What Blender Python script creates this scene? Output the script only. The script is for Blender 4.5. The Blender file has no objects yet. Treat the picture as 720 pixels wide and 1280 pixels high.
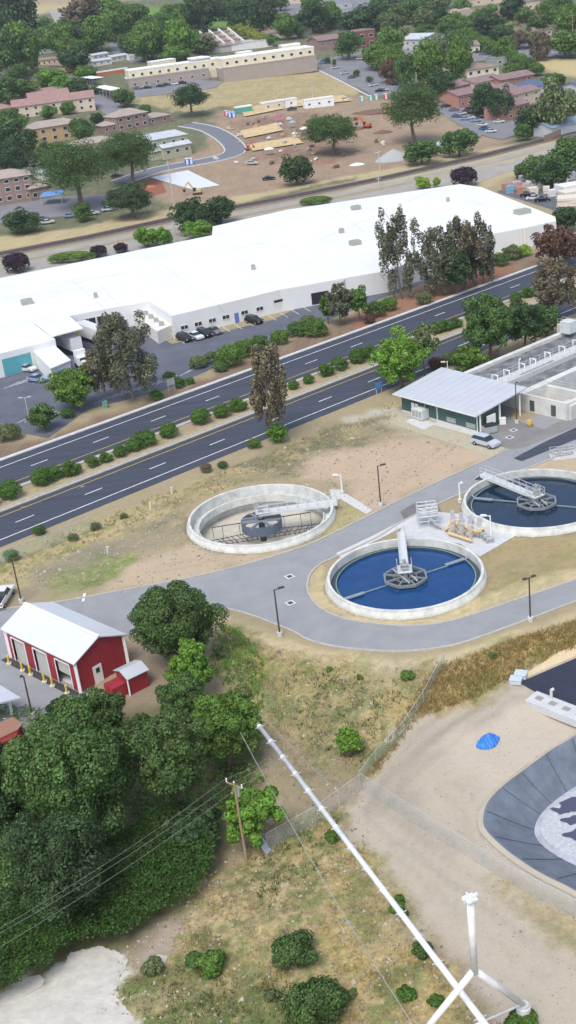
import bpy, bmesh, math, random
import numpy as np
from mathutils import Vector, Matrix
from mathutils.geometry import delaunay_2d_cdt
R_ = math.radians
random.seed(7); rng = np.random.default_rng(7)
scene = bpy.context.scene
C = scene.collection

# ------------------------------------------------------------------ camera, world, sun, exposure
CAM_H = 71.5; F_PX = 1530.0; PITCH = R_(24.2); ROLL = R_(6.8)
A_R = np.array([1, 0, 0.]); A_F = np.array([0, math.cos(PITCH), -math.sin(PITCH)]); A_U = np.array([0, math.sin(PITCH), math.cos(PITCH)])
cr, sr = math.cos(ROLL), math.sin(ROLL)
cx_ = A_R * cr - A_U * sr; cy_ = A_R * sr + A_U * cr; cz_ = -A_F
cam_d = bpy.data.cameras.new('camera'); cam = bpy.data.objects.new('camera', cam_d); C.objects.link(cam)
cam.matrix_world = Matrix(((cx_[0], cy_[0], cz_[0], 0), (cx_[1], cy_[1], cz_[1], 0), (cx_[2], cy_[2], cz_[2], CAM_H), (0, 0, 0, 1)))
cam_d.sensor_fit = 'VERTICAL'; cam_d.sensor_height = 24; cam_d.lens = 24 * F_PX / 1280
cam_d.clip_start = 1; cam_d.clip_end = 20000
scene.camera = cam
world = bpy.data.worlds.new('World'); scene.world = world; world.use_nodes = True
wn = world.node_tree; bg = wn.nodes['Background']; sky = wn.nodes.new('ShaderNodeTexSky')
SUN_EL, SUN_AZ = 58, 205         # azimuth: compass bearing the light comes from, +Y is 0
sky.sky_type = 'NISHITA'; sky.sun_disc = False; sky.sun_elevation = R_(SUN_EL); sky.sun_rotation = R_(SUN_AZ)
sky.air_density = 1.0; sky.dust_density = 2.5; sky.ozone_density = 1.0
hsv = wn.nodes.new('ShaderNodeHueSaturation'); hsv.inputs['Saturation'].default_value = .75; wn.links.new(sky.outputs[0], hsv.inputs['Color']); wn.links.new(hsv.outputs[0], bg.inputs[0]); bg.inputs[1].default_value = 0.15
sd = bpy.data.lights.new('sun', 'SUN'); sd.energy = 1.3; sd.angle = R_(26); sd.color = (1, .96, .89)
sun = bpy.data.objects.new('sun', sd); C.objects.link(sun)
dv = Vector((math.sin(R_(SUN_AZ)) * math.cos(R_(SUN_EL)), math.cos(R_(SUN_AZ)) * math.cos(R_(SUN_EL)), math.sin(R_(SUN_EL))))
sun.rotation_euler = dv.to_track_quat('Z', 'Y').to_euler(); sun.location = (0, 100, 200)
vs = scene.view_settings; vs.view_transform = 'Standard'; vs.look = 'None'; vs.gamma = 1; vs.use_curve_mapping = False
vs.exposure = 0.62

# ------------------------------------------------------------------ pixel <-> world helpers (photo pixels, 720 x 1280)
def ray(x, y):
    u = x - 360; v = y - 640
    return cx_ * u - cy_ * v - cz_ * F_PX
def G(x, y, z=0.0):
    d = ray(x, y); t = (z - CAM_H) / d[2]
    return Vector((d[0] * t, d[1] * t, z))
def G2(p, z=0.0):
    q = G(p[0], p[1], z); return (q.x, q.y)
EDGE = [G2(p) for p in [(-150, 965), (0, 940), (130, 905), (205, 885), (262, 800), (300, 797), (370, 815), (430, 820), (500, 822), (600, 802), (720, 772), (900, 720)]]
EX = [e[0] for e in EDGE]; EY = [e[1] - 1.0 for e in EDGE]
def sstep(a):
    a = np.clip(a, 0, 1); return a * a * (3 - 2 * a)
def T(x, y):
    x = np.asarray(x, float); y = np.asarray(y, float)
    s = y - .52 * x - 430; d = np.clip(s, 0, None)
    far = .09 * d * d / (d + 40)
    far = np.where(far > 90, 90 + 30 * (1 - np.exp(-(far - 90) / 30)), far)
    low = -2.4 * sstep((np.interp(x, EX, EY) - y) / 15)
    return far + low
def P(x, y, off=0.0):
    d = ray(x, y)
    ts = np.concatenate([np.linspace(55, 600, 1100), np.linspace(601, 6000, 2700)]) / d[1]
    z = CAM_H + ts * d[2] - T(ts * d[0], ts * d[1])
    k = int(np.argmax(z < 0))
    if z[k] >= 0: k = len(ts) - 1
    a, b = ts[max(k - 1, 0)], ts[k]
    za, zb = z[max(k - 1, 0)], z[k]
    t = a + (b - a) * za / (za - zb) if za != zb else b
    q = d * t
    return Vector((q[0], q[1], float(T(q[0], q[1])) + off))
def pxm(p):
    return F_PX / (Vector(p) - Vector((0, 0, CAM_H))).length
def dep(p):
    v = Vector((0, 0, CAM_H)) - Vector(p); return math.asin(v.z / v.length)
def pix(p):
    d = np.array(p) - np.array([0, 0, CAM_H]); w = -(d @ cz_)
    return (360 + F_PX * (d @ cx_) / w, 640 - F_PX * (d @ cy_) / w)

# ------------------------------------------------------------------ materials
MATS = {}
def mat(name, col,  rough=.7, metal=0, noise=.12, scale=3.0, bump=0.0, bscale=None, spec=None, isl=0.0, trans=0.0, col2=None, coord='Object', stretch=None):
    if name in MATS: return MATS[name]
    m = bpy.data.materials.new(name); m.use_nodes = True; nt = m.node_tree; n = nt.nodes; l = nt.links
    b = n['Principled BSDF']; b.inputs['Roughness'].default_value = rough; b.inputs['Metallic'].default_value = metal
    if spec is not None: b.inputs['Specular IOR Level'].default_value = spec
    rgb = n.new('ShaderNodeRGB'); rgb.outputs[0].default_value = (*col, 1); out = rgb.outputs[0]
    tc = n.new('ShaderNodeTexCoord')
    if coord == 'World':
        g = n.new('ShaderNodeNewGeometry'); co = g.outputs['Position']
    else: co = tc.outputs[coord]
    if noise > 0 or col2:
        nz = n.new('ShaderNodeTexNoise'); nz.inputs['Scale'].default_value = scale; nz.inputs['Detail'].default_value = 6; nz.inputs['Roughness'].default_value = .65
        if stretch is not None:
            mq = n.new('ShaderNodeMapping'); mq.inputs['Rotation'].default_value = (0, 0, -stretch); mq.inputs['Scale'].default_value = (.03, 1, 1); mq.vector_type = 'POINT'; l.new(co, mq.inputs['Vector']); l.new(mq.outputs[0], nz.inputs['Vector'])
        else: l.new(co, nz.inputs['Vector'])
        mp = n.new('ShaderNodeMapRange'); l.new(nz.outputs['Fac'], mp.inputs['Value'])
        mp.inputs['From Min'].default_value = .3; mp.inputs['From Max'].default_value = .7
        if col2:
            mx = n.new('ShaderNodeMix'); mx.data_type = 'RGBA'; l.new(mp.outputs[0], mx.inputs['Factor'])
            l.new(out, mx.inputs['A']); mx.inputs['B'].default_value = (*col2, 1); out = mx.outputs['Result']
        else:
            mp.inputs['To Min'].default_value = 1 - noise; mp.inputs['To Max'].default_value = 1 + noise
            mx = n.new('ShaderNodeMix'); mx.data_type = 'RGBA'; mx.blend_type = 'MULTIPLY'; mx.inputs['Factor'].default_value = 1
            l.new(out, mx.inputs['A']); l.new(mp.outputs[0], mx.inputs['B']); out = mx.outputs['Result']
    if isl > 0:
        g = n.new('ShaderNodeNewGeometry'); hs = n.new('ShaderNodeHueSaturation')
        m1 = n.new('ShaderNodeMapRange'); l.new(g.outputs['Random Per Island'], m1.inputs['Value']); m1.inputs['To Min'].default_value = 1 - isl; m1.inputs['To Max'].default_value = 1 + isl
        m2 = n.new('ShaderNodeMapRange'); l.new(g.outputs['Random Per Island'], m2.inputs['Value']); m2.inputs['To Min'].default_value = .47; m2.inputs['To Max'].default_value = .52
        l.new(out, hs.inputs['Color']); l.new(m1.outputs[0], hs.inputs['Value']); l.new(m2.outputs[0], hs.inputs['Hue']); out = hs.outputs[0]
    l.new(out, b.inputs['Base Color'])
    if bump > 0:
        nb = n.new('ShaderNodeTexNoise'); nb.inputs['Scale'].default_value = bscale or scale * 4; nb.inputs['Detail'].default_value = 4; l.new(co, nb.inputs['Vector'])
        bp = n.new('ShaderNodeBump'); bp.inputs['Strength'].default_value = bump; bp.inputs['Distance'].default_value = .1
        l.new(nb.outputs['Fac'], bp.inputs['Height']); l.new(bp.outputs[0], b.inputs['Normal'])
    if trans > 0:
        tr = n.new('ShaderNodeBsdfTranslucent'); l.new(out, tr.inputs['Color']); ms = n.new('ShaderNodeMixShader'); ms.inputs[0].default_value = trans
        l.new(b.outputs[0], ms.inputs[1]); l.new(tr.outputs[0], ms.inputs[2]); l.new(ms.outputs[0], n['Material Output'].inputs[0])
    MATS[name] = m; return m
def ribbed(m, scale=9.0, strength=.6):
    nt = m.node_tree; n = nt.nodes; l = nt.links; g = n.new('ShaderNodeNewGeometry'); w = n.new('ShaderNodeTexWave'); w.bands_direction = 'DIAGONAL'; w.inputs['Scale'].default_value = scale; l.new(g.outputs['Position'], w.inputs['Vector'])
    sx = n.new('ShaderNodeMapping'); sx.inputs['Scale'].default_value = (1, 1, 0); l.new(g.outputs['Position'], sx.inputs['Vector']); l.new(sx.outputs[0], w.inputs['Vector'])
    bp = n.new('ShaderNodeBump'); bp.inputs['Strength'].default_value = strength; bp.inputs['Distance'].default_value = .05; l.new(w.outputs['Fac'], bp.inputs['Height']); l.new(bp.outputs[0], n['Principled BSDF'].inputs['Normal']); return m
def see_through(name, col, alpha, rough=.6):
    if name in MATS: return MATS[name]
    m = bpy.data.materials.new(name); m.use_nodes = True; nt = m.node_tree; n = nt.nodes; l = nt.links
    b = n['Principled BSDF']; b.inputs['Base Color'].default_value = (*col, 1); b.inputs['Roughness'].default_value = rough
    tr = n.new('ShaderNodeBsdfTransparent'); ms = n.new('ShaderNodeMixShader')
    w = n.new('ShaderNodeTexNoise'); w.inputs['Scale'].default_value = 6; g = n.new('ShaderNodeNewGeometry'); l.new(g.outputs['Position'], w.inputs['Vector'])
    mp = n.new('ShaderNodeMapRange'); l.new(w.outputs['Fac'], mp.inputs['Value']); mp.inputs['From Min'].default_value = .3; mp.inputs['From Max'].default_value = .7
    mp.inputs['To Min'].default_value = alpha * .7; mp.inputs['To Max'].default_value = alpha * 1.3; l.new(mp.outputs[0], ms.inputs[0])
    l.new(tr.outputs[0], ms.inputs[1]); l.new(b.outputs[0], ms.inputs[2]); l.new(ms.outputs[0], n['Material Output'].inputs[0])
    MATS[name] = m; return m

# ------------------------------------------------------------------ mesh builder
class MB:
    def __init__(s): s.v = []; s.f = []; s.m = []; s.smooth = False
    def add(s, vs, fs, mi=0):
        k = len(s.v); s.v += [tuple(v) for v in vs]; s.f += [tuple(i + k for i in f) for f in fs]; s.m += [mi] * len(fs); return s
    def box(s, c, d, rz=0, mi=0):
        x, y, z = d[0] / 2, d[1] / 2, d[2] / 2; ca, sa = math.cos(rz), math.sin(rz)
        vs = [(c[0] + a * x * ca - b * y * sa, c[1] + a * x * sa + b * y * ca, c[2] + e * z) for e in (-1, 1) for a, b in ((-1, -1), (1, -1), (1, 1), (-1, 1))]
        return s.add(vs, [(3, 2, 1, 0), (4, 5, 6, 7), (0, 1, 5, 4), (1, 2, 6, 5), (2, 3, 7, 6), (3, 0, 4, 7)], mi)
    def beam(s, p, q, w, h=None, up=(0, 0, 1), mi=0):
        p = Vector(p); q = Vector(q); h = h or w; d = (q - p).normalized(); u = Vector(up)
        if abs(d.dot(u)) > .98: u = Vector((1, 0, 0))
        a = d.cross(u).normalized() * w / 2; b = a.cross(d).normalized() * h / 2
        vs = [e + i * a + j * b for e in (p, q) for i, j in ((-1, -1), (1, -1), (1, 1), (-1, 1))]
        return s.add(vs, [(0, 1, 2, 3), (7, 6, 5, 4), (4, 5, 1, 0), (5, 6, 2, 1), (6, 7, 3, 2), (7, 4, 0, 3)], mi)
    def tube(s, pts, r, n=8, mi=0, cap=True):
        pts = [Vector(p) for p in pts]; rs = r if isinstance(r, (list, tuple)) else [r] * len(pts); vs = []; ref = None
        for i, p in enumerate(pts):
            d = (pts[min(i + 1, len(pts) - 1)] - pts[max(i - 1, 0)]).normalized()
            if ref is None or abs(ref.dot(d)) > .97: ref = Vector((0, 0, 1)) if abs(d.z) < .9 else Vector((1, 0, 0))
            a = d.cross(ref).normalized(); b = a.cross(d).normalized()
            vs += [p + rs[i] * (math.cos(t) * a + math.sin(t) * b) for t in [2 * math.pi * k / n for k in range(n)]]
        fs = [(i * n + k, i * n + (k + 1) % n, (i + 1) * n + (k + 1) % n, (i + 1) * n + k) for i in range(len(pts) - 1) for k in range(n)]
        if cap: fs += [tuple(range(n))[::-1], tuple((len(pts) - 1) * n + k for k in range(n))]
        return s.add(vs, fs, mi)
    def prism(s, poly, z0, z1, mi=0, mtop=None):
        n = len(poly); ar = sum(poly[i][0] * poly[(i + 1) % n][1] - poly[(i + 1) % n][0] * poly[i][1] for i in range(n))
        if ar < 0: poly = poly[::-1]
        f0 = z0 if callable(z0) else (lambda x, y: z0); f1 = z1 if callable(z1) else (lambda x, y: z1)
        vs = [(x, y, f0(x, y)) for x, y in poly] + [(x, y, f1(x, y)) for x, y in poly]
        s.add(vs, [(i, (i + 1) % n, n + (i + 1) % n, n + i) for i in range(n)] + [tuple(range(n))[::-1]], mi)
        k = len(s.v) - n; s.f.append(tuple(range(k, k + n))); s.m.append(mi if mtop is None else mtop); return s
    def lathe(s, prof, c, n=64, mi=0, closed=False):
        vs = [(c[0] + r * math.cos(2 * math.pi * k / n), c[1] + r * math.sin(2 * math.pi * k / n), c[2] + z) for r, z in prof for k in range(n)]
        m = len(prof); rr = m if closed else m - 1
        return s.add(vs, [(i * n + k, i * n + (k + 1) % n, ((i + 1) % m) * n + (k + 1) % n, ((i + 1) % m) * n + k) for i in range(rr) for k in range(n)], mi)
    def quad(s, a, b, c, d, mi=0): return s.add([a, b, c, d], [(0, 1, 2, 3)], mi)
    def mesh(s, name, mats, off=(0, 0, 0)):
        me = bpy.data.meshes.new(name); me.from_pydata([(v[0] - off[0], v[1] - off[1], v[2] - off[2]) for v in s.v], [], s.f)
        if not isinstance(mats, (list, tuple)): mats = [mats]
        for m in mats: me.materials.append(m)
        if len(mats) > 1: me.polygons.foreach_set('material_index', s.m)
        if s.smooth: me.polygons.foreach_set('use_smooth', [True] * len(me.polygons))
        me.update(); return me
def tag(o, label=None, cat=None, group=None, kind=None):
    if label: o['label'] = label
    if cat: o['category'] = cat
    if group: o['group'] = group
    if kind: o['kind'] = kind
    return o
def thing(name, label, cat, loc=(0, 0, 0), rz=0, group=None):
    o = bpy.data.objects.new(name, None); C.objects.link(o); o.location = loc; o.rotation_euler = (0, 0, rz); o.empty_display_size = .3
    return tag(o, label, cat, group)
def part(name, mb, mats, parent, local=False, label=None, kind=None):
    """mesh in world coordinates (local=False, parent unrotated) or in its thing's own frame (local=True)"""
    root = parent
    while root.parent: root = root.parent
    off = (0, 0, 0) if local else tuple(root.location)
    o = bpy.data.objects.new(name, mb.mesh(name, mats, off)); C.objects.link(o); o.parent = parent
    return tag(o, label, kind=kind)
def solo(name, mb, mats, label, cat, group=None, loc=(0, 0, 0), rz=0, kind=None, local=False):
    o = bpy.data.objects.new(name, mb.mesh(name, mats, (0, 0, 0) if local else loc)); C.objects.link(o); o.location = loc; o.rotation_euler = (0, 0, rz)
    return tag(o, label, cat, group, kind)
def struct(name, mb, mats):
    o = bpy.data.objects.new(name, mb.mesh(name, mats)); C.objects.link(o); o['kind'] = 'structure'; return o
def copy_thing(src, loc, rz=0, label=None, scale=None, group=None):
    def rec(o, par):
        c = o.copy(); C.objects.link(c); c.parent = par
        for ch in list(o.children): rec(ch, c)
        return c
    r = rec(src, None); r.location = loc; r.rotation_euler = (0, 0, rz)
    if scale: r.scale = scale
    if label: r['label'] = label
    if group: r['group'] = group
    return r

# ------------------------------------------------------------------ sheets that follow the ground
def sheet(name, poly, m, off=.03, step=None, px=True, st=True, hole=None, mb=None):
    pl = [tuple(P(*p)[:2]) for p in poly] if px else [tuple(p[:2]) for p in poly]
    if step:
        q = []
        for i, a in enumerate(pl):
            b = pl[(i + 1) % len(pl)]; L = math.hypot(b[0] - a[0], b[1] - a[1]); k = max(1, int(L / step))
            q += [(a[0] + (b[0] - a[0]) * j / k, a[1] + (b[1] - a[1]) * j / k) for j in range(k)]
        pl = q
    pts = [Vector(p) for p in pl]; n = len(pts)
    if step:
        xs = [p[0] for p in pl]; ys = [p[1] for p in pl]
        for gx in np.arange(min(xs), max(xs), step):
            for gy in np.arange(min(ys), max(ys), step):
                if inside(gx, gy, pl): pts.append(Vector((gx, gy)))
    vo, eo, fo, *_ = delaunay_2d_cdt(pts, [], [list(range(n))], 1, 1e-4)
    if mb is None: mb = MB()
    zz = T([v.x for v in vo], [v.y for v in vo]) + off
    fs = []
    for f in fo:
        a, b, c = [vo[i] for i in f[:3]]
        fs.append(tuple(f) if (b - a).cross(c - a) > 0 else tuple(reversed(f)))
    mb.add([(v.x, v.y, float(z)) for v, z in zip(vo, zz)], fs)
    if name is None: return mb
    return struct(name, mb, m) if st else mb
def inside(x, y, pl):
    r = False; n = len(pl); j = n - 1
    for i in range(n):
        if (pl[i][1] > y) != (pl[j][1] > y) and x < (pl[j][0] - pl[i][0]) * (y - pl[i][1]) / (pl[j][1] - pl[i][1]) + pl[i][0]: r = not r
        j = i
    return r
def line_pts(pts, step=2.0):
    out = []
    for a, b in zip(pts[:-1], pts[1:]):
        k = max(1, int((Vector(b) - Vector(a)).length / step))
        out += [Vector(a).lerp(Vector(b), j / k) for j in range(k)]
    out.append(Vector(pts[-1])); return out
def smooth_px(pts, k=4):
    """Catmull-Rom through photo pixels"""
    o = []; n = len(pts)
    for i in range(n - 1):
        p0, p1, p2, p3 = pts[max(i - 1, 0)], pts[i], pts[i + 1], pts[min(i + 2, n - 1)]
        for j in range(k):
            t = j / k
            o.append(tuple(.5 * (2 * p1[c] + (p2[c] - p0[c]) * t + (2 * p0[c] - 5 * p1[c] + 4 * p2[c] - p3[c]) * t * t + (-p0[c] + 3 * p1[c] - 3 * p2[c] + p3[c]) * t ** 3) for c in (0, 1)))
    o.append(pts[-1]); return o
def strip(mb, pts, w, h=None, off=.03, side=0):
    """ribbon (h None) or kerb (h) along world points; side shifts it"""
    pts = [Vector((p[0], p[1])) for p in pts]; L = []; Rr = []
    for i, p in enumerate(pts):
        d = (pts[min(i + 1, len(pts) - 1)] - pts[max(i - 1, 0)]).normalized(); nn = Vector((-d.y, d.x))
        L.append(p + nn * (w / 2 + side)); Rr.append(p + nn * (-w / 2 + side))
    z = lambda q: float(T(q.x, q.y)) + off
    vs = []
    for a, b in zip(L, Rr):
        if h: vs += [(a.x, a.y, z(a) - off - .05), (a.x, a.y, z(a) + h), (b.x, b.y, z(b) + h), (b.x, b.y, z(b) - off - .05)]
        else: vs += [(b.x, b.y, z(b)), (a.x, a.y, z(a))]
    k = 4 if h else 2; fs = []
    for i in range(len(pts) - 1):
        if h:
            fs += [(i * 4 + j, i * 4 + j + 1, i * 4 + 5 + j, i * 4 + 4 + j) for j in range(3)]
        else: fs.append((i * 2, i * 2 + 2, i * 2 + 3, i * 2 + 1))
    if h: fs += [(3, 2, 1, 0), tuple(len(vs) - 4 + j for j in range(4))]
    return mb.add(vs, fs)
# ------------------------------------------------------------------ tank and basin positions (world metres)
TANKS = [(Vector((-3.9, 157.6, 0)), 10.3), (Vector((13.5, 134.6, 0)), 9.7), (Vector((34.0, 152.0, 0)), 9.9)]
POND_RIM = smooth_px([(800, 870), (720, 922), (690, 940), (660, 962), (630, 985), (612, 1005), (607, 1025), (612, 1040), (640, 1066), (680, 1092), (720, 1112), (800, 1160)])
POND_RIM = [tuple(P(*p)[:2]) for p in POND_RIM] + [(P(720, 1112).x + 60, P(720, 1112).y - 18), (P(720, 922).x + 60, P(720, 922).y + 18)]

# ------------------------------------------------------------------ ground sheet
def axis(fine0, fine1, fs, mid0, mid1, ms, far0, far1):
    a = list(np.arange(fine0, fine1, fs)); x = fine0
    lo = []; st = fs
    while x > far0:
        st = min(st * 1.12, ms) if x > mid0 else st * 1.12
        x -= st; lo.append(x)
    x = a[-1]; hi = []; st = fs
    while x < far1:
        st = min(st * 1.12, ms) if x < mid1 else st * 1.12
        x += st; hi.append(x)
    return np.array(lo[::-1] + a + hi)
xs = axis(-50, 58, .6, -240, 420, 4, -5000, 6000); ys = axis(52, 185, .6, 0, 900, 3.5, -300, 8000)
XX, YY = np.meshgrid(xs, ys)
def vnoise(x, y, f, seed=0):
    r = np.random.default_rng(seed); tb = r.random((256, 256)); a = x * f; b = y * f
    i = np.floor(a).astype(int); j = np.floor(b).astype(int); u = sstep(a - i); v = sstep(b - j)
    g = lambda p, q: tb[p % 256, q % 256]
    return (g(i, j) * (1 - u) + g(i + 1, j) * u) * (1 - v) + (g(i, j + 1) * (1 - u) + g(i + 1, j + 1) * u) * v
ZZ = T(XX, YY)
def pmask(pl, X, Y, soft):
    n = len(pl); ins = np.zeros(X.shape, bool); dist = np.full(X.shape, 1e9); j = n - 1
    for i in range(n):
        x1, y1 = pl[j]; x2, y2 = pl[i]
        if y1 != y2:
            c = ((y2 > Y) != (y1 > Y)) & (X < (x1 - x2) * (Y - y2) / (y1 - y2) + x2); ins ^= c
        L = (x2 - x1) ** 2 + (y2 - y1) ** 2 + 1e-9; t = np.clip(((X - x1) * (x2 - x1) + (Y - y1) * (y2 - y1)) / L, 0, 1)
        dist = np.minimum(dist, np.hypot(X - x1 - t * (x2 - x1), Y - y1 - t * (y2 - y1))); j = i
    sd_ = np.where(ins, dist, -dist)
    return sstep(sd_ / (2 * soft) + .5)
ZONES = [  # polygon in photo pixels, albedo, softness m, edge wobble m, patchiness, grass
    ([(-100, 330), (-100, 30), (0, 12), (360, -12), (720, -45), (900, -50), (900, 140), (500, 210), (300, 262)], (.135, .145, .095), 6, 4, .0, .3),
    ([(170, 8), (262, 14), (330, 8), (330, 34), (190, 36)], (.14, .25, .06), 6, 4, 0, 0),
    ([(20, 8), (130, 2), (130, 8), (60, 16), (30, 22)], (.42, .36, .2), 6, 4, 0, 0),
    ([(640, 72), (740, 76), (740, 100), (690, 92)], (.46, .38, .2), 4, 2, 0, 0),
    ([(186, 236), (210, 205), (262, 180), (270, 140), (330, 128), (440, 118), (500, 128), (560, 145), (640, 178), (600, 195), (480, 215), (360, 232), (290, 252), (215, 262)], (.34, .25, .18), 3, 3, .25, 0),
    ([(168, 112), (250, 108), (330, 92), (400, 86), (452, 112), (430, 122), (340, 128), (262, 136), (225, 140), (170, 130)], (.40, .33, .18), 3, 3, .25, 0),
    ([(296, 150), (385, 140), (440, 150), (430, 200), (340, 205), (300, 190)], (.24, .155, .115), 1.5, 4, .75, 0),
    ([(560, 150), (625, 172), (560, 192), (500, 200)], (.34, .26, .18), 2, 2, .1, 0),
    ([(-60, 300), (0, 296), (100, 284), (212, 262), (360, 234), (480, 212), (640, 180), (640, 190), (420, 226), (300, 254), (130, 291), (0, 314), (-60, 326)], (.46, .38, .22), 1.5, 1.5, .15, 0),
    ([(440, 222), (720, 172), (800, 160), (800, 190), (720, 192), (600, 236), (545, 222), (440, 240)], (.44, .37, .22), 1.5, 2, .2, 0),
    ([(560, 222), (620, 210), (625, 214), (590, 224), (560, 230)], (.12, .2, .06), 1.5, 1, .2, 0),
    ([(-60, 570), (60, 548), (200, 495), (330, 440), (460, 385), (560, 345), (660, 315), (800, 270), (800, 310), (640, 352), (300, 478), (60, 566), (-60, 610)], (.205, .145, .105), 1.2, 1.2, .3, 0),
    ([(440, 395), (500, 372), (600, 338), (640, 330), (640, 345), (560, 372), (440, 416)], (.30, .15, .10), 1.2, 1.2, .3, 0),
    ([(-60, 660), (0, 625), (240, 538), (420, 470), (585, 404), (700, 358), (800, 330), (800, 360), (560, 440), (300, 540), (0, 652), (-60, 690)], (.40, .34, .22), 1, 1, .2, .4),
    ([(-60, 735), (-60, 700), (0, 700), (120, 650), (330, 568), (500, 498), (500, 520), (400, 560), (330, 592), (200, 645), (60, 705), (0, 740)], (.40, .33, .17), 1.5, 1.5, .3, .8),
    ([(60, 725), (105, 690), (160, 690), (165, 712), (110, 738), (60, 742)], (.17, .23, .07), 1.2, 2, .35, .7),
    ([(190, 655), (230, 620), (310, 572), (430, 525), (520, 510), (560, 530), (470, 545), (400, 575), (360, 596), (250, 608), (220, 660)], (.19, .175, .11), 1.6, 2.5, .6, .5),
    ([(0, 735), (90, 690), (200, 650), (225, 668), (120, 700), (30, 750)], (.26, .23, .17), 2, 2, .5, .3),
    ([(380, 600), (400, 575), (470, 556), (520, 545), (580, 552), (618, 570), (560, 600), (500, 626), (446, 652), (425, 628), (430, 600)], (.47, .365, .265), 2, 2, .12, 0),
    ([(140, 742), (170, 700), (225, 684), (300, 694), (380, 682), (330, 705), (240, 726)], (.46, .37, .265), 2, 2, .1, 0),
    ([(392, 690), (425, 640), (430, 622), (462, 640), (430, 660)], (.36, .33, .16), .8, .5, .15, .2),
    ([(500, 545), (470, 530), (500, 505), (600, 540), (610, 560), (560, 552)], (.40, .35, .24), 1, 1, .2, .2),
    ([(625, 590), (720, 548), (800, 520), (800, 590), (700, 590), (640, 600)], (.46, .37, .26), 1.5, 1, .15, 0),
    ([(600, 690), (650, 672), (800, 660), (800, 730), (640, 752), (570, 775), (560, 760)], (.32, .26, .14), 1, 1, .35, .4),
    ([(384, 722), (386, 742), (402, 764), (440, 779), (500, 784), (570, 778), (640, 754), (720, 728), (800, 700), (800, 690), (620, 740), (560, 765), (490, 772), (420, 755), (405, 700)], (.52, .43, .26), .8, .8, .15, .3),
    ([(262, 765), (330, 790), (400, 812), (500, 822), (560, 816), (660, 783), (800, 740), (800, 752), (640, 798), (560, 828), (470, 834), (400, 828), (330, 806), (262, 778)], (.50, .42, .27), .9, .8, .15, .3),
    ([(262, 780), (330, 810), (480, 836), (560, 836), (545, 880), (450, 985), (340, 1060), (270, 1090), (200, 1200), (160, 1300), (620, 1300), (560, 1200), (470, 1080), (400, 930), (320, 880)], (.345, .275, .12), 2, 3, .3, 1),
    ([(330, 850), (400, 835), (520, 850), (450, 960), (380, 930), (350, 900)], (.20, .20, .10), 3, 4, .6, .9),
    ([(330, 900), (350, 895), (460, 985), (590, 1170), (640, 1290), (600, 1300), (540, 1170), (430, 1010)], (.30, .24, .17), 1, 1.5, .4, .3),
    ([(545, 835), (640, 800), (800, 750), (800, 800), (700, 815), (600, 870), (520, 900), (470, 965), (450, 975), (500, 900)], (.35, .27, .11), 1.2, 1.5, .5, 1),
    ([(272, 778), (300, 790), (332, 830), (335, 880), (312, 900), (290, 870), (262, 830)], (.12, .16, .06), 1.5, 2, .4, 1),
    ([(425, 524), (470, 512), (500, 508), (503, 513), (470, 520), (432, 530)], (.44, .42, .35), .5, .4, .2, 0),
    ([(130, 1250), (200, 1200), (280, 1220), (420, 1235), (440, 1320), (120, 1320)], (.13, .16, .06), 2, 3, .45, 1),
    ([(210, 1110), (270, 1080), (320, 1085), (400, 1110), (360, 1200), (220, 1190)], (.35, .29, .16), 2, 2, .3, 1),
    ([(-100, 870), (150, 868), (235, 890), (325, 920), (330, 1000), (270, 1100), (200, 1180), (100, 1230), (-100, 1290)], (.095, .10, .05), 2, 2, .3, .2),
    ([(165, 800), (225, 826), (215, 870), (150, 888), (160, 850)], (.27, .21, .16), 1, 1, .3, .1),
    ([(448, 985), (505, 918), (600, 870), (650, 835), (720, 812), (800, 780), (900, 800), (900, 1500), (680, 1330), (600, 1230), (530, 1150), (470, 1080), (432, 1020)], (.45, .40, .32), 1, 1.5, .08, 0),
    ([(560, 938), (580, 900), (640, 868), (720, 905), (720, 918), (660, 955), (620, 985), (560, 950)], (.49, .43, .35), 1.2, 1, .25, 0),
    ([(455, 990), (480, 960), (560, 900), (650, 855), (655, 862), (570, 912), (500, 968), (520, 1000), (580, 1050), (560, 1060)], (.36, .32, .26), 1.5, 1.5, .3, 0),
    ([(595, 1085), (640, 1090), (730, 1150), (800, 1190), (800, 1240), (700, 1185), (620, 1130)], (.36, .30, .19), 1, 1.5, .6, .5),
    ([(-60, 1330), (-60, 1270), (40, 1245), (80, 1220), (85, 1192), (122, 1184), (160, 1200), (152, 1240), (175, 1290), (180, 1330)], (.60, .58, .53), .25, 1.3, .05, .15),
    ([(22, 1228), (50, 1218), (55, 1235), (30, 1250)], (.56, .54, .48), .2, .6, .1, 0),
    ([(160, 1200), (180, 1165), (220, 1140), (240, 1165), (215, 1200), (180, 1215)], (.36, .30, .24), .8, 1, .5, 0),
]
col = np.empty(XX.shape + (3,)); col[:] = (.34, .28, .18); grs = np.full(XX.shape, .1)
wx = lambda a, s: (vnoise(XX, YY, .22, s) - .5) * 2 * a + (vnoise(XX, YY, .9, s + 5) - .5) * a
pn = vnoise(XX, YY, .35, 40) * .5 + vnoise(XX, YY, 1.1, 41) * .3 + vnoise(XX, YY, 3.1, 42) * .2
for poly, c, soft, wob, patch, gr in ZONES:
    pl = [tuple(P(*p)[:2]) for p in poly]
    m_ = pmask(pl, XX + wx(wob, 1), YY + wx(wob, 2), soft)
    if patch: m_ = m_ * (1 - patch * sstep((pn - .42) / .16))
    col = col * (1 - m_[..., None]) + np.array(c) * m_[..., None]; grs = grs * (1 - m_) + gr * m_
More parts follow.
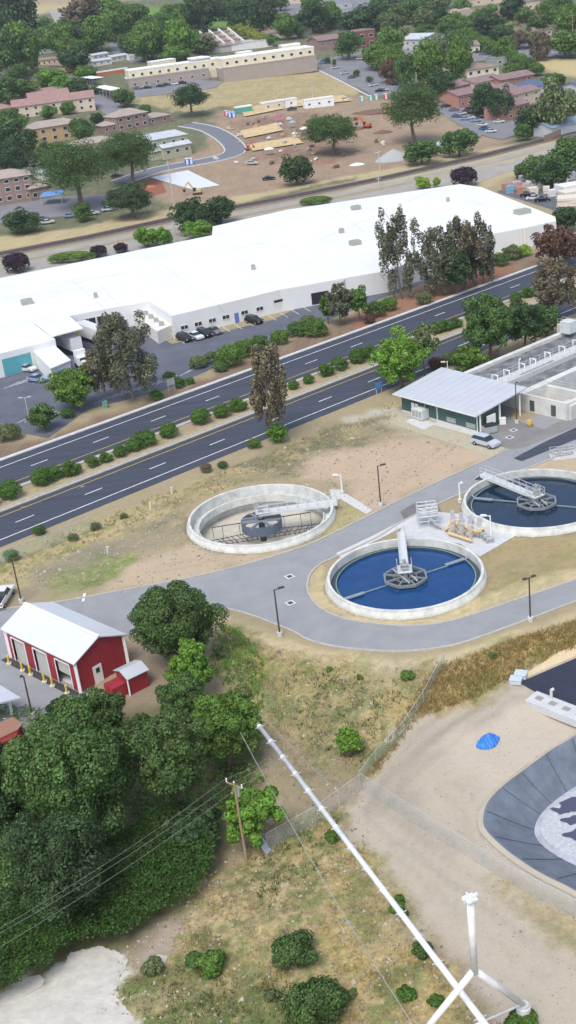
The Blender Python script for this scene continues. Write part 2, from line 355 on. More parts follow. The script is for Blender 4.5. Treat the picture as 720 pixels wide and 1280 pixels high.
# wheel tracks in the dirt
for line in ([(455, 1003), (470, 975), (520, 925), (590, 882), (650, 862)], [(470, 1012), (490, 985), (540, 938), (600, 893), (652, 868)], [(480, 1000), (500, 960), (540, 915), (600, 872), (660, 836)], [(470, 1020), (540, 1075), (620, 1130), (720, 1200)], [(500, 1060), (580, 1130), (680, 1210)], [(560, 985), (590, 1010), (600, 1050), (650, 1090), (720, 1125)], [(200, 712), (300, 690), (400, 668)], [(430, 640), (500, 600), (560, 560)]):
    lp = [tuple(P(*p)[:2]) for p in smooth_px(line, 3)]; dist = np.full(XX.shape, 1e9)
    for (x1, y1), (x2, y2) in zip(lp[:-1], lp[1:]):
        t = np.clip(((XX - x1) * (x2 - x1) + (YY - y1) * (y2 - y1)) / ((x2 - x1) ** 2 + (y2 - y1) ** 2 + 1e-9), 0, 1); dist = np.minimum(dist, np.hypot(XX - x1 - t * (x2 - x1), YY - y1 - t * (y2 - y1)))
    m_ = np.exp(-((np.abs(dist - .9) / .35) ** 2)) * (.5 + .5 * vnoise(XX, YY, .3, 77)); col = col * (1 - .13 * m_[..., None])
# golden clumps in the rough grass
gg = sstep((vnoise(XX, YY, .7, 62) * .5 + vnoise(XX, YY, 2.2, 63) * .5 - .5) / .2) * np.clip(grs, 0, 1) * .7
col = col * (1 - gg[..., None]) + np.array((.44, .35, .18)) * gg[..., None]
# green weeds sprouting irregularly in the rough grass
gw = sstep((vnoise(XX, YY, .45, 60) * .5 + vnoise(XX, YY, 1.6, 61) * .5 - .54) / .1) * np.clip(grs, 0, 1) * .75
col = col * (1 - gw[..., None]) + np.array((.13, .18, .06)) * gw[..., None]
# roughness of the rough grass, tanks and pond cut out of the sheet
near = (YY < 190)
ZZ = ZZ + np.where(near, (vnoise(XX, YY, .8, 70) - .5) * .22 * grs, 0)
drop = np.zeros(XX.shape, bool)
for c, r in TANKS: drop |= np.hypot(XX - c.x, YY - c.y) < r - .1
drop |= pmask(POND_RIM, XX, YY, .01) > .5
_a = G(567, 472, 2.9); _u = (G(720, 408, 2.9) - _a).normalized(); _v = Vector((_u.y, -_u.x, 0)); _w = (G(680, 517, 2.9) - _a).dot(_v)
_q = lambda s, t: tuple((_a + _u * s + _v * t)[:2])
drop |= pmask([_q(6.5, _w * .62 + .6), _q(74, _w * .62 + .6), _q(74, _w - .4), _q(6.5, _w - .4)], XX, YY, .01) > .5
ZZ = np.where(drop, -7.0, ZZ)
MASKX, MASKY, GRS = xs, ys, grs
nx, ny = len(xs), len(ys)
vid = np.arange(nx * ny).reshape(ny, nx)
qf = np.stack([vid[:-1, :-1], vid[:-1, 1:], vid[1:, 1:], vid[1:, :-1]], -1)
keep = ~(drop[:-1, :-1] & drop[:-1, 1:] & drop[1:, 1:] & drop[1:, :-1]); qf = qf[keep]
me = bpy.data.meshes.new('ground')
me.vertices.add(nx * ny); me.vertices.foreach_set('co', np.stack([XX, YY, ZZ], -1).ravel())
me.loops.add(qf.size); me.loops.foreach_set('vertex_index', qf.ravel().astype(np.int32))
me.polygons.add(len(qf)); me.polygons.foreach_set('loop_start', (np.arange(len(qf)) * 4).astype(np.int32)); me.polygons.foreach_set('use_smooth', [True] * len(qf))
me.update(calc_edges=True)
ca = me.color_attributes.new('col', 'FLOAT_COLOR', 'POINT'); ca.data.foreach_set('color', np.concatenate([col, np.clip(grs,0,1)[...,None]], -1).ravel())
gm = bpy.data.materials.new('soil_and_dry_grass'); gm.use_nodes = True; nt = gm.node_tree; n = nt.nodes; l = nt.links; b = n['Principled BSDF']; b.inputs['Roughness'].default_value = 1; b.inputs['Specular IOR Level'].default_value = .1
at = n.new('ShaderNodeAttribute'); at.attribute_name = 'col'; o_ = at.outputs['Color']; gp = n.new('ShaderNodeNewGeometry')
hsum = None
for sc, lo, hi in ((.12, .86, 1.14), (1.3, .72, 1.28), (3.2, .7, 1.3)):
    nz = n.new('ShaderNodeTexNoise'); nz.inputs['Scale'].default_value = sc; nz.inputs['Detail'].default_value = 5; nz.inputs['Roughness'].default_value = .7; l.new(gp.outputs['Position'], nz.inputs['Vector'])
    mp = n.new('ShaderNodeMapRange'); l.new(nz.outputs['Fac'], mp.inputs['Value']); mp.inputs['From Min'].default_value = .3; mp.inputs['From Max'].default_value = .7; mp.inputs['To Min'].default_value = lo; mp.inputs['To Max'].default_value = hi
    mx = n.new('ShaderNodeMix'); mx.data_type = 'RGBA'; mx.blend_type = 'MULTIPLY'; mf = n.new('ShaderNodeMapRange'); mf.inputs['To Min'].default_value = .15; l.new(at.outputs['Alpha'], mf.inputs['Value']); l.new(mf.outputs[0], mx.inputs['Factor']); l.new(o_, mx.inputs['A']); l.new(mp.outputs[0], mx.inputs['B']); o_ = mx.outputs['Result']
l.new(o_, b.inputs['Base Color']); bp = n.new('ShaderNodeBump'); bp.inputs['Strength'].default_value = .5; bp.inputs['Distance'].default_value = .15; l.new(nz.outputs['Fac'], bp.inputs['Height']); l.new(bp.outputs[0], b.inputs['Normal'])
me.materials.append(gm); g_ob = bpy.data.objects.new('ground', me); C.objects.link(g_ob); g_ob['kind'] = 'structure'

tg = smooth_px([(-60, 1330), (-60, 1272), (0, 1258), (38, 1247), (62, 1236), (80, 1220), (84, 1196), (96, 1190), (112, 1186), (124, 1184), (146, 1190), (160, 1202), (150, 1222), (146, 1240), (158, 1262), (170, 1280), (182, 1330)], 6)
rj = random.Random(8); tg = [(x + rj.uniform(-1.8, 1.8), y + rj.uniform(-1.4, 1.4)) for x, y in tg]
TONGUE = tg
# ------------------------------------------------------------------ road materials
asph = mat('asphalt_grey', (.27, .28, .295), .9, noise=.1, scale=.35, bump=.1, bscale=20, coord='World')
asph_dark = mat('asphalt_dark', (.046, .055, .080), .75, noise=.28, scale=.9, stretch=R_(37), bump=.1, bscale=20, coord='World')
asph_blue = mat('asphalt_fresh', (.022, .028, .052), .8, noise=.15, scale=.5, coord='World')
asph_lot = mat('asphalt_lot', (.105, .115, .145), .85, noise=.22, scale=.2, coord='World')
asph_town = mat('asphalt_town', (.20, .20, .22), .9, noise=.12, scale=.1, coord='World')
conc = mat('concrete', (.56, .56, .55), .85, noise=.1, scale=.8, coord='World')
conc_pale = mat('concrete_pale', (.53, .54, .55), .8, noise=.1, scale=1.2, coord='World')
kerb_m = mat('kerb_concrete', (.42, .40, .36), .9, noise=.14, scale=1.5, coord='World')
paint_w = mat('road_paint_white', (.72, .72, .72), .7, noise=.18, scale=1, coord='World')
paint_y = mat('road_paint_yellow', (.55, .38, .06), .7, noise=.15, scale=1, coord='World')
ballast = mat('rail_ballast', (.15, .135, .13), 1, noise=.25, scale=.8, bump=.4, coord='World')
dirt_road = mat('graded_gravel', (.33, .31, .28), 1, noise=.14, scale=.15, bump=.2, coord='World')
steel = mat('galvanised_steel', (.55, .57, .58), .5, .35, noise=.1)
dark_steel = mat('dark_steel', (.05, .045, .04), .5, .3)
brown_steel = mat('bronze_painted_steel', (.075, .055, .045), .5)
white_p = mat('white_paint', (.82, .82, .82), .45, noise=.04)

sandm = mat('pale_sand', (.52, .50, .455), 1, noise=.16, scale=.9, bump=.5, bscale=3, coord='World')
sheet('sand_heap', TONGUE, sandm, .04, .8); sheet('sand_heap', [(24, 1229), (36, 1222), (50, 1219), (56, 1226), (52, 1234), (40, 1240), (29, 1247), (25, 1238)], sandm, .08); sheet('sand_heap', [(186, 1200), (198, 1194), (210, 1196), (206, 1206), (192, 1208)], sandm, .08)
# ------------------------------------------------------------------ highway: two carriageways from the lane dashes
def carriage(a, b, ext0, ext1, left, right, dash, nm):
    a = G(*a); b = G(*b); d = (b - a); d.z = 0; d.normalize(); nn = Vector((-d.y, d.x, 0))
    pts = [a + d * t for t in np.linspace(-ext0, ext1, 60)]
    mb = MB(); strip(mb, pts, left + right, None, .03, (left - right) / 2); struct(nm, mb, asph_dark)
    # dashes 3 m every 12.2 m
    mw = MB(); k0 = int(-ext0 / 12.19)
    for k in range(k0, int(ext1 / 12.19)):
        c = a + d * (k * 12.19); strip(mw, [c - d * 1.6, c + d * 1.6], .2, None, .036)
    strip(mw, pts, .2, None, .036, dash[0]); struct('lane_marking', mw, paint_w)
    my = MB(); strip(my, pts, .18, None, .036, dash[1]); struct('lane_marking', my, paint_y)
    return a, d, nn
LA, LD, LN = carriage((31, 648.5), (571.5, 433.5), 120, 420, 5.4, 6.0, (-3.7, 3.9), 'highway')
UA, UD, UN = carriage((126, 550), (595, 376), 120, 420, 6.6, 5.6, (4.0, -3.9), 'highway')
mb = MB(); pts = [LA + LD * t + LN * 6.0 for t in np.linspace(-120, 420, 60)]; strip(mb, pts, .7, None, .04)
strip(mb, pts, .3, .14, .03, .5); pts2 = [UA + UD * t - UN * 6.1 for t in np.linspace(-120, 420, 60)]; strip(mb, pts2, .9, None, .04); strip(mb, pts2, .3, .14, .03, -.6)
struct('median_kerb', mb, kerb_m)
mb = MB(); pts = [UA + UD * t + UN * 7.0 for t in np.linspace(-120, 420, 60)]; strip(mb, pts, .9, .16, .03); struct('highway_kerb', mb, conc)

# ------------------------------------------------------------------ plant ring road
UP = smooth_px([(-90, 770), (0, 762), (85, 751), (165, 736), (240, 722), (310, 705), (360, 690), (400, 675), (467, 642), (515, 618), (575, 590), (636, 562)], 3)
MID = smooth_px([(800, 525), (720, 562), (595, 610), (540, 634), (500, 654), (470, 673), (423, 695), (400, 706), (387, 720), (385, 740), (400, 760), (435, 775), (490, 782), (525, 782), (570, 775), (640, 752), (720, 725), (800, 698)], 3)
LOW = smooth_px([(800, 725), (720, 752), (660, 775), (585, 802), (550, 810), (500, 815), (435, 811), (390, 802), (360, 787), (300, 765), (265, 761), (240, 772), (200, 800)], 3)
sheet('ring_road', UP + [(600, 543), (640, 530), (800, 480)] + MID + LOW + [(120, 790), (-90, 800)], asph, .03)
sheet('service_yard', [(-90, 800), (0, 790), (60, 800), (110, 860), (110, 880), (60, 905), (-90, 960)], asph, .024)
sheet('service_yard', [(597, 541), (572, 535), (600, 520), (640, 500), (640, 524), (680, 537), (720, 515), (800, 480), (800, 500), (655, 560), (634, 562)], mat('asphalt_worn', (.21, .205, .2), .9, noise=.15, scale=.3, coord='World'), .038)
sheet('asphalt_patch', [(642, 573), (680, 553), (800, 497), (800, 517), (652, 577)], asph_dark, .044)
sheet('asphalt_patch', [(500, 640), (520, 628), (548, 632), (556, 648), (530, 660), (512, 662)], mat('asphalt_patched', (.16, .155, .155), .9, noise=.15, scale=.5, coord='World'), .042)
for nm, pp in (('kerb', UP), ('kerb', MID), ('kerb', LOW[:-4])):
    mb = MB(); strip(mb, line_pts([P(*p) for p in pp], 1.5), .28, .12, .03); struct(nm, mb, kerb_m)
# slabs round the tanks
sheet('concrete_slab', [(412, 612), (424, 612), (466, 638), (458, 643), (425, 624), (415, 628)], conc, .05)
sheet('concrete_slab', [(497, 672), (505, 652), (545, 640), (600, 645), (645, 670), (600, 696), (575, 680)], conc_pale, .05)
sheet('concrete_slab', [(420, 692), (470, 668), (520, 642), (528, 646), (475, 674), (425, 697)], conc, .055)
sheet('gravel_apron', [(489, 516), (500, 512), (600, 542), (636, 559), (613, 571), (560, 553), (487, 529)], mat('tan_gravel', (.42, .385, .285), 1, noise=.12, scale=1.5, coord='World'), .026)
sheet('concrete_slab', [(540, 531), (548, 527), (600, 541), (596, 546)], conc, .05)
sheet('concrete_slab', [(506, 527), (520, 521), (545, 530), (530, 538)], conc, .056)
mb = MB()   # painted cross and utility lids on the pavement
c = P(105, 747, .05)
mb.beam(c - Vector((1.1, 0, 0)), c + Vector((1.1, .1, 0)), .35, .01); mb.beam(c - Vector((0, 1.1, 0)), c + Vector((0, 1.1, 0.008)), .35, .01); struct('painted_cross', mb, paint_w)
for x, y in ((642, 538), (637, 547), (362, 721), (363, 754)):
    mb = MB(); q = P(x, y, .05); mb.box(q, (1.1, 1.1, .02), .5); mb.box(q + Vector((0, 0, .015)), (.6, .6, .02), .5, 1); struct('utility_cover', mb, [conc, asph_dark])

# ------------------------------------------------------------------ car park and yards of the warehouse, railway, town streets
sheet('car_park', [(-90, 560), (0, 535), (60, 548), (110, 512), (205, 488), (285, 452), (360, 420), (480, 372), (560, 345), (480, 345), (400, 372), (340, 400), (215, 430), (160, 400), (60, 420), (-90, 470)], asph_lot, .03)
mw = MB()
for i in range(12):       # parking bays along the wall and hatched bays
    a = P(222 + i * 14.2, 423 - i * 3.55); b_ = a + Vector((1.6, -4.6, 0)); strip(mw, [a, b_], .12, None, .036)
for x0, y0, x1, y1, k in ((5, 486, 60, 470, 9), (20, 530, 62, 522, 5), (118, 505, 205, 478, 9), (225, 470, 262, 452, 6)):
    for i in range(k):
        t = i / (k - 1); a = P(x0 + (x1 - x0) * t, y0 + (y1 - y0) * t); strip(mw, [a, a + Vector((2.5, 3.6, 0))], .14, None, .036)
struct('parking_line', mw, paint_w)
RL = [P(x, y) for x, y in ((-120, 342), (0, 318), (110, 297), (220, 273), (360, 247), (480, 223), (600, 196), (720, 165), (850, 130))]
RL = line_pts(RL, 6)
mb = MB(); strip(mb, RL, 9, None, .05, 0); struct('rail_bed', mb, ballast)
mb = MB(); strip(mb, RL, 3.2, .25, .05, 0); struct('rail_bed', mb, mat('rail_ballast_dark', (.10, .08, .075), 1, noise=.25, scale=.8, coord='World'))
mb = MB()
for sgn in (-1, 1): strip(mb, RL, .09, .45, .05, sgn * .75)
struct('railway_track', mb, mat('rail_steel', (.16, .11, .09), .6, .4))
mb = MB(); strip(mb, RL, 6.5, None, .06, -11.5); struct('gravel_road', mb, dirt_road)
mb = MB(); strip(mb, RL[:40], 16, None, .045, -26); struct('gravel_road', mb, dirt_road)
sheet('gravel_road', [(440, 248), (560, 222), (600, 210), (640, 205), (625, 218), (590, 232), (480, 255)], dirt_road, .07, 8)
# town streets
def street(pts, w, name='street', m=None, off=.12, kerb=True):
    L = line_pts([P(*p) for p in smooth_px(pts, 3)], 6); mb = MB(); strip(mb, L, w, None, off); struct(name, mb, m or asph_town)
    if kerb:
        mb = MB(); strip(mb, L, .5, .2, off, w / 2 + .25); strip(mb, L, .5, .2, off, -w / 2 - .25); struct('kerb', mb, conc)
street([(150, 228), (200, 212), (255, 202), (292, 192), (288, 178), (262, 162), (232, 156)], 8, m=mat('asphalt_bluish', (.16, .17, .2), .9, coord='World'))
sheet('school_car_park', [(385, 82), (400, 74), (440, 68), (470, 60), (500, 90), (512, 112), (470, 122), (452, 112), (410, 94)], asph_town, .14, 8)
mb = MB(); strip(mb, line_pts([P(*p) for p in ((398, 88), (430, 104), (462, 121))], 4), .8, .25, .1); struct('kerb', mb, conc)
sheet('school_car_park', [(165, 112), (240, 100), (280, 102), (270, 110), (210, 118), (172, 122)], asph_town, .14, 8)
sheet('town_car_park', [(545, 128), (570, 125), (640, 150), (655, 165), (628, 175), (596, 168), (550, 142)], asph_town, .14, 8)
sheet('town_car_park', [(100, 112), (115, 105), (150, 130), (165, 150), (140, 150), (118, 132)], asph_town, .14, 8)
sheet('town_car_park', [(0, 258), (70, 246), (150, 242), (150, 262), (70, 272), (0, 280)], asph_town, .10, 8)
sheet('storage_yard', [(620, 240), (660, 225), (800, 195), (800, 262), (705, 275), (690, 262)], asph_lot, .06, 6)
sheet('street', [(330, 0), (520, -12), (530, 8), (400, 24), (330, 22)], asph_town, .2, 12)
sheet('street', [(60, 12), (150, 6), (150, 12), (90, 24), (70, 30)], dirt_road, .2, 12)
sheet('street', [(135, 54), (152, 50), (172, 66), (184, 76), (165, 80), (140, 66)], asph_town, .2, 10)
sheet('street', [(560, 55), (620, 40), (690, 60), (720, 62), (720, 72), (640, 72), (590, 78)], asph_town, .2, 12)
sheet('street', [(485, 60), (560, 50), (575, 58), (500, 72)], asph_town, .2, 12)
sheet('concrete_slab', [(188, 222), (235, 213), (275, 232), (240, 237)], mat('white_slab', (.62, .66, .72), .7, coord='World'), .12, 6)
for pts, wd in ((((300, 138), (345, 128)), 9), (((360, 128), (430, 120)), 7), (((300, 165), (345, 155)), 9), (((310, 182), (370, 172)), 8)):
    sheet('lumber_row', [(pts[0][0], pts[0][1]), (pts[1][0], pts[1][1]), (pts[1][0] + 10, pts[1][1] + wd), (pts[0][0] + 6, pts[0][1] + wd)], mat('raw_lumber', (.55, .42, .22), .9, noise=.3, scale=.6, coord='World'), .5, 4)
sheet('court_paving', [(150, 240), (155, 232), (200, 222), (208, 240), (180, 248)], mat('red_mulch', (.28, .10, .06), 1, coord='World'), .1, 6)
# ------------------------------------------------------------------ warehouse north of the highway
wwall = mat('white_wall', (.72, .73, .73), .8, noise=.05, scale=.15, coord='World'); wroof = mat('white_membrane_roof', (.74, .76, .78), .6, noise=.09, scale=.08, coord='World')
teal = mat('teal_door', (.10, .36, .42), .5); tanw = mat('tan_panel', (.60, .47, .28), .8, noise=.08, scale=.6, coord='World'); glass = mat('dark_glass', (.03, .04, .05), .15, noise=0)
grey_m = mat('grey_metal', (.35, .37, .37), .6, .2); frame_m = mat('window_frame', (.7, .7, .68), .6, noise=0); bluedoor = mat('blue_door', (.12, .2, .5), .5)
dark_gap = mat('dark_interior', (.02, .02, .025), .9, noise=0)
ZW = 5.0
roofpx = [(-220, 392), (0, 347.5), (265, 294), (266, 283), (360, 262), (545, 234.5), (575, 230), (602, 234), (694, 271), (695, 276), (660, 284), (616, 292), (560, 312), (485, 338), (350, 362), (214, 395), (186, 376), (81, 396), (50, 402), (69, 424), (0, 442), (-220, 494)]
W = thing('warehouse', 'huge white flat-roofed warehouse with long low white walls beside the highway', 'warehouse', P(214, 424))
poly = [G2(p, ZW) for p in roofpx]
mb = MB(); mb.prism(poly, -.2, ZW - .25); part('wall', mb, wwall, W)
mb = MB(); mb.prism(poly, ZW - .246, ZW); rf = part('roof', mb, wroof, W)
mb = MB()      # seams and low parapet lines on the membrane
for a, b in (((60, 362), (262, 318)), ((262, 318), (520, 262)), ((30, 400), (186, 372)), ((400, 300), (545, 236)), ((545, 236), (640, 268)), ((300, 300), (480, 334)), ((120, 352), (150, 382)), ((266, 294), (288, 290)), ((0, 372), (160, 340)), ((0, 410), (60, 398)), ((214, 394), (190, 376)), ((340, 280), (480, 250)), ((360, 340), (480, 312)), ((200, 330), (280, 385)), ((420, 262), (500, 325)), ((90, 350), (130, 385))):
    mb.beam(G(*a, ZW + .03), G(*b, ZW + .03), .16, .06)
part('roof_seam', mb, mat('roof_seam_grey', (.60, .62, .63), .6), rf)
for x, y, sx in ((34, 380, 2.6), (445, 262, 2.4), (427, 291, 1.2), (444, 306, 2.6), (653, 267, 3.6), (317, 337, .9), (560, 252, .8), (120, 372, .8), (500, 285, .7)):
    mb = MB(); q = G(x, y, ZW); mb.box(q + Vector((0, 0, .55)), (sx, sx * .8, 1.1), .3); mb.box(q + Vector((0, 0, 1.15)), (sx * .8, sx * .6, .12), .3); part('roof_unit', mb, mat('weathered_unit', (.33, .34, .3), .7, noise=.2, coord='World'), rf)
fa = Vector((*G2((214, 395), ZW), 0)); fb = Vector((*G2((350, 362), ZW), 0)); fc = Vector((*G2((485, 338), ZW), 0)); fd = (fb - fa).normalized(); fn = Vector((fd.y, -fd.x, 0))
def on_wall(nm, t, z, w, h, m, par=W, a=fa, d=fd, n=fn, th=.08, fr=None, lab=None):
    c = a + d * t + Vector((0, 0, z)); mb = MB(); mb.beam(c - d * w / 2 + n * th / 2, c + d * w / 2 + n * th / 2, th, h, up=(0, 0, 1))
    o = part(nm, mb, m, par, label=lab)
    if fr:
        mb = MB(); q = n * (th + .02)
        for s in (-1, 1):
            mb.beam(c - d * w / 2 + q + Vector((0, 0, s * h / 2)), c + d * w / 2 + q + Vector((0, 0, s * h / 2)), .08, .12); mb.beam(c + d * s * w / 2 + q - Vector((0, 0, h / 2)), c + d * s * w / 2 + q + Vector((0, 0, h / 2)), .12, .08)
        mb.beam(c + q - Vector((0, 0, h / 2)), c + q + Vector((0, 0, h / 2)), .08, .08); part('window_frame', mb, fr, o)
    return o
for t in (2.6, 5.9, 9.3, 12.6, 17.2, 21): on_wall('window', t, 1.9, 1.7, .9, glass, fr=frame_m)
on_wall('door', 15.2, 1.15, 1, 2.2, bluedoor)
on_wall('window_band', 27.5, 2.6, 5.6, .55, dark_gap); on_wall('door_panel', 27.4, 2.3, 6.4, 2.0, frame_m, th=.04)
for t in (33, 36): on_wall('window', t, 1.9, 1.5, .9, glass, fr=frame_m)
d2 = (fc - fb).normalized(); n2 = Vector((d2.y, -d2.x, 0))
on_wall('dock_opening', 9, 1.6, 4, 2.6, dark_gap, a=fb, d=d2, n=n2); on_wall('downspout', 15, 2.4, .2, 4.6, grey_m, a=fb, d=d2, n=n2, th=.2)
mb = MB()
a = G(615, 291.6, ZW); b = G(660, 283.7, ZW); a.z = b.z = 0; dd = (b - a).normalized(); nn_ = Vector((dd.y, -dd.x, 0))
mb.beam(a + nn_ * .1 + Vector((0, 0, 2.4)), b + nn_ * .1 + Vector((0, 0, 2.4)), .2, 4.7); part('tan_wall_panel', mb, tanw, W)
for k in range(9):
    mb = MB(); q = a.lerp(b, (k + .5) / 9) + nn_ * .25 + Vector((0, 0, 2.4)); mb.box(q, (.12, .12, 4.7)); part('wall_rib', mb, tanw, W)
# recess with dock doors, left wing with teal door
a = Vector((*G2((186, 376), ZW), 0)); b = Vector((*G2((81, 396), ZW), 0)); dd = (a - b).normalized(); n3 = Vector((dd.y, -dd.x, 0)); Lr = (a - b).length
for t, w in ((Lr * .26, 3.2), (Lr * .44, 3.0)): on_wall('dock_door', t, 2.1, w, 3.2, dark_gap, a=b, d=dd, n=n3, fr=frame_m)
a = Vector((*G2((0, 442), ZW), 0)); b = Vector((*G2((69, 424), ZW), 0)); dd = (b - a).normalized(); n3 = Vector((dd.y, -dd.x, 0))
tt = (Vector((*G2((16, 437), ZW), 0)) - a).dot(dd)
on_wall('roller_door', tt + .2, 1.9, 6.2, 3.6, teal, a=a, d=dd, n=n3, lab='wide teal roller door'); 
# dock canopy: part of the warehouse
mb = MB(); cp = [G2(p, 5.6) for p in ((41, 402), (82, 391), (104, 410), (66, 420))]; mb.prism(cp, 5.35, 5.6); cn = part('dock_canopy', mb, wroof, W)
mb = MB(); q = G(103, 441, 0); mb.box((q.x, q.y, 2.6), (.35, .35, 5.2)); part('post', mb, mat('yellow_post', (.55, .42, .1), .6), cn)
mb = MB()
a = P(186, 402); mb.prism([G2(p, 3.2) for p in ((160, 386), (184, 380), (214, 404), (196, 412))], -.1, 2.8); part('low_annex', mb, mat('cream_wall', (.68, .66, .60), .8, coord='World'), W)
for k in range(5):
    mb = MB(); q = G(176 + k * 6.5, 389 + k * 4.4, 2.8); mb.box(q + Vector((0, 0, .4)), (1, 1, .8)); part('roof_unit', mb, grey_m, W)
# small white hut
H_ = thing('loading_hut', 'small white hut with a slanting roof and a teal door beside the loading dock', 'hut', P(64, 472))
hp = [G2(p, 3.6) for p in ((43, 440), (66, 431), (87, 450), (63, 459))]
mb = MB(); mb.prism(hp, 0, 3.4); part('wall', mb, wwall, H_); mb = MB(); mb.prism([G2(p, 3.62) for p in ((42, 439.5), (66, 429.5), (88.5, 450), (63, 460.5))], 3.42, 3.62); part('roof', mb, wroof, H_)
a = Vector((*hp[3], 0)); b = Vector((*hp[2], 0)); dd = (b - a).normalized(); on_wall('door', (b - a).length * .5, 1.2, 2.2, 2.2, teal, par=H_, a=a, d=dd, n=Vector((dd.y, -dd.x, 0)))

# ------------------------------------------------------------------ vehicles
carpaint = {}
def paint(nm, c): return mat('car_paint_' + nm, c, .25, .2, noise=0)
tyre = mat('tyre_rubber', (.02, .02, .02), .9, noise=0); rim = mat('wheel_rim', (.4, .4, .42), .4, .6, noise=0); lampm = mat('lamp_lens', (.7, .7, .68), .2, noise=0); redl = mat('tail_lens', (.4, .02, .02), .3, noise=0)
CACHE = {}
def car(loc, rz, colour, label, kind='car', group=None, small=False):
    """built along +x (front), origin on the ground"""
    t = thing('pickup_truck' if kind == 'pickup' else 'parked_car', label, 'pickup' if kind == 'pickup' else 'car', loc, rz, group)
    L, Wd = {'car': (4.5, 1.8), 'suv': (4.6, 1.85), 'pickup': (5.5, 1.95)}[kind]; x = L / 2
    side = {'car': [(-x, .35), (x, .35), (x, .75), (x - .9, .95), (-x + .7, 1.0), (-x, .9)], 'suv': [(-x, .38), (x, .38), (x, .85), (x - 1.0, 1.05), (-x + .15, 1.1), (-x, 1.0)], 'pickup': [(-x, .5), (x, .5), (x, .95), (x - 1.2, 1.12), (-x, 1.12)]}[kind]
    cab = {'car': [(x - 1.35, .95), (x - 2.0, 1.42), (-x + 1.3, 1.42), (-x + .5, .98)], 'suv': [(x - 1.2, 1.02), (x - 1.9, 1.62), (-x + .55, 1.62), (-x + .12, 1.08)], 'pickup': [(x - 1.5, 1.1), (x - 2.1, 1.75), (x - 3.3, 1.75), (x - 3.5, 1.1)]}[kind]
    def ext(mb, pr, w0, w1=None, mi=0):
        w1 = w1 or w0; zs = [p[1] for p in pr]; z0, z1 = min(zs), max(zs); n = len(pr)
        ws = [w0 + (w1 - w0) * (p[1] - z0) / (z1 - z0) for p in pr]
        mb.add([(p[0], -w / 2, p[1]) for p, w in zip(pr, ws)] + [(p[0], w / 2, p[1]) for p, w in zip(pr, ws)], [(i, (i + 1) % n, n + (i + 1) % n, n + i) for i in range(n)] + [tuple(range(n))[::-1], tuple(range(n, 2 * n))], mi)
    key = (kind, colour)
    def cached(nm, fn, m, par):
        k_ = (kind, nm)
        if k_ not in CACHE: mb = MB(); fn(mb); CACHE[k_] = mb.mesh(nm, m)
        o = bpy.data.objects.new(nm.split('#')[0], CACHE[k_]); C.objects.link(o); o.parent = par
        o.material_slots[0].link = 'OBJECT'; o.material_slots[0].material = m; return o
    pm = paint(*colour)
    def fb_(mb):
        ext(mb, side, Wd - .1, Wd)
        zr = max(c[1] for c in cab); top = [c for c in cab if c[1] == zr]; mb.box(((top[0][0] + top[1][0]) / 2, 0, zr + .02), (abs(top[0][0] - top[1][0]) + .05, Wd - .5, .06))
        if kind == 'pickup':
            for s in (-1, 1): mb.box((-x + 1.05, s * (Wd / 2 - .06), 1.2), (2.0, .1, .16))
    body = cached('body', fb_, pm, t)
    cached('window', lambda mb: ext(mb, cab, Wd - .12, Wd - .5), glass, body)
    if kind == 'pickup': cached('truck_bed', lambda mb: mb.box((-x + 1.05, 0, 1.125), (1.9, Wd - .25, .02)), dark_gap, body)
    if small: return t
    for sx in (-1, 1):
        for sy in (-1, 1):
            def fw(mb, sx=sx, sy=sy): mb.tube([(sx * (x - .85), sy * (Wd / 2 - .2), .34), (sx * (x - .85), sy * (Wd / 2 + .02), .34)], .34, 14)
            w = cached('wheel#%d%d' % (sx, sy), fw, tyre, t)
            cached('rim#%d%d' % (sx, sy), lambda mb, sx=sx, sy=sy: mb.tube([(sx * (x - .85), sy * (Wd / 2), .34), (sx * (x - .85), sy * (Wd / 2 + .035), .34)], .2, 10), rim, w)
    for sy in (-1, 1):
        cached('headlight#%d' % sy, lambda mb, sy=sy: mb.box((x - .02, sy * (Wd / 2 - .3), .72), (.08, .36, .16)), lampm, t); cached('tail_light#%d' % sy, lambda mb, sy=sy: mb.box((-x + .0, sy * (Wd / 2 - .2), .86), (.06, .2, .2)), redl, t)
    return t
WHT = ('white', (.78, .79, .8)); BLK = ('black', (.015, .016, .02)); SLV = ('silver', (.55, .6, .68)); GRY = ('grey', (.18, .19, .2)); BLU = ('blue', (.06, .14, .35)); RED = ('red', (.4, .03, .03)); NVY = ('navy', (.02, .03, .07)); LBL = ('light_blue', (.3, .42, .6)); MRN = ('maroon', (.09, .02, .02))
def car_px(x, y, deg, *a, **k): return car(P(x, y, .13 if T(*P(x, y)[:2]) > .05 else .04), R_(deg), *a, **k)
car_px(607, 557, -52, SLV, 'silver hatchback parked on the apron beside the green building', 'suv')
for x, y, cl, lb in ((231, 426, BLK, 'black car parked outside the white warehouse, leftmost of the row of four'), (245, 423.5, WHT, 'white car parked between two dark cars outside the warehouse'), (256, 420.5, BLK, 'black SUV parked third along the warehouse wall'), (268, 417, GRY, 'dark grey car at the right end of the row of four by the warehouse')):
    car_px(x, y, -58, cl, lb, 'suv' if cl is BLK else 'car', 'cars parked along the warehouse wall')
car_px(318, 404, -50, BLK, 'black car parked alone at the warehouse wall near the wide panel door', 'suv', 'cars parked along the warehouse wall')
car_px(4, 752, 82, WHT, 'white pickup truck at the left edge by the lamp post', 'pickup')
car_px(1, 922, 70, NVY, 'dark blue car parked under the white carport roof', 'car')
car_px(34, 464, -35, WHT, 'white cart parked by the teal roller door', 'car'); car_px(47, 477, -35, LBL, 'pale blue cart parked at the foot of the white hut', 'car')

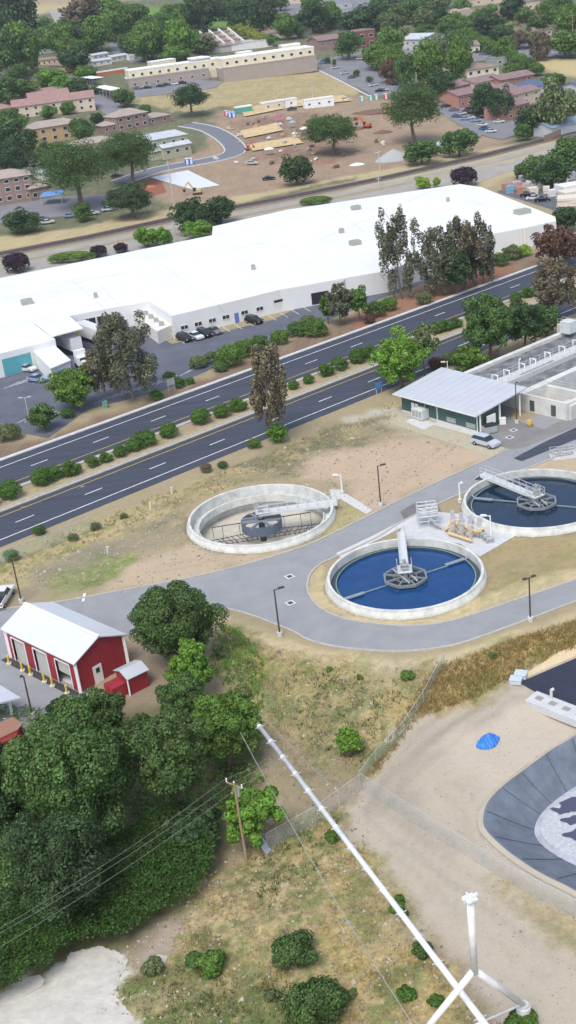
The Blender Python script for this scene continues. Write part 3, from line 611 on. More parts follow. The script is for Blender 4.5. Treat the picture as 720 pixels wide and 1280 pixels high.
def semi(px, rz, label):
    t = thing('semi_trailer', label, 'trailer', P(*px, .04), rz); mb = MB(); mb.box((0, 0, 2.45), (11.5, 2.5, 2.7)); b_ = part('cargo_box', mb, white_p, t, True)
    mb = MB(); mb.box((0, 0, 3.83), (11.4, 2.4, .06)); part('roof', mb, mat('trailer_roof', (.62, .64, .66), .6), b_, True)
    mb = MB(); mb.box((0, 0, 1.0), (11, 1.2, .22)); part('frame', mb, dark_steel, t, True)
    for xx in (-4.6, -3.4, 3.8):
        for sy in (-1, 1): mb = MB(); mb.tube([(xx, sy * .8, .5), (xx, sy * 1.2, .5)], .5, 14); part('wheel', mb, tyre, t, True)
    return t
def tractor(px, rz, label):
    t = thing('truck_tractor', label, 'truck', P(*px, .04), rz); mb = MB()
    mb.box((.3, 0, 1.5), (2.0, 2.3, 1.8)); mb.box((-.6, 0, 2.1), (.9, 2.3, 3.0)); mb.box((1.7, 0, 1.2), (1.4, 1.8, 1.2)); c = part('cab', mb, white_p, t, True)
    mb = MB(); mb.box((1.32, 0, 2.0), (.06, 2.0, .7)); part('window', mb, glass, c, True); mb = MB(); mb.box((2.42, 0, 1.15), (.06, 1.3, .9)); part('grille', mb, dark_steel, c, True)
    for xx in (1.6, -.8):
        for sy in (-1, 1): mb = MB(); mb.tube([(xx, sy * .8, .5), (xx, sy * 1.2, .5)], .5, 14); part('wheel', mb, tyre, t, True)
semi((84, 438), R_(-58), 'white semi trailer backed under the dock canopy, its cab facing the highway'); tractor((104, 459), R_(-58), 'white truck cab coupled to the trailer at the dock')
semi((118, 428), R_(-58), 'white semi trailer standing beside the yellow dock post, partly behind the grey tree')
# ------------------------------------------------------------------ green metal building
gw_ = mat('dark_green_siding', (.045, .095, .095), .6, noise=.14, scale=.6, coord='World'); ribbed(gw_, 2.2, .5); mroof = mat('pale_metal_roof', (.47, .50, .55), .55, noise=.05, scale=.3, coord='World')
B = thing('blower_building', 'long dark green metal building with a broad pale sloping roof', 'building', P(548, 528))
a = G(503, 514); b = G(598, 541); d = (b - a); Lb = d.length; d.normalize(); n = Vector((d.y, -d.x, 0)); wd = 9.5
q0 = a + Vector((0, 0, 0)); back = -n * wd
mb = MB(); mb.prism([(v.x, v.y) for v in (a, b - d * 0, b + back * .55, b + back * .55 - d * 3.5, b + back - d * 3.5, a + back)], 0, 3.3); part('wall', mb, gw_, B)
def rp(u, v, z): return a + d * u - n * v + Vector((0, 0, z))
mb = MB(); z0, z1 = 3.3, 4.6
vs_ = [rp(-.9, -1.0, z0), rp(Lb + .7, -1.0, z0), rp(Lb + .9, wd + 1.2, z1), rp(-.9, wd + 1.2, z1)]
mb.add(vs_ + [v - Vector((0, 0, .2)) for v in vs_], [(0, 1, 2, 3), (7, 6, 5, 4), (0, 4, 5, 1), (1, 5, 6, 2), (2, 6, 7, 3), (3, 7, 4, 0)]); rf = part('roof', mb, mroof, B)
mb = MB()
for k in range(1, 12): u = -.9 + k * (Lb + 1.6) / 12; mb.beam(rp(u, -.95, z0 + .02), rp(u, wd + 1.1, z1 + .02), .04, .02)
part('roof_seam', mb, mroof, rf)
mb = MB(); mb.beam(rp(-.9, -1.08, z0 - .1), rp(Lb + .7, -1.08, z0 - .1), .14, .2); part('gutter', mb, frame_m, rf)
on_wall('double_door', 3.2, 1.1, 1.8, 2.2, white_p, par=B, a=a, d=d, n=n, fr=glass)
for t in (11.5, 15.8): on_wall('louvre', t, .9, 2.0, .8, grey_m, par=B, a=a, d=d, n=n)
for t in (8.4, Lb - .1): on_wall('downspout', t, 1.6, .14, 3.2, frame_m, par=B, a=a, d=d, n=n, th=.14)
on_wall('wall_base', Lb / 2, .15, Lb, .3, conc, par=B, a=a, d=d, n=n, th=.06)
for u, v in ((Lb + .3, .2), (Lb + .3, wd * .5), (Lb + .3, wd)): mb = MB(); mb.beam(rp(u, v, 0), rp(u, v, 3.6), .28, .28); part('post', mb, frame_m, B)
mb = MB(); q = rp(Lb + .6, 2.4, 1.7); mb.box(q, (.3, 1.8, 1.4), math.atan2(d.y, d.x)); part('wall_cabinet', mb, white_p, B)
# equipment by the building
def skid(px, label, name, cat, sz=(2.6, 1.7, 1.5), rz=.0, m=None):
    t = thing(name, label, cat, P(*px, .06), rz); mb = MB(); mb.box((0, 0, .12), (sz[0] + .3, sz[1] + .3, .24)); part('base', mb, grey_m, t, True)
    mb = MB(); mb.box((0, 0, .24 + sz[2] / 2), sz); mb.box((sz[0] * .1, 0, .3 + sz[2]), (sz[0] * .6, sz[1] * .6, .16)); c = part('housing', mb, m or mat('light_grey_metal', (.6, .62, .62), .5), t, True)
    for k in range(3): mb = MB(); mb.box((-sz[0] * .3 + k * sz[0] * .3, -sz[1] / 2 - .02, .24 + sz[2] / 2), (sz[0] * .22, .05, sz[2] * .7)); part('louvre', mb, grey_m, c, True)
    mb = MB(); mb.tube([(sz[0] * .3, sz[1] * .2, sz[2] + .2), (sz[0] * .3, sz[1] * .2, sz[2] + .9), (sz[0] * .5, sz[1] * .2, sz[2] + 1.0)], .12, 10); part('exhaust', mb, grey_m, t, True)
    return t
skid((526, 523), 'pale grey generator on a pad in front of the green building', 'generator', 'generator', rz=math.atan2(d.y, d.x))
t = thing('dumpster', 'grey dumpster with a black lid at the corner of the green building', 'dumpster', P(612, 541, .05), R_(15)); mb = MB()
mb.prism([(-1, -.75), (1, -.75), (1, .75), (-1, .75)], .15, 1.25); part('bin', mb, mat('grey_green_bin', (.35, .38, .38), .6), t, True); mb = MB(); mb.box((0, 0, 1.3), (2.05, 1.55, .1), 0); part('lid', mb, dark_gap, t, True)
mb = MB(); mb.box((-1.08, 0, .9), (.16, .3, .2)); mb.box((1.08, 0, .9), (.16, .3, .2)); part('fork_pocket', mb, grey_m, t, True)
mb = MB()
for i in range(9): mb.tube([(0, 0, .1 + i * .1), (0, 0, .18 + i * .1)], .55 - abs(i - 4) * .04, 12)
solo('coiled_hose', mb, mat('yellow_hose', (.6, .42, .1), .6), 'yellow round hose coil by the basin wall', 'hose', loc=P(662, 533, .05), local=True)
mb = MB(); mb.box((0, 0, .45), (1, .8, .9)); mb.box((0, 0, .95), (1.1, .9, .1)); solo('storage_box', mb, white_p, 'small white box under the edge of the green building roof', 'box', loc=P(628, 530, .05), local=True)

# ------------------------------------------------------------------ aeration basin
Z = 2.9
A0 = G(567, 472, Z); A1 = G(720, 408, Z); u = (A1 - A0).normalized(); v = Vector((u.y, -u.x, 0)); Wb = (G(680, 517, Z) - A0).dot(v); Lu = 75
def bp_(s, t, z): q = A0 + u * s + v * t; return Vector((q.x, q.y, z))
def wseg(mb, s0, t0, s1, t1, w, z0=-.3, z1=Z):
    p = bp_(s0, t0, 0); q = bp_(s1, t1, 0); e = (q - p).normalized(); m_ = Vector((-e.y, e.x, 0)) * w / 2
    mb.prism([(x.x, x.y) for x in (p - m_, q - m_, q + m_, p + m_)], z0, z1)
BN = thing('aeration_basin', 'large pale concrete aeration basin with grey foamy channels and walkways', 'basin', bp_(0, Wb / 2, 0))
cs = mat('stained_concrete', (.60, .60, .57), .9, noise=.14, scale=.5, coord='World')
c1, c2, c3 = Wb * .33, Wb * .40, Wb * .62
mb = MB(); wseg(mb, 0, 0, Lu, 0, 1.0); part('basin_wall', mb, cs, BN)
mb = MB(); wseg(mb, 0, Wb, Lu, Wb, .6, -3.3); part('basin_wall', mb, cs, BN)
mb = MB(); wseg(mb, 0, -.5, 0, Wb + .25, .45, z1=Z - .004); part('basin_wall', mb, cs, BN)
mb = MB(); wseg(mb, .2, c3, Lu, c3, 1.4, -3.3, z1=Z + .002); part('basin_wall', mb, cs, BN)
mb = MB(); wseg(mb, .2, (c1 + c2) / 2, Lu, (c1 + c2) / 2, c2 - c1 + 1.0, z1=Z + .3); part('walkway', mb, conc, BN)
mb = MB(); wseg(mb, 6, c3 + .4, 6, Wb, .9, -3.3, z1=Z - .3); part('basin_wall', mb, cs, BN)
mb = MB(); wseg(mb, 33, -3, 33, Wb, 1.6, z1=Z + .5); part('cross_walkway', mb, conc, BN)
foam = mat('foamy_water', (.27, .28, .29), .7, noise=0, col2=(.05, .055, .06), scale=.55, bump=.5, coord='World')
mb = MB(); wseg(mb, .2, c1 / 2, 32, c1 / 2, c1 - .6, 0, Z - .6); part('foamy_water', mb, foam, BN)
mb = MB(); wseg(mb, .2, (c2 + c3) / 2, 32, (c2 + c3) / 2, c3 - c2 - .6, 0, Z - .6); part('foamy_water', mb, foam, BN)
dkw = mat('dark_basin_water', (.05, .05, .06), .3, coord='World')
mb = MB(); wseg(mb, 34, c1 / 2, Lu, c1 / 2, c1 - .6, 0, Z - .8); part('dark_water', mb, dkw, BN)
mb = MB(); wseg(mb, 34, (c2 + c3) / 2, Lu, (c2 + c3) / 2, c3 - c2 - .6, 0, Z - .8); part('dark_water', mb, dkw, BN)
mb = MB(); wseg(mb, 6.0, (c3 + Wb) / 2, Lu, (c3 + Wb) / 2, Wb - c3 - .2, -3.3, -3.0); part('basin_floor', mb, mat('wet_floor', (.3, .3, .28), .7, noise=.2, coord='World'), BN)
rail_m = mat('aluminium_rail', (.62, .64, .66), .4, .4, noise=0)
def railing(mb, pts, h=1.1, step=1.8, r=.035):
    pts = [Vector(p) for p in pts]
    for k in (h, h * .55): mb.tube([p + Vector((0, 0, k)) for p in pts], r, 5)
    for p in line_pts(pts, step): mb.tube([p, p + Vector((0, 0, h))], r, 5)
for (s0, t0, s1, t1, zz) in ((1, c1 - .3, 32, c1 - .3, Z + .3), (1, c2 + .3, 32, c2 + .3, Z + .3), (32.3, -2.9, 32.3, Wb, Z + .5), (33.7, -2.9, 33.7, Wb, Z + .5), (.3, c3, .3, Wb, Z), (6, c3, 6, Wb, Z - .3)):
    mb = MB(); railing(mb, [bp_(s0, t0, zz), bp_(s1, t1, zz)]); part('railing', mb, rail_m, BN)
for i, s in enumerate((2, 5, 9, 12, 16, 20, 24)):
    mb = MB(); q = bp_(s, c1 + .3, Z + .3); mb.tube([q, q + Vector((0, 0, .9)), q + Vector((0, 0, .9)) - v * 1.2, q - v * 1.2 + Vector((0, 0, -.8))], .13, 8); part('air_pipe', mb, white_p, BN)
mb = MB(); mb.tube([bp_(6, c2, Z + .6), bp_(15, c2, Z + .6)], .2, 8); part('air_pipe', mb, white_p, BN)
mb = MB(); mb.tube([bp_(17, c3 + .2, Z + .5), bp_(30, c3 + .2, Z + .5)], .28, 8); part('air_pipe', mb, white_p, BN)
mb = MB(); q = bp_(30, 1.4, Z + 1.3); mb.box(q, (2.2, 2.2, 2.2), math.atan2(u.y, u.x)); part('control_cabinet', mb, mat('pale_cabinet', (.6, .64, .64), .5), BN)
mb = MB(); q = bp_(27, c1 + .5, Z + .8); mb.tube([q - Vector((0, 0, .5)), q + Vector((0, 0, .5))], .5, 12); part('orange_drum', mb, mat('orange_plastic', (.6, .3, .12), .5), BN)
mb = MB(); q = bp_(1.4, Wb - .4, 1.0) ; mb.box(q, (2.3, 2.3, 2.9), math.atan2(u.y, u.x)); part('corner_housing', mb, cs, BN)
a = bp_(-.24, 0, 0); b = bp_(-.24, Wb, 0)
for t_, w_ in ((.72, .9), (.9, .9)):
    mb = MB(); q = a.lerp(b, t_) + Vector((0, 0, 1.2)); mb.box(q - u * .03, (.1, w_, 1.8), math.atan2(u.y, u.x)); part('door', mb, mat('dark_door', (.07, .08, .08), .5), BN)

# ------------------------------------------------------------------ clarifier tanks
blue_w = mat('clarifier_water_blue', (.003, .040, .15), .12, noise=0, col2=(.005, .062, .20), scale=.5, spec=.4, bump=.04, bscale=2.5, coord='World')
slate_w = mat('clarifier_water_slate', (.005, .020, .048), .12, noise=0, col2=(.008, .028, .060), scale=.4, spec=.5, bump=.04, bscale=2.5, coord='World')
algae = mat('algae_ring', (.22, .34, .26), .7, noise=.2, coord='World'); tankc = mat('tank_concrete', (.58, .59, .56), .85, noise=.24, scale=.8, coord='World'); tank_in = mat('tank_concrete_inside', (.50, .47, .40), .9, noise=.16, scale=.5, coord='World')
cage_m = mat('clarifier_steel', (.26, .29, .33), .55, .3, noise=.1); cage_d = mat('clarifier_dark_steel', (.05, .055, .06), .6, .2)
def walkway(mb_deck, mb_rail, p, q, w, z, deep=.5):
    p = Vector(p); q = Vector(q); e = (q - p).normalized(); m_ = Vector((-e.y, e.x, 0)) * w / 2
    mb_deck.beam(p - Vector((0, 0, 0)), q, w, .08)
    for s in (-1, 1):
        mb_deck.beam(p + m_ * s - Vector((0, 0, deep / 2)), q + m_ * s - Vector((0, 0, deep / 2)), .08, deep); railing(mb_rail, [p + m_ * s, q + m_ * s], 1.1, 1.4, .04)
def tank(i, label, water, rim_to, stairs=True, sk=0.0):
    c, r = TANKS[i]; RZ = 1.0
    t = thing('clarifier_tank', label, 'tank', c, 0, 'round clarifier tanks')
    mb = MB(); mb.lathe([(r + .4, -.3), (r + .3, .25), (r + .04, .75), (r, RZ), (r - .34, RZ), (r - .36, -.9 if water else -3.4)], c, 96); mb.smooth = False; part('tank_wall', mb, tankc, t)
    ring = MB()
    if water:
        ring.lathe([(r - .36, -.05), (r - 1.0, -.05), (r - 1.0, .12), (r - 1.1, .12), (r - 1.1, -.9)], c, 96); part('launder_ring', ring, mat('wet_launder', (.05, .07, .09), .5), t)
        mb = MB(); mb.lathe([(r - 1.0, .124), (r - 1.12, .124)], c, 96); part('weir_edge', mb, algae, t)
        mb = MB(); mb.lathe([(r - 1.05, -.15), (.01, -.15)], c, 96); part('tank_water', mb, water, t)
    else:
        ring.lathe([(r - .36, -.5), (r - 1.3, -.5), (r - 1.3, -.1), (r - 1.45, -.1), (r - 1.45, -1.2), (r - .36, -1.8)], c, 96); part('launder_ring', ring, tankc, t)
        mb = MB(); mb.lathe([(r - .36, -2.6), (r * .5, -2.9), (.01, -3.3)], c, 96); part('tank_floor', mb, tank_in, t)
    # centre: drum / octagonal cage
    zc = -.15 if water else -.15
    n8 = 8 if water else 24; cr_ = 2.75 if water else 2.9; mb = MB()
    def pt(rad, k, z, n=n8): an = 2 * math.pi * k / n + sk; return c + Vector((rad * math.cos(an), rad * math.sin(an), z))
    if water:
        for k in range(8):
            mb.beam(pt(cr_, k, .35), pt(cr_, k + 1, .35), .2, .35); mb.beam(pt(.5, k, .4), pt(cr_, k, .4), .18, .2)
            mb.beam(pt(1.5, k, .4), pt(1.5, k + 1, .4), .1, .12)
        part('centre_cage', mb, cage_m, t)
        mb = MB(); mb.lathe([(cr_ - .1, -.12), (1.6, -.10), (.3, -.10)], c, 8); part('feed_well', mb, cage_d, t)
        mb = MB()
        for s in (-1, 1): mb.beam(c + Vector((s * .55 * math.cos(sk), s * .55 * math.sin(sk), .62)) - Vector((-math.sin(sk), math.cos(sk), 0)) * 2.2, c + Vector((s * .55 * math.cos(sk), s * .55 * math.sin(sk), .62)) + Vector((-math.sin(sk), math.cos(sk), 0)) * 2.2, .16, .2)
        part('cage_beam', mb, steel, t)
    else:
        mb.lathe([(cr_, -1.35), (cr_, .05), (cr_ - .08, .05), (cr_ - .08, -1.35)], c, 40, closed=True); mb.smooth = False; part('feed_drum', mb, mat('drum_blue_grey', (.12, .15, .21), .5, .1, noise=.15), t)
        mb = MB()
        for k in range(0, 24, 4): mb.beam(pt(.4, k, -.1), pt(cr_, k, -.1), .3, .3)
        for s in (-.7, .7): mb.beam(c + Vector((-2.7, s, .05)), c + Vector((2.7, s, .05)), .25, .25)
        part('centre_cage', mb, cage_m, t)
        mb = MB(); mb.tube([c + Vector((0, 0, -3.3)), c + Vector((0, 0, .3))], .45, 16); part('centre_column', mb, cage_d, t)
        for an in (math.pi + .12, .05):      # rake arm trusses above the floor
            mb = MB(); e = Vector((math.cos(an), math.sin(an), 0)); o_ = Vector((-e.y, e.x, 0)) * .5; zl = -2.75
            for s in (-1, 1): mb.beam(c + e * .6 + o_ * s + Vector((0, 0, zl)), c + e * (r - 1.7) + o_ * s + Vector((0, 0, zl + .25)), .07, .07)
            mb.beam(c + e * .6 + Vector((0, 0, zl + 1.1)), c + e * (r - 2.2) + Vector((0, 0, zl + .75)), .07, .07)
            for k in range(10):
                rr = .8 + k * (r - 3) / 10; s = (-1) ** k; mb.beam(c + e * rr + o_ * s + Vector((0, 0, zl)), c + e * (rr + .8) + Vector((0, 0, zl + 1)), .07, .07); mb.beam(c + e * rr + o_ + Vector((0, 0, zl)), c + e * rr - o_ + Vector((0, 0, zl)), .07, .07)
            part('rake_arm', mb, cage_d, t)
            mb = MB()
            for rr in (3.2, 5.6, 7.0): mb.tube([c + e * rr + Vector((0, 0, zl + .7)), c + e * rr + Vector((0, 0, .1))], .04, 6)
            mb.tube([c + e * 2.9 + Vector((0, 0, .0)), c + e * 7.0 + Vector((0, 0, .05))], .07, 6); part('skimmer_frame', mb, cage_d, t)
    # bridge from the rim to the centre
    tgt = Vector((*rim_to, 0)); e = (tgt - c); e.z = 0; e.normalize(); dk, rl = MB(), MB()
    outer = c + e * (r + (1.2 if stairs else .6)) + Vector((0, 0, RZ + .25)); inner = c - e * .3 + Vector((0, 0, RZ + .25)); walkway(dk, rl, outer, inner, 1.0 if water else 1.4, RZ, .45)
    side = Vector((-e.y, e.x, 0)); ctr = c + Vector((0, 0, RZ + .27)); dk.box(ctr + e * .3, (2.0, 1.8, .1), math.atan2(e.y, e.x))
    sq = [ctr + e * 1.2 + side * .9, ctr - e * .7 + side * .9, ctr - e * .7 - side * .9, ctr + e * 1.2 - side * .9]; railing(rl, sq, 1.1, .9, .04)
    part('bridge_deck', dk, mat('bridge_deck', (.62, .64, .64), .6, noise=.1), t); part('railing', rl, rail_m, t)
    mb = MB(); mb.box(ctr + Vector((0, 0, .5)), (.7, .7, .9), sk); mb.tube([ctr + Vector((0, 0, .9)), ctr + Vector((0, 0, 1.5))], .22, 10); part('drive_motor', mb, grey_m, t)
    mb = MB(); mb.tube([c + Vector((0, 0, -.2)), c + Vector((0, 0, RZ + .2))], .35, 12); part('drive_shaft', mb, grey_m, t)
    if stairs:
        mb = MB(); top = outer
        for k in range(7): q = top + e * (.28 * k) - Vector((0, 0, .22 * k)); mb.box(q, (.3, .9, .05), math.atan2(e.y, e.x))
        for s in (-.45, .45): mb.beam(top + side * s, top + e * 1.9 + side * s - Vector((0, 0, 1.5)), .06, .2); mb.tube([top + side * s + Vector((0, 0, 1.1)), top + e * 1.9 + side * s - Vector((0, 0, .4))], .035, 5)
        part('stairs', mb, rail_m, t)
    return t, c, r, e
lab = ['drained concrete clarifier tank showing its bare floor and grey drum', 'round clarifier tank full of bright deep blue water', 'round clarifier tank of dark slate-blue water at the right edge']
tank(0, lab[0], None, tuple(G(417, 626, 1.3)[:2]), False)
t2 = tank(1, lab[1], blue_w, tuple(G(500, 657, 1.3)[:2]), True, .35)
t3 = tank(2, lab[2], slate_w, tuple(G(617, 597, 1.3)[:2]), True, .2)
for (t, c, r, e), angs in ((t2, (math.pi + .38, .38)), (t3, (-.5, math.pi - .5))):
    for an in angs:
        mb = MB(); q = Vector((math.cos(an), math.sin(an), 0)); s = Vector((-q.y, q.x, 0)) * .2
        mb.beam(c + q * 2.6 + Vector((0, 0, .0)), c + q * (r - 3.6) + Vector((0, 0, .0)), .12, .14); mb.beam(c + q * (r - 3.8) + s + Vector((0, 0, .1)), c + q * (r - 1.0) + s + Vector((0, 0, .1)), .5, .16); mb.tube([c + q * (r - 1.0) + Vector((0, 0, .1)), c + q * (r - .6) + Vector((0, 0, .5))], .12, 6)
        part('skimmer_arm', mb, mat('skimmer_steel', (.3, .36, .4), .5, .3), t)

# ------------------------------------------------------------------ lamp posts
def lamp_post(x, y, ytop, label, m=brown_steel, arm=(.9, .3), style='box', group='lamp posts along the plant road', two=False):
    b_ = P(x, y); h = (y - ytop) / (pxm(b_) * math.cos(dep(b_))) ; t = thing('lamp_post', label, 'lamp post', b_, 0, group)
    mb = MB(); mb.tube([(0, 0, 0), (0, 0, .55)], .32, 14); part('base', mb, conc, t, True)
    mb = MB(); mb.tube([(0, 0, .5), (0, 0, h)], [.11, .08], 8); part('pole', mb, m, t, True)
    for s in ((1, -1) if two else (1,)):
        ax = Vector((arm[0] * s, arm[1] * s, 0)); mb = MB(); mb.beam((0, 0, h - .1), tuple(ax * .6 + Vector((0, 0, h - .05))), .08, .08); part('arm', mb, m, t, True)
        mb = MB(); q = ax + Vector((0, 0, h)); mb.beam(tuple(q - ax * .5), tuple(q + ax * .3), .32, .16); part('lamp_head', mb, m, t, True)
    return t
lamp_post(350, 795, 738, 'dark lamp post on the curve below the blue tank'); lamp_post(476, 632, 583, 'dark lamp post between the road and the bare tan dirt'); lamp_post(663, 776, 724, 'dark two-armed lamp post by the road right of the blue tank', arm=(.6, .25), two=True)
lamp_post(27, 753, 700, 'dark lamp post near the white pickup and highway fence'); lamp_post(646, 529, 480, 'tall dark post at the end of the aeration basin wall', arm=(.3, .1)); lamp_post(41, 896, 847, 'dark lamp post in front of the red building doors', arm=(-.3, .1))
wl = 'white gooseneck lamps around the tanks'
lamp_post(428, 618, 593, 'short white lamp beside the drained tank', white_p, (-.9, .1), group=wl); lamp_post(614, 676, 645, 'short white lamp beside the pump yard', white_p, (-.9, .3), group=wl)
lamp_post(650, 484, 450, 'white lamp rising from the middle basin wall', white_p, (.2, .0), group=wl); lamp_post(560, 470, 452, 'white gooseneck lamp above the corner of the foamy channel', white_p, (-.9, 0), group=wl)
lamp_post(673, 410, 388, 'white lamp near the cabinet at the far end of the basin', white_p, (1.1, 0), group=wl); lamp_post(37, 526, 497, 'pale double-headed lamp in the warehouse yard', steel, (.9, .0), two=True, group='yard lamp')
lamp_post(575, 628, 604, 'short white lamp on the rim of the dark tank', white_p, (.4, 0), group=wl)

# ------------------------------------------------------------------ pump yard between the tanks
PY = thing('scaffold_stair', 'white railed stair tower between the blue tank and the road', 'stair', P(536, 660)); mb = MB(); q0 = P(535, 656)
for i in range(3):
    for j in range(3): mb.tube([q0 + Vector((-1.3 + i * 1.3, -1 + j, 0)), q0 + Vector((-1.3 + i * 1.3, -1 + j, 3.0))], .05, 5)
for z in (1.0, 1.7, 2.4, 3.0):
    for j in (-1, 0, 1): mb.tube([q0 + Vector((-1.3, j, z)), q0 + Vector((1.3, j, z))], .045, 5)
    for i in (-1.3, 0, 1.3): mb.tube([q0 + Vector((i, -1, z)), q0 + Vector((i, 1, z))], .045, 5)
part('railing', mb, rail_m, PY); mb = MB(); mb.box(q0 + Vector((0, 0, 1.6)), (2.6, 2, .08))
for k in range(6): mb.box(q0 + Vector((.3 + k * .25, -1.4 - k * .1, 1.4 - k * .25)), (.3, .9, .05))
part('stair_deck', mb, steel, PY)
ypipe = mat('tan_pipe', (.62, .46, .26), .6, noise=.15); copper = mat('beige_pump', (.50, .44, .36), .5, .2, noise=.2)
PU = thing('pump_skid', 'cluster of pumps and valves with orange-tan pipes on the pale slab', 'pumps', P(590, 668))
def pp(x, y, z=0.0): return G(x, y, z)
for pts, r_ in (([(556, 662, .4), (566, 650, 1.2), (574, 650, 1.3), (574, 655, .6)], .2), ([(556, 662, .5), (574, 655, .6), (590, 662, 1.0), (600, 668, .6)], .2), ([(590, 668, .3), (596, 664, 1.3), (604, 661, 1.3), (604, 664, .3)], .18), ([(560, 666, .5), (590, 676, .5)], .2)):
    mb = MB(); mb.tube([pp(*p) for p in pts], r_, 10); part('pipe', mb, ypipe, PU)
for k in range(6):
    q = pp(566 + (k % 3) * 11, 661 + (k // 3) * 6 + (k % 3) * 2.5, .1); mb = MB(); mb.tube([q, q + Vector((0, 0, .9))], .35, 12); mb.tube([q + Vector((-.5, 0, .5)), q + Vector((.5, .2, .5))], .28, 10); part('pump', mb, copper, PU)
    mb = MB(); mb.tube([q + Vector((.2, -.4, .1)), q + Vector((.2, -.4, 1.7))], .05, 5); mb.lathe([(.28, 1.2), (.34, 1.24), (.28, 1.28)], q, 10); part('valve', mb, steel, PU)
for k in range(3):
    q = pp(604 + k * 4, 672 + k * 3, .05); mb = MB(); mb.tube([q + Vector((-.4, 0, .5)), q + Vector((.4, 0, .5))], .32, 10); mb.box(q + Vector((0, 0, .15)), (1, .6, .3)); part('pump', mb, grey_m, PU)
for k in range(4):
    mb = MB(); q = pp(566 + k * 11, 650 + k * 3, 0.05); mb.box(q + Vector((0, 0, .7)), (.5, .3, 1.4)); part('panel', mb, steel, PU)
VS = thing('valve_station', 'small railed valve station on a slab at the upper right of the dark tank', 'valves', P(705, 572)); q0 = P(705, 570); mb = MB(); mb.box(q0 + Vector((0, 0, .06)), (4, 2.4, .12)); part('slab', mb, conc, VS); mb = MB()
sq = [q0 + Vector(a) for a in ((-1.9, -1.1, .1), (1.9, -1.1, .1), (1.9, 1.1, .1), (-1.9, 1.1, .1), (-1.9, -1.1, .1))]; railing(mb, sq, 1.1, 1.2); part('railing', mb, rail_m, VS)
mb = MB(); mb.tube([q0 + Vector((-1.4, 0, .5)), q0 + Vector((1.4, 0, .5))], .25, 10); mb.tube([q0 + Vector((.4, 0, .5)), q0 + Vector((.4, 0, 1.6))], .12, 8); mb.box(q0 + Vector((-.7, 0, .7)), (.6, .5, .9)); part('valve', mb, grey_m, VS)

# ------------------------------------------------------------------ red building
redw = ribbed(mat('red_siding', (.31, .024, .036), .6, noise=.14, scale=.5, coord='World'), 2.2, .5)
F = G(101, 866); Bk = G(167, 834); L_ = G(14, 822); dx = (F - L_); Ln = dx.length; dx.normalize(); dy = Vector((-dx.y, dx.x, 0)); Wn = (Bk - F).dot(dy)
RB = thing('red_garage', 'red metal garage building with white gable roof and three bay doors', 'garage', L_)
def rb(s, t, z): return L_ + dx * s + dy * t + Vector((0, 0, z))
EH, RH = 4.0, 5.5
me_v = [rb(0, 0, 0), rb(Ln, 0, 0), rb(Ln, Wn, 0), rb(0, Wn, 0), rb(0, 0, EH), rb(Ln, 0, EH), rb(Ln, Wn, EH), rb(0, Wn, EH), rb(0, Wn / 2, RH), rb(Ln, Wn / 2, RH)]
# front wall with three real openings
bays = [(1.3, 4.2), (6.3, 9.2), (11.2, 14.1)]; sc = Ln / 15.6; bays = [(a * sc, b * sc) for a, b in bays]; DH = 3.1
mb = MB(); mb.add(me_v, [(1, 2, 6, 9, 5), (3, 0, 4, 8, 7), (2, 3, 7, 6)])
e_ = [0] + [x for b_ in bays for x in b_] + [Ln]
for k in range(0, len(e_), 2): mb.quad(rb(e_[k], 0, 0), rb(e_[k + 1], 0, 0), rb(e_[k + 1], 0, DH), rb(e_[k], 0, DH))
mb.quad(rb(0, 0, DH), rb(Ln, 0, DH), rb(Ln, 0, EH), rb(0, 0, EH)); part('wall', mb, redw, RB)
mb = MB()
o = .35
for s0, t0, t1 in ((0, -o, Wn / 2), (0, Wn + o, Wn / 2)):
    zz = EH - o * (RH - EH) / (Wn / 2); p = [rb(-o, t0, zz), rb(Ln + o, t0, zz), rb(Ln + o, t1, RH), rb(-o, t1, RH)]; mb.add(p + [v_ + Vector((0, 0, .14)) for v_ in p], [(0, 1, 2, 3), (4, 5, 6, 7), (0, 4, 5, 1), (1, 5, 6, 2), (3, 7, 4, 0)])
rf = part('roof', mb, mat('white_metal_roof', (.60, .63, .67), .5, noise=.04, scale=.3, coord='World'), RB)
mb = MB(); mb.beam(rb(-o, Wn / 2, RH + .17), rb(Ln + o, Wn / 2, RH + .17), .4, .08); part('ridge_cap', mb, white_p, rf)
for s, t in ((0, 0), (Ln, 0), (Ln, Wn)): mb = MB(); mb.beam(rb(s, t, 0), rb(s, t, EH - .1), .34, .34); part('corner_trim', mb, white_p, RB)
garage_d = mat('bay_door_grey', (.46, .47, .44), .6, noise=.06)
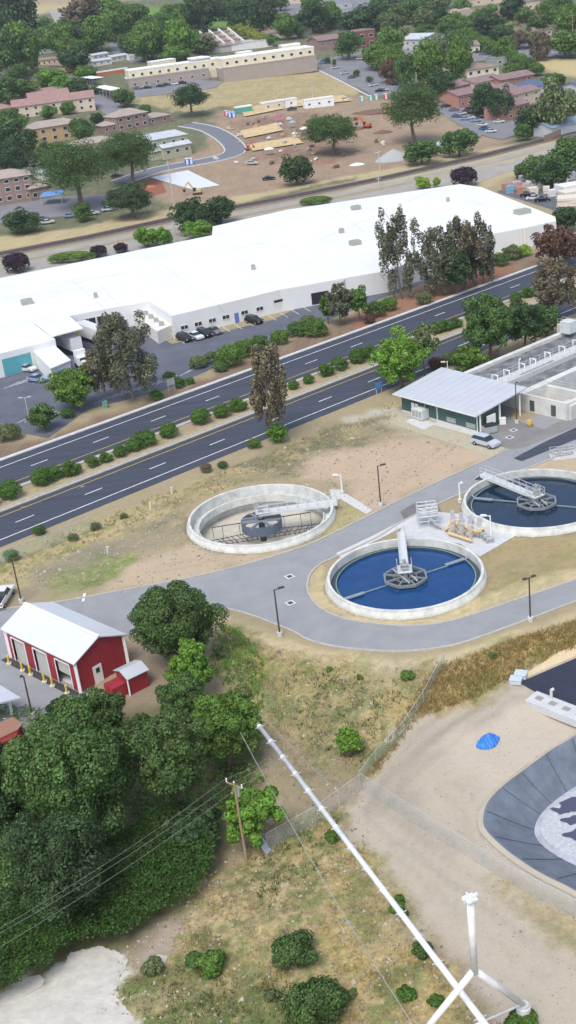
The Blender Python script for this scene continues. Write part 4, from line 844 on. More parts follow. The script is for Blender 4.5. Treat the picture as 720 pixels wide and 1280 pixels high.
for k, (b0, b1) in enumerate(bays):
    zb = 0 if k < 2 else 1.5
    mb = MB(); mb.beam(rb(b0, .25, (DH + zb) / 2), rb(b1, .25, (DH + zb) / 2), .08, DH - zb)
    for z in np.arange(zb + .5, DH, .55): mb.beam(rb(b0, .2, z), rb(b1, .2, z), .03, .04)
    dr = part('bay_door', mb, garage_d, RB, label=None if k < 2 else 'half-open grey bay door')
    mb = MB(); mb.beam(rb(b0 - .1, -.04, 0), rb(b0 - .1, -.04, DH + .1), .3, .1); mb.beam(rb(b1 + .08, -.04, 0), rb(b1 + .08, -.04, DH + .1), .14, .1); mb.beam(rb(b0, -.04, DH + .08), rb(b1, -.04, DH + .08), .1, .16); part('door_frame', mb, white_p, dr)
    for s in (b0 - .1, b1 + .1):
        bo = thing('bollard', 'yellow bollard on a concrete foot, at the %s side of the %s bay door' % ('left' if s < b0 else 'right', ('left', 'middle', 'half-open')[k]), 'bollard', rb(s, -1.0, 0), 0, 'yellow bollards by the bay doors')
        mb = MB(); mb.tube([(0, 0, 0), (0, 0, 1.1)], .12, 10); mb.tube([(0, 0, 1.1), (0, 0, 1.18)], [.12, .05], 10); part('post', mb, mat('safety_yellow', (.7, .5, .03), .5, noise=0), bo, True); mb = MB(); mb.box((0, 0, .08), (.55, .55, .16)); part('foot', mb, conc, bo, True)
mb = MB(); mb.prism([(v_.x, v_.y) for v_ in (rb(.3, .4, 0), rb(Ln - .3, .4, 0), rb(Ln - .3, Wn - .4, 0), rb(.3, Wn - .4, 0))], .0, .06); part('floor_slab', mb, conc, RB)
mb = MB(); mb.box(rb(12.4 * sc, 3.2, 1.0), (3, 1.6, 1.4), .5); mb.box(rb(12.4 * sc, 2.6, .6), (1, 1, .9), .2); part('stored_equipment', mb, mat('red_equipment', (.25, .03, .03), .5), RB)
mb = MB(); mb.beam(rb(Ln + .06, Wn * .30, 1.1), rb(Ln + .06, Wn * .30 + 1.2, 1.1), .08, 2.2); dr = part('side_door', mb, white_p, RB); mb = MB(); mb.beam(rb(Ln + .12, Wn * .30 + .35, 1.6), rb(Ln + .12, Wn * .30 + .85, 1.6), .04, .6); part('window', mb, glass, dr)
mb = MB(); strip(mb, [rb(-.5, -.6, 0), rb(Ln, -.6, 0)], 1.0, None, .05); part('door_apron', mb, mat('dark_drain', (.05, .05, .05), .8), RB)
# red shed
S = thing('red_shed', 'small red shed with a pale roof beside the red garage', 'shed', G(164, 868)); a = G(163.5, 869); b = G(187, 857.5); ex = (b - a); sl = ex.length; ex.normalize(); ey = Vector((-ex.y, ex.x, 0))
def sp(s, t, z): return a + ex * s + ey * t + Vector((0, 0, z))
mb = MB(); mb.prism([(q.x, q.y) for q in (sp(0, 0, 0), sp(sl, 0, 0), sp(sl, 2.6, 0), sp(0, 2.6, 0))], 0, 2.1)
part('wall', mb, redw, S); mb = MB(); pr = [sp(-.2, -.2, 2.05), sp(sl + .2, -.2, 2.05), sp(sl + .2, 1.3, 2.6), sp(-.2, 1.3, 2.6), sp(sl + .2, 2.8, 2.05), sp(-.2, 2.8, 2.05)]
mb.add(pr + [q + Vector((0, 0, .1)) for q in pr], [(0, 1, 2, 3), (3, 2, 4, 5), (6, 7, 8, 9), (9, 8, 10, 11), (0, 6, 7, 1), (4, 10, 11, 5), (0, 3, 9, 6), (3, 5, 11, 9), (1, 7, 8, 2), (2, 8, 10, 4)]); part('roof', mb, mroof, S)
mb = MB(); mb.add([sp(0, 0, 2.1), sp(0, 2.6, 2.1), sp(0, 1.3, 2.58), sp(sl, 0, 2.1), sp(sl, 2.6, 2.1), sp(sl, 1.3, 2.58)], [(0, 1, 2), (3, 4, 5)]); part('gable', mb, redw, S)
mb = MB(); mb.prism([(q.x, q.y) for q in (sp(-1.9, .4, 0), sp(-.1, .4, 0), sp(-.1, 2.2, 0), sp(-1.9, 2.2, 0))], 0, 1.5); part('lean_to', mb, redw, S)
mb = MB(); mb.beam(sp(-.12, -.1, 0), sp(-.12, -.1, 2.0), .16, .16); part('corner_trim', mb, white_p, S)
# carport at the left edge
CP = thing('carport', 'white-roofed open carport at the left edge near the red building', 'carport', G(5, 905)); mb = MB(); mb.prism([G2(p, 3.2) for p in ((-90, 840), (0, 856), (26, 872), (0, 878), (-90, 900))], 3.0, 3.2); part('roof', mb, mroof, CP)
for x, y in ((16, 896), (-30, 915), (-60, 880)): mb = MB(); q = G(x, y); mb.beam(q, q + Vector((0, 0, 3.0)), .25, .25); part('post', mb, white_p, CP)
BS = thing('brown_roofed_shed', 'low red shed with a rusty brown roof half under the oak', 'shed', G(0, 940)); mb = MB(); mb.prism([G2(p, 2.2) for p in ((-80, 938), (16, 899), (27, 906), (20, 920), (-60, 960))], 0, 2.2); part('wall', mb, redw, BS); mb = MB(); mb.prism([G2(p, 2.4) for p in ((-82, 935), (16, 896), (29, 904), (22, 912), (-70, 955))], 2.24, 2.4); part('roof', mb, mat('brown_metal', (.30, .16, .11), .7, coord='World'), BS)

# ------------------------------------------------------------------ fences
mesh_f = see_through('chain_link', (.55, .58, .58), .24); mesh_g = see_through('green_chain_link', (.35, .48, .42), .28)
def fence(pts, h, label, m=mesh_f, step=3, name='chain_link_fence'):
    W_ = line_pts([P(*p) for p in pts], step); t = thing(name, label, 'fence', W_[0]); mb = MB()
    for a, b in zip(W_[:-1], W_[1:]):
        za, zb = float(T(a.x, a.y)), float(T(b.x, b.y)); mb.quad((a.x, a.y, za + .05), (b.x, b.y, zb + .05), (b.x, b.y, zb + h), (a.x, a.y, za + h))
    part('mesh_panel', mb, m, t); mb = MB(); mb.tube([(p.x, p.y, float(T(p.x, p.y)) + h) for p in W_], .025, 5); part('top_rail', mb, steel, t)
    for p in W_: mb = MB(); z = float(T(p.x, p.y)); mb.tube([(p.x, p.y, z - .2), (p.x, p.y, z + h + .05)], .03, 6); part('fence_post', mb, steel, t)
fence([(335, 1064), (395, 1030), (453, 988)], 2.0, 'chain link fence crossing under the white pipe to the dirt yard corner')
fence([(453, 988), (530, 1038), (640, 1106), (760, 1170)], 2.0, 'pale chain link fence running across the dirt yard')
fence([(450, 982), (470, 955), (505, 918), (530, 880), (556, 832)], 1.6, 'greenish chain link fence climbing to the ring road', mesh_g)
fence([(-60, 728), (0, 708), (60, 686), (115, 664)], 2.2, 'green chain link fence along the highway at the left edge', mesh_g)
fence([(556, 478), (590, 462), (625, 446)], 1.8, 'dark fence between the foamy basin and the highway trees', see_through('dark_fence', (.1, .12, .11), .5), 2.5)

# ------------------------------------------------------------------ lined pond, dark pad, slab
PD = thing('lined_pond', 'empty pond lined with blue-grey plastic sheeting in the dirt yard', 'pond', P(700, 1020))
liner = mat('pond_liner', (.14, .165, .205), .5, noise=.25, scale=.6, bump=.8, bscale=1.2, coord='World')
cen = Vector((sum(p[0] for p in POND_RIM) / len(POND_RIM), sum(p[1] for p in POND_RIM) / len(POND_RIM))); mb = MB(); N = len(POND_RIM)
BOT = smooth_px([(800, 950), (760, 965), (722, 982), (695, 1000), (676, 1018), (668, 1036), (672, 1050), (690, 1066), (720, 1082), (800, 1118)])
bz = -2.4 - 2.6
FOOT = [tuple(G(*p, bz)[:2]) for p in BOT]
FOOT += [(FOOT[-1][0] + 50, FOOT[-1][1] - 10), (FOOT[0][0] + 50, FOOT[0][1] + 10)]
def resample(pl, n):
    L_ = [0]
    for a, b in zip(pl[:-1], pl[1:]): L_.append(L_[-1] + math.hypot(b[0] - a[0], b[1] - a[1]))
    t = np.linspace(0, L_[-1], n); return list(zip(np.interp(t, L_, [p[0] for p in pl]), np.interp(t, L_, [p[1] for p in pl])))
NR = 60
RIM_ = resample(POND_RIM[:-2], NR) + POND_RIM[-2:]; FT_ = resample(FOOT[:-2], NR) + FOOT[-2:]; N = len(RIM_)
def ring_at(k): return [Vector((a[0] + (b[0] - a[0]) * k, a[1] + (b[1] - a[1]) * k)) for a, b in zip(RIM_, FT_)]
# foot follows the same curve, 7 m in and 2.6 m down
bz = -2.4 - 2.6
rims = [[(p[0], p[1], float(T(*p)) + .12) for p in ring_at(-.06)], [(p[0], p[1], float(T(*p)) + .10) for p in ring_at(0)], [(p[0], p[1], -2.4 - 1.3) for p in ring_at(.5)], [(p[0], p[1], bz) for p in ring_at(1)]]
mbk = MB(); ko = [(p[0], p[1], float(T(*p)) + .05) for p in ring_at(-.16)]; ki = [(p[0], p[1], float(T(*p)) + .14) for p in ring_at(-.05)]; mbk.add(ko + ki, [(k, k + 1, N + k + 1, N + k) for k in range(NR - 1)]); struct('pond_bank', mbk, mat('bank_soil', (.43, .385, .31), 1, noise=.08, scale=.5, coord='World'))
vs_ = [v_ for r_ in rims for v_ in r_]; mb.add(vs_, [(i * N + k, i * N + (k + 1) % N, (i + 1) * N + (k + 1) % N, (i + 1) * N + k) for i in range(3) for k in range(N)]); part('liner', mb, liner, PD)
for k in (5, 9, 14, 19, 24, 28, 33, 38, 43, 48, 53):
    mb = MB(); mb.tube([Vector(rims[1][k]) + Vector((0, 0, .05)), Vector(rims[2][k]) + Vector((0, 0, .03)), Vector(rims[3][k]) + Vector((0, 0, .03))], .03, 5); part('liner_seam', mb, mat('liner_seam', (.06, .072, .09), .5), PD)
mb = MB(); mb.prism([(p[0], p[1]) for p in ring_at(1)], bz - .3, bz + .02); part('pond_floor', mb, mat('pond_silt', (.40, .42, .46), .5, noise=.25, scale=.7, coord='World'), PD)
mb = MB(); r_ = ring_at(1.14); mb.prism([(p[0], p[1]) for p in r_], bz, bz + .05); part('silt_margin', mb, mat('pale_silt', (.46, .48, .51), .5, noise=.22, coord='World'), PD)
pudm = mat('dark_puddle', (.07, .08, .13), .3, noise=0)
for (x, y, a_, b_) in ((718, 1006, 1.7, .9), (704, 1014, .9, .5), (716, 1026, 1.0, .6), (722, 1044, 1.2, .7), (692, 1012, .35, .2), (745, 1018, 1.6, 1)):
    q = G(x, y, bz); mb = MB(); mb.add([(q.x + a_ * math.cos(t) * (1 + .25 * math.sin(3 * t + x)), q.y + b_ * math.sin(t) * (1 + .25 * math.cos(4 * t + y)), bz + .08 + .004 * (x % 13)) for t in np.linspace(0, 2 * math.pi, 28, endpoint=False)], [tuple(range(28))]); part('puddle', mb, pudm, PD)
sheet('dark_pad', [(649, 854), (700, 832), (800, 790), (800, 920), (720, 890), (680, 872)], asph_blue, .10)
sheet('sand_apron', [(648, 848), (700, 815), (800, 770), (800, 786), (700, 829), (652, 850)], mat('sand_apron', (.58, .47, .30), 1, coord='World'), .05)
SL = thing('perforated_slab', 'long white concrete slab with a row of square openings beside the dark pad', 'slab', P(690, 895)); a = P(656, 881); b = P(800, 944); e = b - a; e.z = 0; ln = e.length; e.normalize(); s_ = Vector((-e.y, e.x, 0))
mb = MB(); zt = a.z + .55; pr = [a - s_ * 0, b, b + s_ * 2.2, a + s_ * 2.2]; mb.prism([(q.x, q.y) for q in pr], a.z - .3, zt); part('slab', mb, conc_pale, SL)
for k in range(int(ln / 1.65)):
    q = a + e * (1.0 + k * 1.65) + s_ * 1.2; mb = MB(); mb.prism([(x.x, x.y) for x in (q - e * .4 - s_ * .35, q + e * .4 - s_ * .35, q + e * .4 + s_ * .35, q - e * .4 + s_ * .35)], zt - .02, zt + .02); part('opening_cover', mb, mat('grate_grey', (.28, .28, .27), .7), SL)
mb = MB(); q = a + e * 2.0 + s_ * 1.9; mb.tube([(q.x, q.y, zt), (q.x, q.y, zt + 1.0)], .16, 10); mb.tube([(q.x, q.y, zt + 1.0), (q.x + .3, q.y, zt + 1.15)], .16, 10); part('standpipe', mb, conc_pale, SL)
for (x, y), lb in (((651, 846), 'upper pale square lid by the corner of the dark pad'), ((645, 853), 'lower pale square lid by the corner of the dark pad')):
    mb = MB(); mb.box((0, 0, .25), (1.2, 1.0, .5), -.4); mb.box((0, 0, .53), (1.3, 1.1, .06), -.4); solo('concrete_lid', mb, mat('pale_blue_lid', (.50, .58, .60), .6), lb, 'lid', 'concrete lids by the dark pad', P(x, y), local=True)
# blue tarpaulin over a heap
mb = MB(); nn2 = 22; q = P(610, 928)
def th(i, j):
    x, y = (i / nn2 - .5) * 2, (j / nn2 - .5) * 2; r_ = math.hypot(x, y * 1.0)
    return .9 * max(0, 1 - r_ ** 2.2) * (.7 + .3 * math.sin(5 * x + 1) * math.cos(4 * y)) + .06 * math.sin(17 * x + 9 * y) + .05
vv = []
for j in range(nn2 + 1):
    for i in range(nn2 + 1):
        x, y = (i / nn2 - .5) * 2, (j / nn2 - .5) * 2; k = math.sqrt(max(1 - y * y / 2, 0)); k2 = math.sqrt(max(1 - x * x / 2, 0)); X_, Y_ = x * k, y * k2
        vv.append((X_ * 1.25 + .15 * math.sin(3 * Y_), Y_ * 1.15 + .25 * X_, max(.02, 1.15 * th(i, j))))
mb.add(vv, [(j * (nn2 + 1) + i, j * (nn2 + 1) + i + 1, (j + 1) * (nn2 + 1) + i + 1, (j + 1) * (nn2 + 1) + i) for j in range(nn2) for i in range(nn2)])
solo('tarpaulin', mb, mat('blue_tarpaulin', (.035, .20, .62), .5, noise=.15, scale=2), 'crumpled bright blue tarpaulin over a heap in the dirt yard', 'tarp', loc=q, local=True)

# ------------------------------------------------------------------ white pipe, its tower, cables, power pole
PZ = 3.2
P0 = G(322, 905, PZ); P1 = G(600, 1272, PZ); pd = (P1 - P0).normalized(); pn_ = Vector((-pd.y, pd.x, 0)); P2 = P1 + pd * 12
pw = mat('white_painted_steel', (.70, .72, .74), .45, noise=.12, scale=1.2)
PI_ = thing('overhead_pipe', 'long straight white pipe carried in the air out of the trees past the tower', 'pipe', Vector((P1.x, P1.y, float(T(P1.x, P1.y)))))
mb = MB(); mb.tube([P0, P2], .24, 20); mb.smooth = True; part('pipe', mb, pw, PI_)
Lp = (P2 - P0).length; k = 0
for s in np.arange(.6, Lp, 2.95):
    q = P0 + pd * s; mb = MB(); mb.tube([q - pd * .12, q + pd * .12], .275, 20); part('coupling', mb, pw, PI_)
    mb = MB(); mb.tube([q - pn_ * .5, q + pn_ * .5], .05, 6); part('hanger_bar', mb, steel, PI_)
# tower: junction above the pipe axis
lo_, hi_ = 3.0, 22.0
def sd_axis(z, x=593, y=1212): q = G(x, y, z); return (q - P0).dot(pn_)
f0 = sd_axis(lo_)
for _ in range(50):
    mid = (lo_ + hi_) / 2
    if sd_axis(mid) * f0 > 0: lo_ = mid
    else: hi_ = mid
ZJ = (lo_ + hi_) / 2
print('junction z', ZJ)
if ZJ > 15 or ZJ < 4.5: ZJ = 8.0
J = G(593, 1212, ZJ)
bestz = min(np.arange(ZJ + 2, ZJ + 16, .05), key=lambda z: abs(pix((J.x, J.y, z))[1] - 1124)); M = Vector((J.x, J.y, float(bestz)))
RF = G(654, 1256, -.6); tt = (RF - J); tt.z = 0; along = tt.dot(pd); across = tt.dot(pn_); LFt = J + pd * along - pn_ * across; LFt.z = -.6
print('tower', J, M, RF, LFt, [pix(v) for v in (J, M, RF, LFt)])
TW = thing('pipe_tower', 'white three-legged steel tower carrying cables over the pipe at the lower right', 'tower', Vector((J.x, J.y, -2.4)))
mb = MB(); mb.tube([J - Vector((0, 0, .3)), M], .26, 20); mb.smooth = True; part('mast', mb, pw, TW)
for q in (RF, LFt):
    mb = MB(); mb.tube([J, q], .24, 20); mb.smooth = True; part('leg', mb, pw, TW); mb = MB(); mb.tube([(q.x, q.y, -2.9), (q.x, q.y, q.z - .15)], .55, 20); mb.tube([(q.x, q.y, q.z - .15), (q.x, q.y, q.z + .1)], .4, 16); part('pedestal', mb, conc_pale, TW)
mb = MB(); mb.box(M + Vector((0, 0, .06)), (.8, .8, .12), .4)
for s in (-1, 1): mb.tube([M + pn_ * s * .45 + Vector((0, 0, -.1)), M + pn_ * s * .45 + Vector((0, 0, .35))], .09, 8)
mb.beam(M - pn_ * .6 + Vector((0, 0, .2)), M + pn_ * .6 + Vector((0, 0, .2)), .2, .15); mb.beam(M - pd * .5 + Vector((0, 0, .2)), M + pd * .5 + Vector((0, 0, .2)), .12, .12); part('cable_saddle', mb, pw, TW)
pa = P1 + pd * .4; mb = MB(); mb.tube([RF + Vector((0, 0, .1)), pa], .08, 8); mb.tube([pa, LFt + Vector((0, 0, .1))], .08, 8); part('brace', mb, pw, TW)
cab_m = mat('wire_rope', (.45, .46, .46), .5, .4, noise=0)
def cable(a, b, sag, r_, label, name='cable', n=24, m=cab_m, group=None):
    a = Vector(a); b = Vector(b); mb = MB(); mb.tube([a.lerp(b, t) - Vector((0, 0, sag * 4 * t * (1 - t))) for t in np.linspace(0, 1, n)], r_, 5)
    return solo(name, mb, m, label, 'cable', group, loc=tuple(a))
far0 = P0 + pd * 1
cable(M + pn_ * .4, G(333, 900, 8), 1.2, .016, 'thin dark suspension cable from the tower top toward the grove')
cable(G(300, 915, 4), G(522, 1290, 4), 1.0, .03, 'long bare guy cable on the left of the white pipe over the grass')
wire_m = mat('power_wire', (.30, .32, .32), .5, .2, noise=0); pb = P(308, 1075); ph = 9.0
pt_ = min([(abs(pix((pb.x + dx_, pb.y, pb.z + ph))[0] - 292), dx_) for dx_ in np.arange(-2.5, 1, .05)])[1]
tz = min(np.arange(5, 14, .05), key=lambda z: abs(pix((pb.x + pt_, pb.y, pb.z + z))[1] - 978)); top = Vector((pb.x + pt_, pb.y, pb.z + float(tz)))
PP = thing('utility_pole', 'leaning wooden utility pole standing at the edge of the bushes', 'utility pole', pb); wood = mat('weathered_wood', (.36, .25, .16), .9, noise=.25, scale=4)
mb = MB(); mb.tube([pb - Vector((0, 0, .3)), top], [.14, .10], 10); part('pole', mb, wood, PP)
ar = Vector((.75, -.65, 0)).normalized(); mb = MB(); mb.beam(top - ar * .95 - Vector((0, 0, .3)), top + ar * .95 - Vector((0, 0, .3)), .09, .1); part('crossarm', mb, wood, PP)
for s in (-.9, 0, .9): mb = MB(); mb.tube([top + ar * s - Vector((0, 0, .25)), top + ar * s + Vector((0, 0, .12))], .07, 6); part('insulator', mb, white_p, PP)
mb = MB(); mb.tube([top + Vector((.2, .2, -.9)), top + Vector((.2, .2, -1.6))], .2, 10); part('transformer', mb, grey_m, PP)
for (s, y2, yr, lb) in ((-.9, 1162, 935, 'upper'), (0, 1168, 940, 'middle'), (.9, 1186, 948, 'lower')):
    q = top + ar * s + Vector((0, 0, .1)); cable(q, G(-30, y2 + 15, 7), .6, .012, '%s power line from the leaning wooden pole to the lower left' % lb, 'power_line', m=wire_m, group='power lines'); cable(q, G(352, yr, 6), .3, .011, '%s power line from the wooden pole toward the white pipe' % lb, 'power_line', m=wire_m, group='power lines')
# pale board leaning at the fence end, white markers
mb = MB(); a = P(336, 1066); mb.beam(a, a + Vector((-1.2, 1.2, 2.0)), .7, .1); solo('leaning_board', mb, mat('grey_board', (.42, .45, .48), .7), 'pale grey board leaning at the end of the fence by the bushes', 'board', loc=tuple(a))
for x, y, lb in ((188, 636, 'pale stubby marker post among weeds below the highway'), (135, 692, 'white pipe marker in the green weed patch'), (215, 617, 'small white stake near the highway verge')):
    mb = MB(); mb.tube([(0, 0, 0), (.05, 0, 1.0)], .14, 8); mb.tube([(.05, 0, 1.0), (.05, 0, 1.06)], .18, 8); solo('marker_post', mb, mat('cream_paint', (.66, .62, .5), .7), lb, 'marker', 'marker posts', P(x, y), local=True)
# highway signs
def sign(x, y, ytop, w, h, m, label, rz=0):
    b_ = P(x, y); H = (y - ytop) / (pxm(b_) * math.cos(dep(b_))); t = thing('road_sign', label, 'sign', b_, rz)
    for s in (-.4, .4): mb = MB(); mb.tube([(s * w, 0, 0), (s * w, 0, H)], .06, 6); part('post', mb, steel, t, True)
    mb = MB(); mb.box((0, -.08, H - h / 2), (w, .05, h)); part('panel', mb, m, t, True)
sign(215, 490, 473, 1.6, 1.3, mat('sign_back', (.42, .43, .42), .5, .3), 'grey back of a road sign beside the upper highway lanes', .5)
sign(474, 492, 478, 1.5, 1.1, mat('sign_blue', (.08, .25, .6), .5, noise=0), 'small blue road sign near the bright green tree by the lower lanes', .6)
mb = MB(); mb.box((0, 0, .6), (.9, .7, 1.2)); mb.box((0, 0, 1.25), (1.0, .8, .1)); solo('utility_box', mb, mat('green_box', (.12, .28, .2), .6), 'green utility box beside the grey tree on the highway bank', 'utility box', loc=P(132, 510), local=True)
# ------------------------------------------------------------------ foliage
def leafm(nm, c, var=.45): return mat('leaf_' + nm, c, .65, noise=.3, scale=.35, isl=var, trans=.28, coord='World', spec=.25)
G_ = 1
LEAF = {'oak': leafm('oak', (0.095, 0.165, 0.050)), 'dark': leafm('dark', (0.064, 0.118, 0.045)), 'green': leafm('green', (0.137, 0.245, 0.049)), 'bright': leafm('bright', (.17, .33, .05)), 'lime': leafm('lime', (0.280, 0.448, 0.056)),
        'gum': leafm('gum', (.17, .185, .115)), 'brown': leafm('brown', (.20, .175, .11)), 'purple': leafm('purple', (0.055, 0.031, 0.055)), 'rust': leafm('rust', (.17, .10, .07)), 'olive': leafm('olive', (0.175, 0.224, 0.098)), 'yellow': leafm('yellow', (0.308, 0.364, 0.070)), 'hedge': leafm('hedge', (0.098, 0.196, 0.037)), 'mid': leafm('mid', (0.105, 0.193, 0.056))}
bark = mat('bark', (.16, .12, .09), .95, noise=.25, scale=2); bark_p = mat('pale_bark', (.24, .20, .16), .9, noise=.3, scale=2)
def crown_mesh(name, seed, rx, ry, rz, nb, nl, leaf, m, br=(.28, .45), hollow=.55, flat=1.0, droop=0.0, cone=False, jit=.22, bot=-.55):
    """leaf-sized faces on many uneven clumps; centre of the crown at the origin"""
    r = np.random.default_rng(seed); d = r.normal(size=(nb, 3)); d /= np.linalg.norm(d, axis=1)[:, None]
    d[:, 2] = np.where(d[:, 2] < bot, -d[:, 2] * .6, d[:, 2])
    rad = hollow + (1 - hollow) * r.random(nb) ** .6; bs = br[0] + (br[1] - br[0]) * r.random(nb)
    cen = d * (rad * (1 - bs * .75))[:, None] * (1 + jit * r.normal(size=nb))[:, None]
    if cone: f = 1 - .8 * (cen[:, 2:3] * .5 + .5); cen = np.concatenate([cen[:, :2] * f * 1.2, cen[:, 2:3]], 1); bs = bs * (f[:, 0] * .8 + .3)
    R3 = np.array([rx, ry, rz]); mean = (rx + ry + rz) / 3
    w = bs ** 2; k = r.choice(nb, nl, p=w / w.sum()); e = r.normal(size=(nl, 3)); e /= np.linalg.norm(e, axis=1)[:, None]
    e[:, 2] = np.where(r.random(nl) < .45, np.abs(e[:, 2]), e[:, 2]); rr = (.62 + .42 * r.random(nl) ** .7)
    off = e * (bs[k] * rr)[:, None]; pos = (cen[k] + off * np.array([1, 1, flat])) * R3
    if droop: hang = r.random(nl) ** 2 * droop * rz * bs[k]; pos[:, 2] -= hang
    nrm = e + .38 * r.normal(size=(nl, 3)); nrm /= np.linalg.norm(nrm, axis=1)[:, None]
    a = np.cross(nrm, r.normal(size=(nl, 3))); a /= np.linalg.norm(a, axis=1)[:, None] + 1e-9; b = np.cross(nrm, a)
    s = (leaf * (.6 + .9 * r.random(nl)))[:, None]; lift = nrm * s * .25
    q = np.stack([pos - a * s * .6 , pos - b * s * .45 + lift, pos + a * s * .6, pos + b * s * .45 + lift], 1)
    return quads_mesh(name, q, m)
def quads_mesh(name, q, m):
    n = len(q); me = bpy.data.meshes.new(name); me.vertices.add(n * 4); me.vertices.foreach_set('co', q.reshape(-1).astype(np.float32)); me.loops.add(n * 4); me.loops.foreach_set('vertex_index', np.arange(n * 4, dtype=np.int32))
    me.polygons.add(n); me.polygons.foreach_set('loop_start', np.arange(0, n * 4, 4, dtype=np.int32)); me.update(calc_edges=True); me.materials.append(m); return me
def trunk_mb(h, r, spread, nlimb, seed, lean=.05):
    rn = random.Random(seed); mb = MB(); top = Vector((rn.uniform(-lean, lean) * h, rn.uniform(-lean, lean) * h, h * .62))
    mb.tube([(0, 0, -.3), top * .5 + Vector((.05 * h * rn.uniform(-1, 1), 0, 0)), top], [r, r * .75, r * .5], 8)
    for k in range(nlimb):
        a = 2 * math.pi * (k + rn.random() * .6) / nlimb; s = top * rn.uniform(.5, 1); e = s + Vector((math.cos(a) * spread * rn.uniform(.5, .8), math.sin(a) * spread * rn.uniform(.5, .8), h * rn.uniform(.12, .34)))
        mb.tube([s, s.lerp(e, .5) + Vector((0, 0, h * .04)), e], [r * .42, r * .28, r * .12], 6)
    return mb
# kind: crown proportions.  rzf = crown half height / tree height
KIND = {'oak': dict(m='oak', nb=46, rzf=.40, br=(.22, .42)), 'dark': dict(m='dark', nb=40, rzf=.42, br=(.22, .42)), 'mid': dict(m='mid', nb=40, rzf=.42, br=(.22, .4)), 'green': dict(m='green', nb=40, rzf=.42, br=(.22, .4)), 'bright': dict(m='bright', nb=36, rzf=.43, br=(.2, .38)), 'lime': dict(m='lime', nb=26, rzf=.46, br=(.2, .38)),
        'gum': dict(m='gum', nb=44, rzf=.42, br=(.14, .30), droop=1.2), 'brown': dict(m='brown', nb=44, rzf=.42, br=(.14, .3), droop=1.0), 'rust': dict(m='rust', nb=34, rzf=.43, br=(.2, .36)), 'olive': dict(m='olive', nb=40, rzf=.43, br=(.2, .38)), 'conifer': dict(m='dark', nb=50, rzf=.47, br=(.2, .34), cone=True), 'yellow': dict(m='yellow', nb=30, rzf=.45, br=(.2, .4))}
PROTO = {}
def tree(bx, by, ty, w, kind, label, group=None, name='tree', n=None, own=False, leaf=None, trunk=True, wy=None, pale=False, base=None, rzf=None, nbm=1.0):
    b = base or P(bx, by); s = pxm(b); dp = dep(b); K = KIND[kind]
    R = w / 2 / s * (1 if own else 1.15); tot = (by - ty) / s; h = max(1.2 * R, (tot - R * math.sin(dp) * .7) / math.cos(dp)) if not own else (tot - R * math.sin(dp) * .7) / math.cos(dp)
    f = rzf or K['rzf']; rz_ = min(h * f, R * (1.9 if kind in ('gum', 'brown', 'conifer') else 1.35)) if (own and not rzf) else (h * f if own else h * .49)
    t = thing(name, label, 'tree', b, random.uniform(0, 6.28) if not own else 0, group)
    if own:
        cm = crown_mesh('crown', hash((bx, by)) % 99991, R, wy or R, rz_, int((K['nb'] + R * 6) * nbm * (.9 if kind in ('gum', 'brown') else 1.7)), int((n or 12000) * (2.3 if by > 600 else 1.05 if kind in ('gum', 'brown') else 1.5)), (leaf or .36) * (.62 if by > 600 else .78), LEAF[K['m']], (K['br'][0] * .7, K['br'][1] * .8), droop=K.get('droop', 0), bot=-.95 if kind in ('gum', 'brown') or 280 < by < 900 else -.7, jit=.14 if kind in ('gum', 'brown') else .22); o = bpy.data.objects.new('crown', cm)
    else:
        var = random.randrange(3); key = (kind, var)
        if key not in PROTO: PROTO[key] = crown_mesh('crown', 100 + var + len(PROTO) * 7, 1, 1, 1, K['nb'] + 10, 5000, .105, LEAF[K['m']], (K['br'][0] + .03, K['br'][1] + .05), droop=K.get('droop', 0), cone=K.get('cone', False), bot=-.92)
        o = bpy.data.objects.new('crown', PROTO[key]); o.scale = (R, R * random.uniform(.85, 1.1), rz_)
    C.objects.link(o); o.parent = t; o.location = (0, 0, h - rz_ * .98)
    if trunk: part('trunk', trunk_mb(h, max(.14, R * (.05 if kind in ('gum', 'brown') else .075)), R, 5, int(bx * 7 + by), .04), bark_p if pale else bark, t, True)
    return t
def shrub(x, y, w, label, kind='hedge', group=None, hf=.8, name='shrub', cat='shrub', elong=1.0, rz=0):
    b = P(x, y); R = w / 2 / pxm(b); key = ('shrub', kind, random.randrange(3))
    if key not in PROTO: PROTO[key] = crown_mesh('foliage', 500 + len(PROTO), 1, 1, 1, 40, 5000, .085, LEAF[kind if kind in LEAF else KIND[kind]['m']], (.3, .42), hollow=.75, jit=.08)
    o = bpy.data.objects.new(name, PROTO[key]); C.objects.link(o); o.location = b + Vector((0, 0, R * hf * .75)); o.scale = (R * 1.05, R * elong, R * hf); o.rotation_euler = (0, 0, random.uniform(-.4, .4) + rz)
    return tag(o, label, cat, group)

